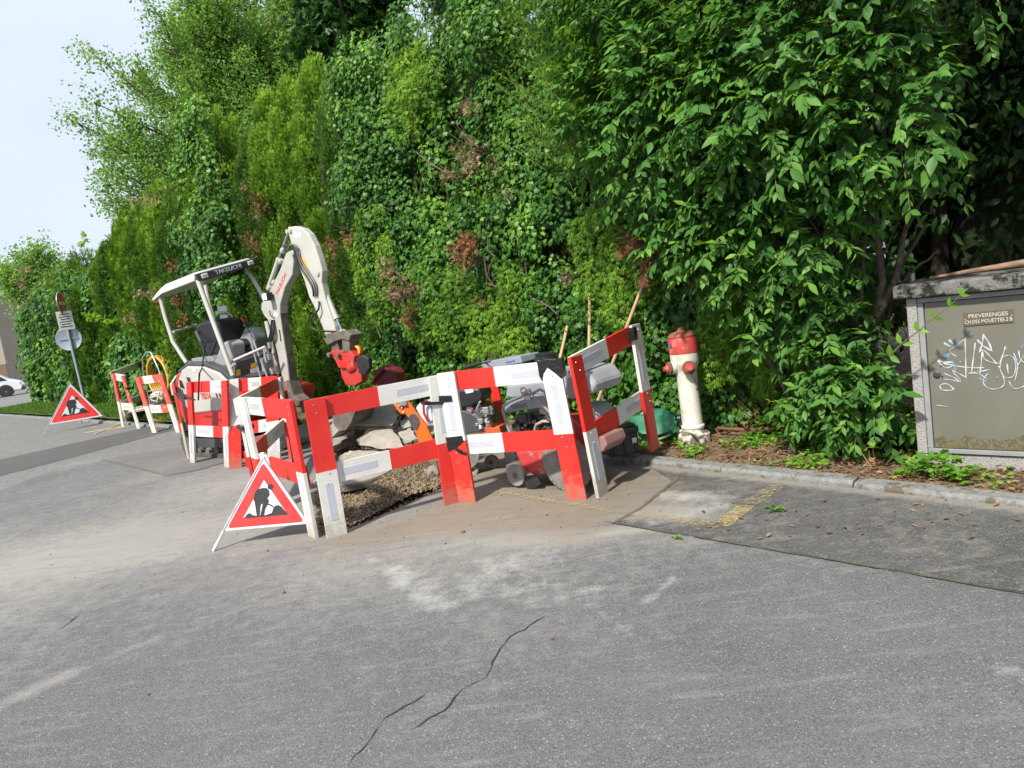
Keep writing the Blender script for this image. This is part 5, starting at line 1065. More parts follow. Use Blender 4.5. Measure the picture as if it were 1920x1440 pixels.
tag(npmesh('spoil_bank', np.stack([A2, B2, Z2], -1).reshape(-1, 3), Q2, np.full(len(Q2)//4, 4), M_SPOIL, smooth=True), kind='structure')
P = scatter(bank, 5600, lambda x, y: bankz(x, y)+rng.uniform(-.004, .01, len(x))); tag(stones('spoil_gravel', P, rng.gamma(1.6, .0035, len(P))+.0025, M_GRAV), kind='stuff')
# loose crumbs over the road
q = np.column_stack([rng.uniform(-4.2, 1.8, 1500), rng.uniform(3.0, 9.0, 1500)]); w = mud[np.clip(((q[:, 1]-y0)/res).astype(int), 0, ny-1), np.clip(((q[:, 0]-x0)/res).astype(int), 0, nx-1)]
q = q[rng.random(1500) < .12+w]; P = np.column_stack([q, np.full(len(q), .002)]); tag(stones('road_crumbs', P, rng.gamma(2., .0018, len(P))+.002, M_GRAV), kind='stuff')
# ================================================================== HOSE REEL AT THE FAR WORKS
M_YHOSE = mat('yellow_hose', (.62, .36, .04), .45, col2=(.5, .27, .04), vscale=8)
rc = G(292, 782); rp_ = Plane(rc, np.array([.78, -.63, 0])); rl = empty('hose_reel', rc, 'yellow hose coiled on a silver tube reel behind the far barriers', 'hose reel')
c = rp_.at(305, 706, .3); Rr = .5; mb = MB()
for k in range(7):
    for j in range(2):
        r = Rr-.03*j; mb.tube([c+EF*0+rp_.n*(-.12+.04*k)+rp_.e*r*math.cos(t)+ZZ*r*math.sin(t) for t in np.linspace(0, 2*math.pi, 33)], .02, 7)
mb.build('coiled_hose', M_YHOSE, rl, smooth=60)
mb = MB()
for o in (-.2, .22):
    b = rp_.n*o; mb.tube([c+b+rp_.e*x+ZZ*z for x, z in ((-.48, -.62), (-.5, .1), (-.38, .5), (-.1, .62), (.1, .6), (.3, .2), (.5, -.62))], .016, 8); mb.tube([c+b+rp_.e*-.45+ZZ*-.3, c+b+rp_.e*.45+ZZ*-.3], .014, 8)
for x in (-.48, .5): mb.tube([c+rp_.e*x-rp_.n*.2+ZZ*-.6, c+rp_.e*x+rp_.n*.22+ZZ*-.6], .014, 8)
mb.tube([c-rp_.n*.22, c+rp_.n*.24], .03, 10); mb.build('reel_frame', M_STEEL, rl, smooth=60)
# bag of rope and a basin in the far enclosure
c = G(294, 770, .1)-0; c = rp_.at(296, 746, -.5); mb = MB()
for k in range(9):
    ph = rng.uniform(0, 6); ax1 = nrm(rng.normal(size=3)); ax2 = nrm(np.cross(ax1, rng.normal(size=3))); mb.tube([c+.16*(ax1*math.cos(t)+ax2*math.sin(t))*np.array([1, 1, .8])+rng.normal(size=3)*.006 for t in np.linspace(0, 6.28, 16)], .018, 6)
mb2 = mb.build('cable_bundle', mat('pale_cable', (.5, .47, .43), .6, var=.25), smooth=60); tag(mb2, 'tangled bundle of pale cable inside the far barriers', 'cable')
c = G(247, 788, 0); mbb = MB().prism([G(230, 790), G(236, 776, .28)-0, G(250, 764, .3), G(252, 782, .12), G(244, 789)], SN*.5); tag(mbb.build('cement_bag', mat('beige_sack', (.5, .47, .4), .8, col2=(.42, .38, .3), vscale=9), bevel=.02), 'pale sack slumped at the foot of the farthest barrier', 'sack')
MB_ = MB().lathe([(.2, 0), (.26, .02), (.3, .12), (.29, .12), (.24, .03), (0, .02)], G(318, 790, .02), ZZ, 24); tag(MB_.build('yellow_basin', M_YHOSE, smooth=40), 'shallow yellowish basin on the ground under the far barriers', 'basin')
# straw-like laths on the road at the left
M_STRAW = mat('pale_lath', (.5, .42, .22), .8, var=.15)
for a, b, l in (((178, 813), (228, 793), 'shorter pale lath lying on the road left of the far barriers'), ((160, 811), (245, 798), 'longer pale lath crossing the shorter one on the road')):
    tag(MB().bar(G(*a, .012), G(*b, .02), .03, .008).build('lath', M_STRAW), l, 'lath', 'laths lying on the road')
# ================================================================== SIGN POST
M_SGNR = mat('traffic_sign_red', (.6, .04, .03), .4, spots=((.65, .2, .16), .66, 9)); M_SGNW = mat('traffic_sign_white', (.72, .7, .68), .4)
M_GALV = mat('galvanised_blue_grey', (.32, .36, .41), .45, .5, var=.1, vscale=8)
sb_ = G(165, 772, .1); top_ = None
PS = Plane(sb_, (1, .2, 0)); tp = PS.at(112, 556); base = PS.at(161, 760); base[2] = .1
sp_ = empty('sign_post', base, 'leaning grey sign post with a red round sign above a white plate', 'sign post')
MB().tube([base, base+(tp-base)*.985], .038, 12).build('pole', M_GALV, sp_, smooth=40)
kk = np.linalg.norm(tp-base)/3.4
c = PS.at(115, 569, -.05); n_ = nrm(np.array([-.60, -.80, .0])*0+np.array([.975, .22, 0])); R1 = .34*kk
f = MB().lathe([(R1, -.006), (R1, .006)], c, n_, 36).build('round_sign', M_GALV, sp_)
MB().lathe([(R1*.99, 0), (R1*.99, .002)], c+n_*.008, n_, 36).build('white_ring', M_SGNW, f); MB().lathe([(R1*.9, 0), (R1*.9, .002)], c+n_*.011, n_, 36).build('red_disc', M_SGNR, f)
u_ = nrm(np.cross(ZZ, n_)); MB().box(c+n_*.0145, u_*R1*.66, n_*.001, ZZ*R1*.13).build('white_bar', M_SGNW, f)
c = PS.at(123, 601, -.09); v_ = nrm(tp-base); n2_ = nrm(np.array([.7, -.72, 0])); u2 = nrm(np.cross(v_, n2_))
pl = MB().box(c, u2*.2*kk, n2_*.006, v_*.27*kk).build('plate', M_SGNW, sp_, bevel=.02); mb = MB()
for i in range(6): mb.box(c+v_*(.18-.07*i)*kk+n2_*.008, u2*(.15 if i % 2 else .12)*kk, n2_*.001, v_*.011*kk)
mb.build('text_lines', M_SBLK, pl)
c = PS.at(129, 635, .05); n3 = nrm(np.array([.25, -1, 0])); bs = MB().lathe([(.335*kk, -.008), (.345*kk, 0), (.335*kk, .006), (.325*kk, .002)], c, n3, 36).build('round_sign_back', M_GALV, sp_, smooth=40)
mb = MB(); mb.box(c+n3*.02, nrm(np.cross(ZZ, n3))*.24*kk, n3*.012, ZZ*.02); mb.build('bracket', M_GALV, bs)
# ================================================================== WHITE VAN AT THE FAR LEFT
M_CARW = mat('car_white', (.72, .73, .75), .25, var=.03, coat=.6); M_GLASS = mat('car_glass', (.02, .025, .03), .08, spec=.8); M_PLB = mat('bumper_black', (.025, .025, .028), .6)
cb = G(13, 744); CP = Plane(cb, (.86, .5, 0)); car = empty('parked_car', cb-CP.e*2, 'white car cut by the left edge of the photo, parked beyond the hedge', 'car')
X_c = lambda x, z, o=0.: cb+CP.e*x+CP.n*o+ZZ*z
bodyp = [(.83, .28), (.95, .42), (.96, .62), (.86, .82), (.6, .98), (.25, 1.1), (-.2, 1.45), (-.6, 1.52), (-2.6, 1.55), (-3.1, 1.35), (-3.3, .9), (-3.35, .35)]
MB().prism([X_c(x, z, -.0) for x, z in bodyp], CP.n*1.7).build('body', M_CARW, car, bevel=.09)
MB().prism([X_c(x, z, -.012) for x, z in [(.22, 1.02), (-.2, 1.38), (-.6, 1.44), (-1.3, 1.45), (-1.3, 1.0)]], CP.n*.02).build('side_window', M_GLASS, car)
MB().prism([X_c(x, z, -.012) for x, z in [(-1.4, 1.0), (-1.4, 1.45), (-2.6, 1.46), (-2.9, 1.0)]], CP.n*.02).build('side_window', M_GLASS, car)
MB().box(X_c(.9, .42, .85), CP.e*.1, CP.n*.84, ZZ*.14).build('bumper', M_PLB, car, bevel=.04)
MB().box(X_c(.82, .76, .12), CP.e*.07, CP.n*.14, ZZ*.08).build('headlight', M_LENS, car, bevel=.03)
for x in (.02, -2.55):
    for o in (-.02, 1.55):
        w = MB().lathe([(.2, -.1), (.3, -.1), (.33, -.06), (.33, .06), (.3, .1), (.2, .1)], X_c(x, .33, o+.08), -CP.n, 26).build('wheel', M_RUB, car, smooth=40)
        MB().lathe([(.2, 0), (.2, .1), (.12, .09), (.06, .1), (0, .1)], X_c(x, .33, o+.08), -CP.n, 20).build('hubcap', M_GREY, w, smooth=40)
    MB().lathe([(.4, 0), (.4, .02)], X_c(x, .36, -.004), -CP.n, 26).build('wheel_arch', M_PLB, car)
# ================================================================== BUILDING AT THE FAR LEFT
BL = Plane(G(0, 738)+np.array([0, 14, 0]), (1, .05, 0)); b0 = BL.at(16, 700); bx = np.array([b0[0], b0[1], 0.]); zr0 = BL.at(10, 553)[2]; zr1 = BL.at(10, 524)[2]
bld = empty('building', bx-BL.e*8, 'low flat-roofed building with a white fascia at the far left edge', 'building')
Bx = lambda x, z, o=0.: bx+BL.e*x+BL.n*o+ZZ*z
M_BRN = mat('brown_wall', (.15, .1, .065), .9, var=.15, vscale=1.); M_FASC = mat('white_fascia', (.6, .63, .68), .6); M_SHUT = mat('blue_grey_shutter', (.12, .13, .17), .6, var=.1); M_BEI = mat('beige_wall', (.3, .26, .2), .85)
MB().prism([Bx(0, 0), Bx(-18, 0), Bx(-18, zr0), Bx(0, zr0)], BL.n*4).build('wall', M_BEI, bld)
MB().prism([Bx(.4, zr0, -.8), Bx(-18, zr0, -.8), Bx(-18, zr1, -.8), Bx(.4, zr1, -.8)], BL.n*5).build('roof', M_FASC, bld)
mb = MB(); mb.prism([Bx(-.02, 0, -.05), Bx(-18, 0, -.05), Bx(-18, 2.3, -.05), Bx(-.02, 2.3, -.05)], BL.n*.04); mb.build('brown_base', M_BRN, bld)
for k in range(4): w = MB().prism([Bx(-.8-3.6*k, 2.7, -.06), Bx(-3.6-3.6*k, 2.7, -.06), Bx(-3.6-3.6*k, zr0-.6, -.06), Bx(-.8-3.6*k, zr0-.6, -.06)], BL.n*.05).build('window', M_SHUT, bld)
# ================================================================== HEDGE, IVY, SHRUBS, TREES
L_THUJA = leafmat('thuja_sprays', (.022, .075, .006), (.115, .25, .016), (.27, .44, .04), .6, .22)
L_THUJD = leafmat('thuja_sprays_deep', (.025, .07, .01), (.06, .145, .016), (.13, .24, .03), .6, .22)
L_IVY = leafmat('ivy_leaves', (.02, .075, .01), (.062, .175, .022), (.2, .36, .045), .42, .2)
L_SHRUB = leafmat('shrub_leaves', (.028, .095, .018), (.066, .18, .034), (.17, .34, .055), .45, .3)
L_SHOOT = leafmat('young_shoots', (.06, .17, .02), (.13, .28, .035), (.24, .4, .06), .42, .4)
L_TREE = leafmat('tree_leaves', (.08, .175, .035), (.155, .3, .06), (.26, .4, .11), .6, .45)
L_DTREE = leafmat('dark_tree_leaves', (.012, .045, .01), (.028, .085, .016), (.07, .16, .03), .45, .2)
L_DEAD = leafmat('dead_sprays', (.12, .045, .02), (.26, .1, .05), (.38, .2, .11), .8, .15)
L_DEADT = leafmat('dead_tan_sprays', (.16, .1, .05), (.3, .2, .12), (.42, .32, .2), .8, .15)
L_GRASS = leafmat('grass_blades', (.05, .13, .015), (.09, .2, .025), (.17, .28, .05), .6, .3)
L_WEED = leafmat('weed_leaves', (.06, .17, .015), (.13, .29, .03), (.24, .42, .06), .5, .3)
L_LITTER = leafmat('leaf_litter', (.06, .035, .02), (.17, .09, .045), (.34, .22, .12), .85, .05)
M_BARK = mat('mossy_bark', (.13, .1, .07), .9, col2=(.07, .055, .04), vscale=20, spots=[((.16, .16, .07), .56, 22), ((.24, .2, .14), .66, 35)], bump=1., bscale=50)
M_BARKD = mat('dark_bark', (.07, .05, .035), .95, var=.3, vscale=14, bump=.8)
M_CORE = mat('shade_filler', (.018, .034, .01), .95, col2=(.03, .03, .014), vscale=12, bump=1., bscale=25)  # dark tone paints the shade inside crowns and ivy hollows
def cores(c, rx, ry, rz, parent, name='shade_filler', seg=14, m=None):
    """a solid dark lump added inside a crown to block light and deepen shade"""
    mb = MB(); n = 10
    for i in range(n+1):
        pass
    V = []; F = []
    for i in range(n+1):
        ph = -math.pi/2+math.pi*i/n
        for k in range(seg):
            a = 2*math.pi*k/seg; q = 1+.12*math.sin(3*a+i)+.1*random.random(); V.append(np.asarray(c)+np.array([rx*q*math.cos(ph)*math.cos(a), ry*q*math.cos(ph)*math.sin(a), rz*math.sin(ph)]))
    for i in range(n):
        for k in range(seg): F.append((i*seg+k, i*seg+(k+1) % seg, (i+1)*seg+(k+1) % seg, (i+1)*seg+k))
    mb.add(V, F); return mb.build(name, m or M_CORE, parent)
def clump_points(C, N, R, per, vs=np.array([1, 1, 1.])):
    """points on the outward side of small clumps: centres C, outward N, radius R"""
    n = len(C); d = rdir(n*per).reshape(n, per, 3); N = N[:, None, :]; s = np.sum(d*N, 2, keepdims=True); d = np.where(s < -.2, d-2*s*N, d)
    P = C[:, None, :]+d*R[:, None, None]*(.7+.4*rng.random((n, per, 1)))*np.array([1, 1, 1.25])*vs; return P.reshape(-1, 3), d.reshape(-1, 3)
# ---- thuja trees in the hedge
def top_at(s):
    xs = [-7, -2, 1, 2, 3, 4, 4.8, 5.9, 7.6, 8.0, 8.6, 9.4, 10.3, 10.9, 12, 13.2, 15.6, 16.9, 18, 19.5, 21, 24, 27.5, 30]
    zs = [4.6, 4.6, 4.9, 4.9, 4.9, 5.0, 4.8, 5.3, 5.3, 4.9, 4.8, 5.6, 5.6, 4.7, 4.6, 5.1, 4.8, 5.1, 4.6, 4.6, 4.3, 4.6, 4.4, 3.6]
    return float(np.interp(s, xs, zs))
def hedge_o(s): return 1.55 if s < 12 else 1.55+(s-12)*.09
thl = {0: 'bright green thuja column, {} in the hedge', }
def thuja(s, wid, nf, per, sz, m, label, rag=1., o=None, h=None, deep=.0):
    o = hedge_o(s) if o is None else o; h = top_at(s) if h is None else h; b = S(s, o, .05)
    root = empty('thuja_tree', b, label, 'tree', 'thuja trees of the hedge'); 
    th = math.atan2(-SN[1], -SN[0])+rng.uniform(-1., 1., nf)*2.0; z = h*(1-rng.random(nf)**1.15*.99)
    front = -SN; rad = wid*(1-np.clip((z/h-.7)/.3, 0, 1)**2.4*.85)*(.9+.22*rng.random(nf))
    dirs = np.stack([np.cos(th), np.sin(th), np.zeros(nf)], 1)
    # keep most of the growth on the light sides
    C = b+dirs*rad[:, None]*np.array([1., 1., 0]); C[:, 2] = z
    R = wid*rng.uniform(.2, .38, nf); P, D = clump_points(C, dirs, R, per, np.array([.85, .85, 1.7]))
    n = len(P); A = np.array([0, 0, .8])+D*.7+rdir(n)*.4; Nn = D*.55-SN*.55-SD*0+ZZ*.25+rdir(n)*.4
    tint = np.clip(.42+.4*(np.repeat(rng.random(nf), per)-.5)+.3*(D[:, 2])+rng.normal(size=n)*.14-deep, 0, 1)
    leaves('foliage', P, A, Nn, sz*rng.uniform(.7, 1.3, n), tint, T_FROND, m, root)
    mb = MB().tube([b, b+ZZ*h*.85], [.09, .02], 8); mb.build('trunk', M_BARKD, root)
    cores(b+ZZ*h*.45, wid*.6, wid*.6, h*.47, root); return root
hed = []
TH = [(5.25, .46, 1), (5.95, .46, 0), (6.7, .46, 0), (7.45, .44, 0), (8.25, .44, 1), (9.2, .55, 0), (10.0, .55, 0), (10.9, .5, 1), (11.8, .55, 1), (12.7, .5, 0), (13.5, .48, 0), (14.4, .5, 1), (15.3, .5, 0), (16.3, .5, 0), (17.2, .42, 0), (18.3, .55, 1), (19.5, .5, 0)]
words = ['just right of the boom top, tall and pale', 'tallest bright one, left of the boom elbow', 'bright green, directly above the arm of the excavator', 'bright, at the left edge of the tall clipped group', 'in the dip between the tall group and the ivy-topped one', 'topped with ivy, above the excavator canopy', 'ivy-wrapped, above the rear of the excavator canopy', 'in the low gap left of the canopy', 'lower, with brown patches behind the hose reel', 'slim and bright behind the hose reel', 'slim and bright left of the hose reel', 'darker, above the far barriers', 'bright, above the far barriers', 'bright column at the left end of the bright run', 'slim dark green column against the sky', 'dark, right of the road sign post', 'dark, behind the road sign post']
for (s, w, d), lab in zip(TH, words):
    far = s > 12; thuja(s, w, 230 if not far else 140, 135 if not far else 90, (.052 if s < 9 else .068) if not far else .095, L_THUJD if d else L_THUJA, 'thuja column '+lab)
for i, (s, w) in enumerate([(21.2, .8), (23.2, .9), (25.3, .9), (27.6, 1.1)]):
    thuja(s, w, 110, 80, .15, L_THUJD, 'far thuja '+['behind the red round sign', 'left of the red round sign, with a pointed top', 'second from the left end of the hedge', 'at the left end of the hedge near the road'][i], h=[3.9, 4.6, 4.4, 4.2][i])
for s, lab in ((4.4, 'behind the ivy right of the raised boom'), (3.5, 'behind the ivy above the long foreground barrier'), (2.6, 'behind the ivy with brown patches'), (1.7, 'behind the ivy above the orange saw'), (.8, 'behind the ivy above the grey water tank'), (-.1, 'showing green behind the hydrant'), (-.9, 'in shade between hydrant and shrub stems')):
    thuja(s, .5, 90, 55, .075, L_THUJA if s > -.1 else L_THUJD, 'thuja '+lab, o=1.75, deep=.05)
# ---- ivy
def ivy(s0, s1, z0, z1, nc, per, sz, label, off=1.05, bulge=.35, m=None, R=(.13, .3), bright=.0, mask=None, tpl=T_IVY, base=True, hole=.42, name='ivy'):
    root = empty(name, S((s0+s1)/2, off+.3, .1), label, 'ivy' if name == 'ivy' else 'conifer branches', 'ivy growing over the hedge' if name == 'ivy' else 'thuja twigs poking through the ivy')
    s = rng.uniform(s0, s1, nc); z = rng.uniform(z0, z1, nc)
    keep = vn2(s*1.1+40, z*1.1+9, 2) > hole-.12
    if mask is not None: keep &= mask(s, z)
    s, z = s[keep], z[keep]; n = len(s)
    o = off-bulge*(vn2(s*.9+3, z*.9, 3)-.5)*2+rng.uniform(-.05, .22, n); C = KP+SD*s[:, None]+SN*o[:, None]; C[:, 2] = z
    N = np.tile(-SN+ZZ*.15, (n, 1))+rdir(n)*.3; N /= np.linalg.norm(N, axis=1, keepdims=True); R_ = rng.uniform(*R, n)
    P, D = clump_points(C, N, R_, per); P += (-SN*-.0); k = len(P)
    A = -ZZ*.8+D*.35+rdir(k)*.5; Nn = D*.9-SN*.5+ZZ*.35+rdir(k)*.45
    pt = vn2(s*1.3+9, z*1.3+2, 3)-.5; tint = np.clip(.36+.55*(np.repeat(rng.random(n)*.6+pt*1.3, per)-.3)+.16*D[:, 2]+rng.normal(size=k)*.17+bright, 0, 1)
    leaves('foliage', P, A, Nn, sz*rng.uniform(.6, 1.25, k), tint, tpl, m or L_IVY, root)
    mb = MB()
    for i in range(int((s1-s0)*3)):
        a = rng.uniform(s0, s1); zz = rng.uniform(z0, z0+.4*(z1-z0)); L_ = []
        for j in range(7): L_.append(S(a, off+.12+rng.uniform(-.05, .05), zz)); a += rng.uniform(-.18, .18); zz += rng.uniform(.1, .35)
        mb.tube(L_, [.014, .013, .011, .01, .008, .007, .004], 6)
    mb.build('stem', M_BARK, root, smooth=60); return root
def backing(s0, s1, z0, z1, o, parent):  # dark sheet added behind the ivy to block light and darken its hollows
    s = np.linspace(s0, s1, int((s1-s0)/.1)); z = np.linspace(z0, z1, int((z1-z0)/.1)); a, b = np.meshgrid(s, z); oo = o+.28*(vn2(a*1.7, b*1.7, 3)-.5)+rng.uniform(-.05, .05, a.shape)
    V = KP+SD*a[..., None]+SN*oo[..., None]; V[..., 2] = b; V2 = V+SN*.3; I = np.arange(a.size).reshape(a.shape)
    Q = np.stack([I[:-1, :-1], I[:-1, 1:], I[1:, 1:], I[1:, :-1]], -1).reshape(-1); Q = np.concatenate([Q, Q+a.size]); return npmesh('shade_filler', np.concatenate([V.reshape(-1, 3), V2.reshape(-1, 3)]), Q, np.full(len(Q)//4, 4), M_CORE, parent)
iv = ivy(.9, 4.9, 1.2, 5.0, 430, 95, .056, 'large dark glossy ivy mass covering the hedge right of the excavator boom', off=1.0)
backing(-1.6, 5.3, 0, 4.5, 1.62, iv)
ivy(-1.4, 1.2, 1.2, 4.2, 210, 85, .062, 'ivy on the hedge behind the leaning wooden handles', off=1.1, bright=.06)
ivy(1.0, 6.0, .1, 1.5, 330, 75, .055, 'low ivy behind the broken slabs and the saws', off=1.15, bulge=.15, bright=.02, R=(.1, .22))
ivy(-1.9, 1.2, .1, 1.5, 190, 80, .062, 'low ivy behind the hydrant and green canister', off=1.1, bulge=.15, R=(.1, .22), bright=.05)
ivy(8.3, 10.9, 2.0, 4.1, 90, 85, .075, 'round dark ivy patch above the excavator canopy', off=.95, bulge=.2, mask=lambda s, z: ((s-9.9)/1.5)**2+((z-3.1)/1.0)**2 < 1)
ivy(8.7, 10.4, 3.6, 5.7, 70, 75, .075, 'ivy topping the columns left of the tall thuja group', off=1.0, bulge=.2, bright=.15)
ivy(18, 31, .2, 4.1, 420, 55, .15, 'ivy covering the far left end of the hedge', off=2.0, bulge=.4, R=(.25, .5), bright=.05, mask=lambda s, z: z < 4.3-.04*(s-18))
ivy(12, 18, .2, 1.9, 110, 45, .12, 'ivy low on the hedge behind the far barriers', off=1.35, bulge=.2, R=(.2, .35))
for a_ in [(4.35, 1.6, 3.0, .55, 'thuja twigs showing through the ivy just right of the excavator arm'), (2.35, .9, 1.9, .75, 'yellow green thuja twigs in the ivy behind the long foreground barrier'), (.35, 1.2, 2.3, .5, 'thuja twigs in the ivy between the wooden handles'), (3.0, 3.7, 4.7, .5, 'bright thuja tip high in the ivy at the top of the photo'), (-.95, .5, 1.5, .5, 'thuja twigs right of the hydrant head'), (3.3, 1.1, 2.1, .4, 'narrow thuja patch between two dead tan patches')]:
    s_, za, zb, hw, lb = a_
    ivy(s_-hw, s_+hw, za, zb, int(150*hw*(zb-za)), 110, .055, lb, off=.92, bulge=.12, m=L_THUJA, tpl=T_FROND, R=(.08, .2), bright=.12, hole=.0, mask=lambda s, z: ((s-s_)/hw)**2+((z-(za+zb)/2)/((zb-za)/2))**2 < 1.1, name='thuja_branches')
# brown dead patches, each on the hedge as a clump of its own
def dead(px, py, r, n, m, label, o=.72):
    Pd = Plane(S(0, o), SD); c = Pd.at(px, py); k = n; d = rdir(k); cs = np.concatenate([[[0, 0, 0]], rng.normal(size=(6, 3))*r*np.array([.75, .3, .9])]); rr = r*rng.uniform(.25, .65, 7); wq = rng.choice(7, k, p=rr**2/np.sum(rr**2)); P = c+cs[wq]+d*rr[wq][:, None]*rng.random((k, 1))**.5; D = d
    root = empty('dead_branch', G2(c), label, 'dead foliage', 'brown dead patches in the hedge')
    leaves('dead_sprays', P, D*.5-SN*.2+rdir(k)*.9-ZZ*.3, rdir(k), .048*rng.uniform(.5, 1.5, k)*(r/.2)**.5, rng.random(k), T_FROND, m, root)
    mb = MB()
    for i in range(9): q = c+rdir(1)[0]*r*1.2; mb.tube([c+SN*.35, c+(q-c)*.4+SN*.1, q], [.009, .006, .003], 5)
    mb.build('twig', M_BARK, root)
for a in [(645, 435, .17, 260, L_DEAD, 'reddish brown dead patch right of the boom top', .75), (755, 545, .24, 330, L_DEADT, 'pale tan dead patch in the ivy right of the excavator arm', .62), (760, 595, .12, 160, L_DEAD, 'small rusty dead patch below the pale tan one', .62),
          (870, 490, .2, 330, L_DEAD, 'orange brown dead patch in the middle of the ivy', .6), (840, 462, .1, 110, L_DEAD, 'little rusty tuft above the middle orange brown patch', .6), (1180, 445, .13, 240, L_DEAD, 'dark brown dead patch at the shrub edge', .45), (1210, 485, .12, 260, L_DEAD, 'orange brown tuft at the top of the leaning wooden handle', .42), (1285, 515, .12, 160, L_DEAD, 'brown dead tuft above the hydrant', .6),
          (605, 500, .14, 160, L_DEAD, 'brown dead patch right of the raised arm', .8), (875, 285, .28, 260, L_DEADT, 'tan tangle of dead twigs high in the ivy', .6), (335, 560, .28, 300, L_DEAD, 'red brown dead patch under the excavator canopy', .9), (285, 545, .3, 280, L_DEADT, 'tan dead patch behind the rear of the canopy', .9), (480, 390, .2, 160, L_DEAD, 'brown tuft in the tall thuja group left of the boom', .9),
          (300, 375, .3, 160, L_DEADT, 'tan dead crown tip in the low gap of the hedge', 1.2), (106, 590, .45, 260, L_DEAD, 'orange brown patch beside the round red sign', 1.9), (60, 545, .6, 260, L_DEADT, 'brownish patch on the far left hedge top', 1.9), (475, 455, .15, 140, L_DEAD, 'brown streak left of the boom cylinder', .9), (1060, 520, .07, 60, L_DEADT, 'small tan tuft beside the upright handle', .6)]:
    dead(*a[:6], o=a[6])
# bare ivy twigs
mb = MB(); Pd = Plane(S(0, .55), SD)
for L_ in ([(780, 285), (810, 310), (840, 325), (860, 322)], [(850, 350), (862, 300), (890, 280)], [(915, 440), (915, 470), (928, 480), (918, 500), (912, 530), (932, 538)], [(908, 480), (912, 515), (925, 535)], [(800, 300), (850, 335), (870, 330), (880, 310)], [(1000, 560), (1030, 575), (1045, 590)]):
    mb.tube([Pd.at(*q) for q in L_], .008, 6)
for o_, l_ in zip(each(mb, 'bare_twig', M_BARK, smooth=60), ['long bare twig high in the ivy', 'short forked bare twig under the tan tangle', 'curling bare vine in the middle of the ivy', 'thin bare vine beside the curling one', 'arched bare twig high in the ivy', 'small bare twig beside the upright handle']): tag(o_, l_, 'twig', 'bare twigs sticking out of the ivy')
# ---- the big leafy shrub leaning over the cabinet
shr = empty('leafy_shrub', S(-2.1, .75, .1), 'big multi-stemmed shrub with pointed leaves between the hydrant and the cabinet', 'shrub')
def ellip(cs, co, cz, rs, ro, rz): return (np.array([cs, co, cz]), np.array([rs, ro, rz]))
E_L = [(ellip(-.75, .42, 3.0, 1.05, .62, 1.0), 620), (ellip(-1.75, .25, 2.85, 1.0, .62, .95), 620), (ellip(-1.5, .5, 1.85, .8, .5, .65), 430), (ellip(-2.35, .2, 2.35, .42, .4, .45), 130), (ellip(-1.95, .55, .6, .3, .28, .36), 120), (ellip(-1.75, .62, .42, .35, .25, .25), 90), (ellip(-.75, .55, 1.95, .35, .35, .4), 110), (ellip(-2.6, .3, 3.3, .9, .7, .7), 330), (ellip(-.9, .5, 4.1, 1.3, .8, .6), 350), (ellip(-1.7, .6, 1.15, .25, .25, .3), 45), (ellip(-1.3, .55, 1.2, .25, .25, .3), 50)]
def s2w(Q): return KP+SD*Q[:, 0:1]+SN*Q[:, 1:2]+np.array([0, 0, 1.])*Q[:, 2:3]
def d2w(D): return SD*D[:, 0:1]+SN*D[:, 1:2]+ZZ*D[:, 2:3]
def twigs(C, D, length, pairs, lsz, tpl, mat_, parent, droop=.5, tint0=.4, tvar=.15, name='foliage', up=.0):
    n = len(C); t = (np.arange(pairs)+.4)/pairs; k = n*pairs*2
    ax = D+ZZ*up; ax /= np.linalg.norm(ax, axis=1, keepdims=True); side = np.cross(ax, ZZ+rdir(n)*.5); side /= np.linalg.norm(side, axis=1, keepdims=True)
    tt = t[None, :, None]; base = C[:, None, :]+ax[:, None, :]*length[:, None, None]*tt-ZZ*(tt**2)*length[:, None, None]*.25*droop
    P = np.repeat(base[:, :, None, :], 2, 2); sg = np.array([1, -1])[None, None, :, None]
    A = ax[:, None, None, :]*.55+side[:, None, None, :]*sg*.8-ZZ*droop+rng.normal(size=(n, pairs, 2, 3))*.22
    Nn = ZZ*.8+ax[:, None, None, :]*.35+rng.normal(size=(n, pairs, 2, 3))*.35
    sz = lsz*rng.uniform(.5, 1.15, (n, pairs, 2))*rng.uniform(.7, 1.25, (n, 1, 1)); tn_ = np.clip(tint0+(rng.random((n, 1, 1))-.5)*tvar*2+.35*(rng.random((n, 1, 1)) < .09)+.18*t[None, :, None]**2+rng.normal(size=(n, pairs, 2))*.12, 0, 1)
    ob = leaves(name, P.reshape(-1, 3), A.reshape(-1, 3), Nn.reshape(-1, 3), sz.ravel(), tn_.ravel(), tpl, mat_, parent)
    return base
CC = []; DD = []
for (c, r), n in E_L:
    d = rdir(n); d[:, 1] = np.where(d[:, 1] > .35, -d[:, 1], d[:, 1]); rr = rng.uniform(.55, 1.02, (n, 1)); rr[: n//5] *= .7; q = c+d*r*rr; CC.append(s2w(q)); dd = d2w(d/np.sqrt((r*r).sum())*1.7*r+np.array([0, -.25, .12])); DD.append(dd/np.linalg.norm(dd, axis=1, keepdims=True))
CC = np.concatenate(CC); DD = np.concatenate(DD)+rdir(len(CC))*.4; CC[:, 2] = np.maximum(CC[:, 2], .28)
sC = (CC-KP)@SD/(SD@SD); gap = (sC < -1.88) & (sC > -2.75) & (CC[:, 2] > .85) & (CC[:, 2] < 1.8) & (rng.random(len(CC)) < .9); gap |= (sC < -2.12) & (CC[:, 2] < 1.5); CC = CC[~gap]; DD = DD[~gap]
ln = rng.uniform(.2, .34, len(CC)); base_ = twigs(CC, DD, ln, 5, .098, T_BROAD, L_SHRUB, shr, droop=.65, tint0=.38, tvar=.22)
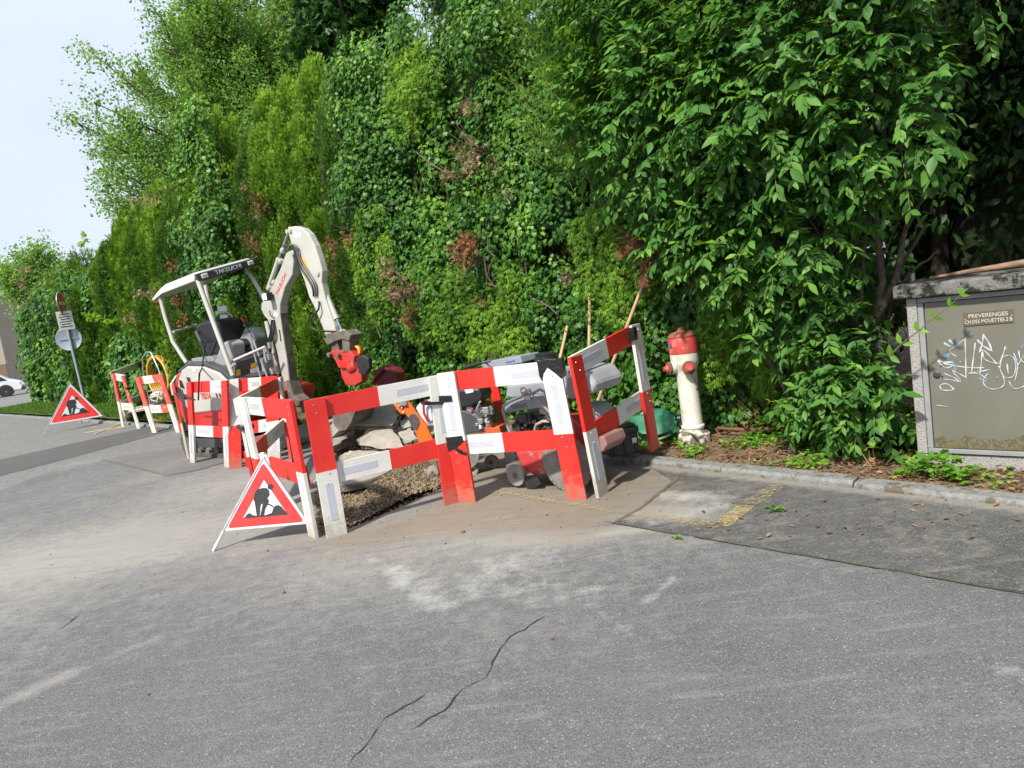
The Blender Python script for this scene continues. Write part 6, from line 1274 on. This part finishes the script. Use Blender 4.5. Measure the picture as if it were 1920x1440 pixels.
kk_ = rng.choice(len(CC), 190, replace=False); twigs(CC[kk_]+DD[kk_]*.12, DD[kk_]*.7+ZZ*.35-SN*.1, rng.uniform(.16, .3, 190), 5, .07, T_BROAD, L_SHOOT, shr, droop=.15, tint0=.25, tvar=.2, name='young_leaves')
# each twig's own stem
ax = DD/np.linalg.norm(DD, axis=1, keepdims=True); nn_ = len(CC); s_ = np.cross(ax, ZZ); s_ /= np.linalg.norm(s_, axis=1, keepdims=True); r_ = .0028
e0 = CC-ax*.12; e1 = base_[:, 2, :]; e2 = base_[:, -1, :]
V = np.stack([e0+s_*r_, e0-s_*r_, e1+s_*r_, e1-s_*r_, e2+s_*r_*.4, e2-s_*r_*.4], 1).reshape(-1, 3); I = np.arange(nn_)[:, None]*6+np.array([[0, 1, 3, 2, 2, 3, 5, 4]]); npmesh('twigs', V, I.ravel(), np.full(nn_*2, 4), mat('green_twig', (.1, .12, .04), .7), shr)
# stems
Ps = Plane(S(-2.1, .72), SD)
def stem(L_, r, par, m=M_BARK): 
    P = [Ps.at(*q) for q in L_]; C = []
    for i in range(len(P)-1):
        p0, p1, p2, p3 = P[max(0, i-1)], P[i], P[i+1], P[min(len(P)-1, i+2)]
        for t in np.linspace(0, 1, 5, endpoint=False): C.append(.5*((2*p1)+(-p0+p2)*t+(2*p0-5*p1+4*p2-p3)*t*t+(-p0+3*p1-3*p2+p3)*t**3)+rng.normal(size=3)*.004)
    C.append(P[-1]); return MB().tube(C, np.linspace(r[0], r[1], len(C)).tolist(), 9).build('stem', m, par, smooth=60)
for L_, r in [([(1585, 850, 0), (1587, 787, 0), (1590, 707, 0), (1621, 624, -.02), (1643, 599, -.03), (1668, 548, -.04), (1690, 476, -.05), (1693, 440, -.05), (1728, 372, -.1)], (.045, .012)), ([(1643, 599, -.03), (1654, 530, -.02), (1646, 462, 0), (1640, 380, 0), (1625, 250, 0), (1600, 120, 0)], (.032, .01)), ([(1614, 566, 0), (1617, 512, 0), (1625, 440, 0), (1650, 330, 0), (1660, 200, 0)], (.018, .006)),
              ([(1657, 800, .1), (1657, 707, .1), (1662, 610, .1), (1690, 500, .1), (1740, 420, 0)], (.022, .01)), ([(1556, 796, 0), (1545, 743, 0), (1523, 700, 0), (1480, 640, -.05), (1430, 560, -.1), (1380, 470, -.1)], (.013, .006)), ([(1476, 735, .0), (1442, 671, 0), (1409, 610, -.05), (1370, 520, -.1), (1300, 400, -.2)], (.022, .008)), ([(1500, 800, .05), (1476, 735, 0)], (.026, .022)),
              ([(1625, 640, .1), (1580, 560, .1), (1560, 480, 0), (1500, 380, 0), (1450, 250, -.1)], (.016, .006)), ([(1693, 440, -.05), (1730, 380, -.12), (1780, 330, -.15)], (.01, .004)), ([(1565, 560, .05), (1595, 515, .05), (1615, 480, 0)], (.009, .005)), ([(1605, 820, -.1), (1618, 800, -.12), (1627, 790, -.14)], (.03, .028)), ([(1643, 599, 0), (1700, 520, .05), (1760, 470, .1)], (.014, .006)), ([(1640, 380, 0), (1700, 250, -.1), (1760, 120, -.2)], (.012, .005)), ([(1530, 620, .1), (1590, 500, .1), (1610, 350, .1), (1590, 200, 0)], (.014, .006))]:
    stem(L_, r, shr)
# low twiggy green round the stems' feet, and a shoot in front of the cabinet door
shoot = empty('green_shoot', S(-2.25, .28, .1), 'single arching shoot with bright leaves in front of the cabinet door', 'shoot'); Pq = Plane(S(-2.3, .1), SD)
pp = [Pq.at(*q) for q in [(1668, 668), (1690, 645), (1720, 622), (1750, 597), (1780, 575), (1800, 553)]]; pp = [np.array(S(-2.15, .5, .75))]+pp
MB().tube(pp, [.005, .005, .0045, .004, .0035, .003, .002], 6).build('stem', mat('green_twig', (.1, .12, .04)), shoot)
P = []; A = []
for i in range(1, 7):
    for sg in (1, -1):
        P.append(pp[i]); A.append(nrm(pp[min(6, i+1)]-pp[i-1])*.6+sg*nrm(np.cross(pp[i]-pp[i-1], SN))*.8+rng.normal(size=3)*.15)
P.append(pp[6]); A.append(pp[6]-pp[5]); P = np.array(P); A = np.array(A)
leaf_each(P, A, -SN+rdir(len(P))*.4+ZZ*.3, .075*np.linspace(1.1, .6, len(P)), rng.uniform(.3, .8, len(P)), T_BROAD, L_SHOOT, shoot)
# pale upright shoots at the top left of the shrub
sh2 = empty('willowy_shrub', S(.4, .8, .1), 'lighter shrub with long upright narrow-leaved shoots, left part of the big leafy mass', 'shrub')
n = 170; c = np.array([.15, .6, 3.1]); d = rdir(n); q = c+d*np.array([.75, .45, 1.0])*rng.uniform(.4, 1, (n, 1)); C = s2w(q); D = d2w(np.tile([.45, -.25, .75], (n, 1))+rdir(n)*.3)
D /= np.linalg.norm(D, axis=1, keepdims=True); ln = rng.uniform(.35, .7, n)
b2 = twigs(C, D, ln, 10, .085, T_LANCE, L_SHOOT, sh2, droop=.1, tint0=.35, tvar=.2); twigs(C+rdir(n)*.1, D+rdir(n)*.5, ln*.7, 8, .085, T_LANCE, L_SHRUB, sh2, droop=.3, tint0=.6)
V = []; mb = MB()
for i in range(0, n): mb.tube([C[i]-D[i]*.05, b2[i, 4], b2[i, -1]], [.005, .004, .002], 4)
for k in range(6): mb.tube([S(.4+rng.uniform(-.3, .3), 1.5, .1), S(.3+rng.uniform(-.4, .4), 1.45, 1.5), S(.2+rng.uniform(-.6, .6), .8, 2.9)], [.02, .014, .006], 6)
mb.build('stem', mat('green_twig', (.1, .12, .04)), sh2)
n = 260; d = rdir(n); q = np.array([.15, .85, 4.2])+d*np.array([1.2, .5, .9])*rng.uniform(.5, 1, (n, 1)); D = d2w(d+np.array([.2, -.4, .3])); twigs(s2w(q), D, rng.uniform(.3, .5, n), 7, .08, T_LANCE, L_SHRUB, sh2, droop=.25, tint0=.5, tvar=.3)
# ---- the dark wood behind the cabinet
def bushtree(label, s, o, h, blobs, m, n, lsz, tpl=T_SMALL, seed=0, name='tree', trunk=.1, core=.0, cat='tree', group=None, tint0=.4, per=26, R=.3):
    root = empty(name, S(s, o, .0), label, cat, group); Cs = []; Ns = []; mb = MB(); tb = S(s, o, 0); fork = S(s, o, h*.3)
    tr = MB().tube([tb, S(s+.05, o, h*.15), fork, S(s-.1, o, h*.6)], [trunk, trunk*.85, trunk*.7, trunk*.3], 10).build('trunk', M_BARKD, root, smooth=60)
    for (c, r) in blobs:
        k = max(8, int(n*np.prod(r)**(2/3)/sum(np.prod(b[1])**(2/3) for b in blobs))); d = rdir(k); d[:, 2] = np.where(d[:, 2] < -.5, -d[:, 2], d[:, 2]); Cs.append(s2w(np.array(c)+d*np.array(r)*rng.uniform(.6, 1.0, (k, 1)))); Ns.append(d2w(d))
        cw = S(*c)
        if core: cores(cw, min(r[0], r[1])*core, min(r[0], r[1])*core, r[2]*core, root)
        br = MB()
        for j in range(5): e = Cs[-1][j*3 % k]; br.tube([fork+(S(s-.1, o, h*.6)-fork)*rng.random(), (fork+e)/2+ZZ*.2, e], [trunk*.35, trunk*.22, trunk*.06], 6)
        br.build('branch', M_BARKD, root)
    C = np.concatenate(Cs); N = np.concatenate(Ns); P, D = clump_points(C, N/np.linalg.norm(N, axis=1, keepdims=True), np.full(len(C), R)*rng.uniform(.6, 1.3, len(C)), per); k = len(P)
    leaves('foliage', P, D*.5-ZZ*.35+rdir(k)*.6, D*.6+ZZ*.5+rdir(k)*.5, lsz*rng.uniform(.6, 1.2, k), np.clip(tint0+.25*(np.repeat(rng.random(len(C)), per)-.5)+rng.normal(size=k)*.15, 0, 1), tpl, m, root); return root
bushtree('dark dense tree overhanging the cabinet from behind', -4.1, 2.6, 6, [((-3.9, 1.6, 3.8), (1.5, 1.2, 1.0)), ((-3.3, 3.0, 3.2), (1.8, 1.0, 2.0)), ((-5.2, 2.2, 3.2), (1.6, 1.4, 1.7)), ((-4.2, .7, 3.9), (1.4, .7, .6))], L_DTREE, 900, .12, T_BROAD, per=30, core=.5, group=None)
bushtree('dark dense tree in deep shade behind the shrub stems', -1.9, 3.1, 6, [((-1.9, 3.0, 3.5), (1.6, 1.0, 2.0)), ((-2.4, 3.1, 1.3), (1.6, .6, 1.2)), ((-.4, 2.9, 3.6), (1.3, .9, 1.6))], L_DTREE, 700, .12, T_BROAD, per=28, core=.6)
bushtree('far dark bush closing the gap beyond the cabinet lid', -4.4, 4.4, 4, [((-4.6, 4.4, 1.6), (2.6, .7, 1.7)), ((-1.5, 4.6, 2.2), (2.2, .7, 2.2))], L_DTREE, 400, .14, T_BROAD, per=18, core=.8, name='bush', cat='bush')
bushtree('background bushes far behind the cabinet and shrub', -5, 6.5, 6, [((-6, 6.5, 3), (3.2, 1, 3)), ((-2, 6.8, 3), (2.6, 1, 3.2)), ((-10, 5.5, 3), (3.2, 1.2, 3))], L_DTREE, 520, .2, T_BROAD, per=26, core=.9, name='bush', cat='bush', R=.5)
mb = MB().tube([S(-3.0, 1.6, 0), S(-3.02, 1.6, 1.5), S(-2.98, 1.65, 3.4)], [.045, .04, .03], 8); tag(mb.build('thin_tree_trunk', M_BARKD, smooth=60), 'thin bare trunk standing in the shade just behind the cabinet lid', 'trunk')
# chain-link fence behind the hydrant
fe = empty('chain_link_fence', S(-1.2, .98, .1), 'rusty chain-link fence half hidden in leaves behind the hydrant', 'fence'); mb = MB()
for i in range(26):
    for sg in (1, -1):
        s = -2.1+.055*i; a_ = S(s, 1.02, .1); b_ = S(s+sg*1.1, 1.02, 1.2); mb.bar(a_, b_, .0025, .0025)
mb.build('mesh', M_RUST, fe); 
for s in (-2.2,): MB().tube([S(s, 1.0, 0), S(s, 1.0, 1.3)], .02, 8).build('post', M_STEEL, fe, smooth=40)
# ---- trees beyond the hedge
def bigtree(label, base, h, tips, trunk_r, m, lsz, tpl, nper, D, name='tree', core_pts=None, spread=.45, tint0=.45, group=None, nt=5):
    """a broad tree: boughs run from the trunk to their tips, leafy twigs along the outer part of each bough"""
    base = np.asarray(base, float); root = empty(name, base, label, 'tree', group); top = base+ZZ*h*.8
    tr = MB().tube([base, base+ZZ*h*.2, base+ZZ*h*.5+np.array([.1, 0, 0]), top], [trunk_r, trunk_r*.85, trunk_r*.55, trunk_r*.15], 10).build('trunk', M_BARKD, root, smooth=60)
    C = []; A = []; mb = MB()
    for tip in tips:
        tip = np.asarray(tip, float); f = np.clip((tip[2]-base[2])/h*.62+rng.uniform(-.12, .05), .12, .75); st = base+ZZ*h*f; L_ = np.linalg.norm(tip-st); mid = (st+tip)/2+ZZ*L_*.1+rng.normal(size=3)*L_*.05
        mb.tube([st, mid, tip], [trunk_r*.3, trunk_r*.16, .012], 6)
        for j in range(nt*3):
            t = rng.uniform(.3, 1.04)**.8; p = (1-t)**2*st+2*t*(1-t)*mid+t*t*tip; d = nrm((tip-st))*.8+rng.normal(size=3)*.55; r = spread*(1.15-t*.75)*rng.uniform(.2, 1)*L_*.3; q = p+nrm(rng.normal(size=3))*r
            C.append(q); A.append(nrm(d))
            if j % 3 == 0: mb.tube([p, (p+q)/2, q], [.03, .02, .008], 4)
    mb.build('branch', M_BARKD, root)
    C = np.array(C); A = np.array(A); n = len(C); k = n*nper; t = rng.random((n, nper, 1)); ln = rng.uniform(.5, 1.1, (n, 1, 1))*spread*1.5
    P = C[:, None, :]+A[:, None, :]*ln*(t-.3)+rng.normal(size=(n, nper, 3))*spread*.22; P = P.reshape(-1, 3); AA = np.repeat(A, nper, 0)
    leaves('foliage', P, AA*.4-ZZ*.4+rdir(k)*.7, ZZ*.7+rdir(k)*.6, lsz*rng.uniform(.6, 1.2, k), np.clip(tint0+.3*(np.repeat(rng.random(n), nper)-.5)+rng.normal(size=k)*.14, 0, 1), tpl, m, root); return root
PT = Plane(np.array([-6.5, 21., 0]), (1, .25, 0)); tb = PT.at(470, 400); tb[2] = 0
tips = [PT.at(x, y, rng.uniform(-1.5, 2.2)) for x, y in [(128, 222), (178, 103), (176, 192), (178, 292), (215, 350), (185, 375), (300, 25), (325, 50), (235, 155), (268, 135), (250, 260), (215, 240), (225, 320), (290, 330), (300, 250), (280, 180), (290, 100), (340, 60), (330, 150), (350, 230), (360, 300), (300, 380), (240, 385), (330, 350), (400, 20), (380, 100), (400, 180), (420, 260), (440, 60), (460, 140), (470, 220), (480, 10), (500, 90), (520, 170), (530, 40), (440, 300), (500, 260), (560, 110), (550, 10), (390, -30), (430, -60), (340, -50), (480, -80), (540, -60), (600, -20), (590, 60), (350, 180), (310, 290), (270, 230), (390, 330), (260, 320), (240, 125), (205, 270), (355, 5), (310, 90), (620, -90), (200, 330), (165, 225), (330, 400), (400, 400), (220, 380)]]
tips += [PT.at(rng.uniform(290, 600), rng.uniform(-80, 330), rng.uniform(-2, 2.5)) for _ in range(70)]
bigtree('large airy light green tree rising behind the thuja hedge at the left', tb, 12.5, tips, .28, L_TREE, .105, T_SMALL, 52, 22, spread=.56, nt=7)
P2 = Plane(np.array([-2.4, 15.5, 0]), (1, .1, 0)); t2b = P2.at(690, 200); t2b[2] = 0
tips = [P2.at(rng.uniform(560, 760), rng.uniform(-150, 120), rng.uniform(-1, 1)) for _ in range(46)]+[P2.at(*q) for q in [(575, 110), (565, 60), (570, 10), (600, 130), (640, 110), (585, 90)]]
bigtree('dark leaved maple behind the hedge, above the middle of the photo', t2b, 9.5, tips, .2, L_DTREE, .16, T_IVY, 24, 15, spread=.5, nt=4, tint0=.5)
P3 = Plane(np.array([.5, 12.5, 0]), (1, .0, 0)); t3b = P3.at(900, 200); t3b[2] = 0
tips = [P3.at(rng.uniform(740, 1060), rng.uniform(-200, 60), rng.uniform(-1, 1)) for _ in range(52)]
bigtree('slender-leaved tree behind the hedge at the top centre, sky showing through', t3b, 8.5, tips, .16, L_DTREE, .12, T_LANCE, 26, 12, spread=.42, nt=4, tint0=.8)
P4 = Plane(np.array([-30., 46., 0]), (1, .1, 0)); t4b = P4.at(62, 620); t4b[2] = 0
tips = [P4.at(x, y, rng.uniform(-2, 2)) for x, y in [(10, 500), (20, 510), (40, 480), (60, 470), (80, 470), (100, 478), (118, 500), (130, 520), (50, 500), (75, 495), (95, 505), (30, 530), (60, 530), (90, 530), (115, 530), (8, 520)]]
bigtree('distant pale green tree above the far left end of the hedge', t4b, 8, tips, .25, L_TREE, .22, T_SMALL, 40, 46, spread=.95, nt=6, tint0=.55)
# sprays of a vine over the hedge at the far left
Pv = Plane(S(19, 1.4), SD); P = []
for q in [(165, 592), (172, 594), (180, 595), (190, 598), (200, 600), (212, 602), (128, 560), (150, 455), (155, 440), (160, 450)]:
    for _ in range(5): P.append(Pv.at(q[0]+rng.uniform(-4, 4), q[1]+rng.uniform(-3, 3)))
vn_ = empty('vine_shoot', S(16.5, 1.2, .1), 'light green vine shoot sticking out of the hedge beside the sign post', 'vine'); P = np.array(P)
leaves('leaf', P, rdir(len(P))-ZZ*.3, ZZ+rdir(len(P))*.6, .2*rng.uniform(.6, 1.1, len(P)), rng.uniform(.3, .9, len(P)), T_IVY, L_SHOOT, vn_)
# ---- ground cover, litter, grass
def cover(name, n, s0, s1, o0, o1, sz, m, tpl, up, zf, tint=(.2, .9), mask=None, kind='stuff', clus=0.):
    s = rng.uniform(s0, s1, n); o = rng.uniform(o0, o1, n)
    if clus: k = vn2(s*3.1+11, o*3.1, 2) > clus; s, o = s[k], o[k]
    if mask is not None: k = mask(s, o); s, o = s[k], o[k]
    n = len(s); o2 = o+ks(s)*np.clip(1-(o-.13)/1.2, 0, 1); P = KP+SD*s[:, None]+SN*o2[:, None]; P[:, 2] = zf(s, o)+(.0 if up > .5 else .004+.012*rng.random(n))
    A = rdir(n)*np.array([1, 1, .25])+ZZ*up; Nn = rdir(n)*(.9 if up > .5 else .35)+ZZ*(.2 if up > .5 else 1)
    ob = leaves(name, P, A, Nn, sz*rng.uniform(.5, 1.3, n), rng.uniform(*tint, n), tpl, m, None); tag(ob, kind=kind); return ob
cover('leaf_litter', 9000, -4.5, 1.6, .14, 1.5, .045, L_LITTER, T_BROAD, 0., vz, (0, 1), mask=lambda s, o: rng.random(len(s)) < np.where(s < -1.2, .95, .45))
cover('dry_stalks', 2200, -4.5, 1.6, .12, 1.3, .14, L_LITTER, (np.array([(-.012, 0, 0), (.012, 0, 0), (.012, 1, .03), (-.012, 1, .03)]), [(0, 1, 2, 3)]), .02, vz, (.5, 1))
cover('verge_weeds', 9500, -2.9, 1.4, .2, 1.25, .034, L_WEED, T_IVY, .15, lambda s, o: vz(s, o)+rng.uniform(0, .03, len(s)), (.3, 1), clus=.5, mask=lambda s, o: (s > -2.1) | (rng.random(len(s)) < .3))
cover('verge_grass', 3000, -2.2, 8.8, .16, 1.3, .07, L_WEED, T_BLADE, .9, vz, (.1, .8), clus=.52)
cover('ground_ivy', 2600, -3.2, -.9, .75, 1.5, .065, L_IVY, T_IVY, .1, lambda s, o: vz(s, o)+rng.uniform(.0, .16, len(s)), (.2, .8))
cover('cabinet_foot_weeds', 230, -2.75, -2.15, .22, .42, .055, L_WEED, T_IVY, .3, lambda s, o: vz(s, o)+rng.uniform(.0, .14, len(s))*np.exp(-((s+2.5)/.15)**2)+.01, (.0, .7), mask=lambda s, o: np.abs(s+2.48) < .19)
cover('grass', 60000, 8.8, 31, .15, 4.2, .12, L_GRASS, T_BLADE, .85, lambda s, o: .1+0*s, (0, 1))
# leaves and twigs dropped on the asphalt
k = 60; q = np.array([G(rng.uniform(1300, 1910), rng.uniform(935, 1010), .012) for _ in range(k)]); q[:, 2] = .012
tag(leaves('fallen_leaves', q, rdir(k)*np.array([1, 1, .1]), ZZ+rdir(k)*.2, rng.uniform(.015, .05, k), rng.random(k), T_BROAD, L_LITTER, None), kind='stuff')
c = G(1455, 955, .012); r0 = empty('leafy_sprig', c, 'small green sprig lying on the dark asphalt below the kerb', 'sprig'); k = 16
leaf_each(c+rdir(k)*np.array([.05, .05, .01])+ZZ*.012, rdir(k)*np.array([1, 1, .2]), ZZ+rdir(k)*.4, rng.uniform(.03, .06, k), rng.uniform(.2, .8, k), T_BROAD, L_SHRUB, r0)
MB().tube([c+np.array([-.16, -.05, 0]), c+np.array([-.08, -.02, .005]), c], [.002, .002, .0015], 5).build('stem', M_LITT if False else M_BARK, r0)
c = G(1270, 1008, .01); k = 14; r0 = empty('weed_tuft', c, 'tiny weed tuft growing in the pavement seam', 'weed'); leaf_each(c+rdir(k)*np.array([.02, .02, .004]), rdir(k)*np.array([1, 1, .3])+ZZ*.2, ZZ+rdir(k)*.4, rng.uniform(.015, .03, k), rng.uniform(.2, .8, k), T_IVY, L_WEED, r0)
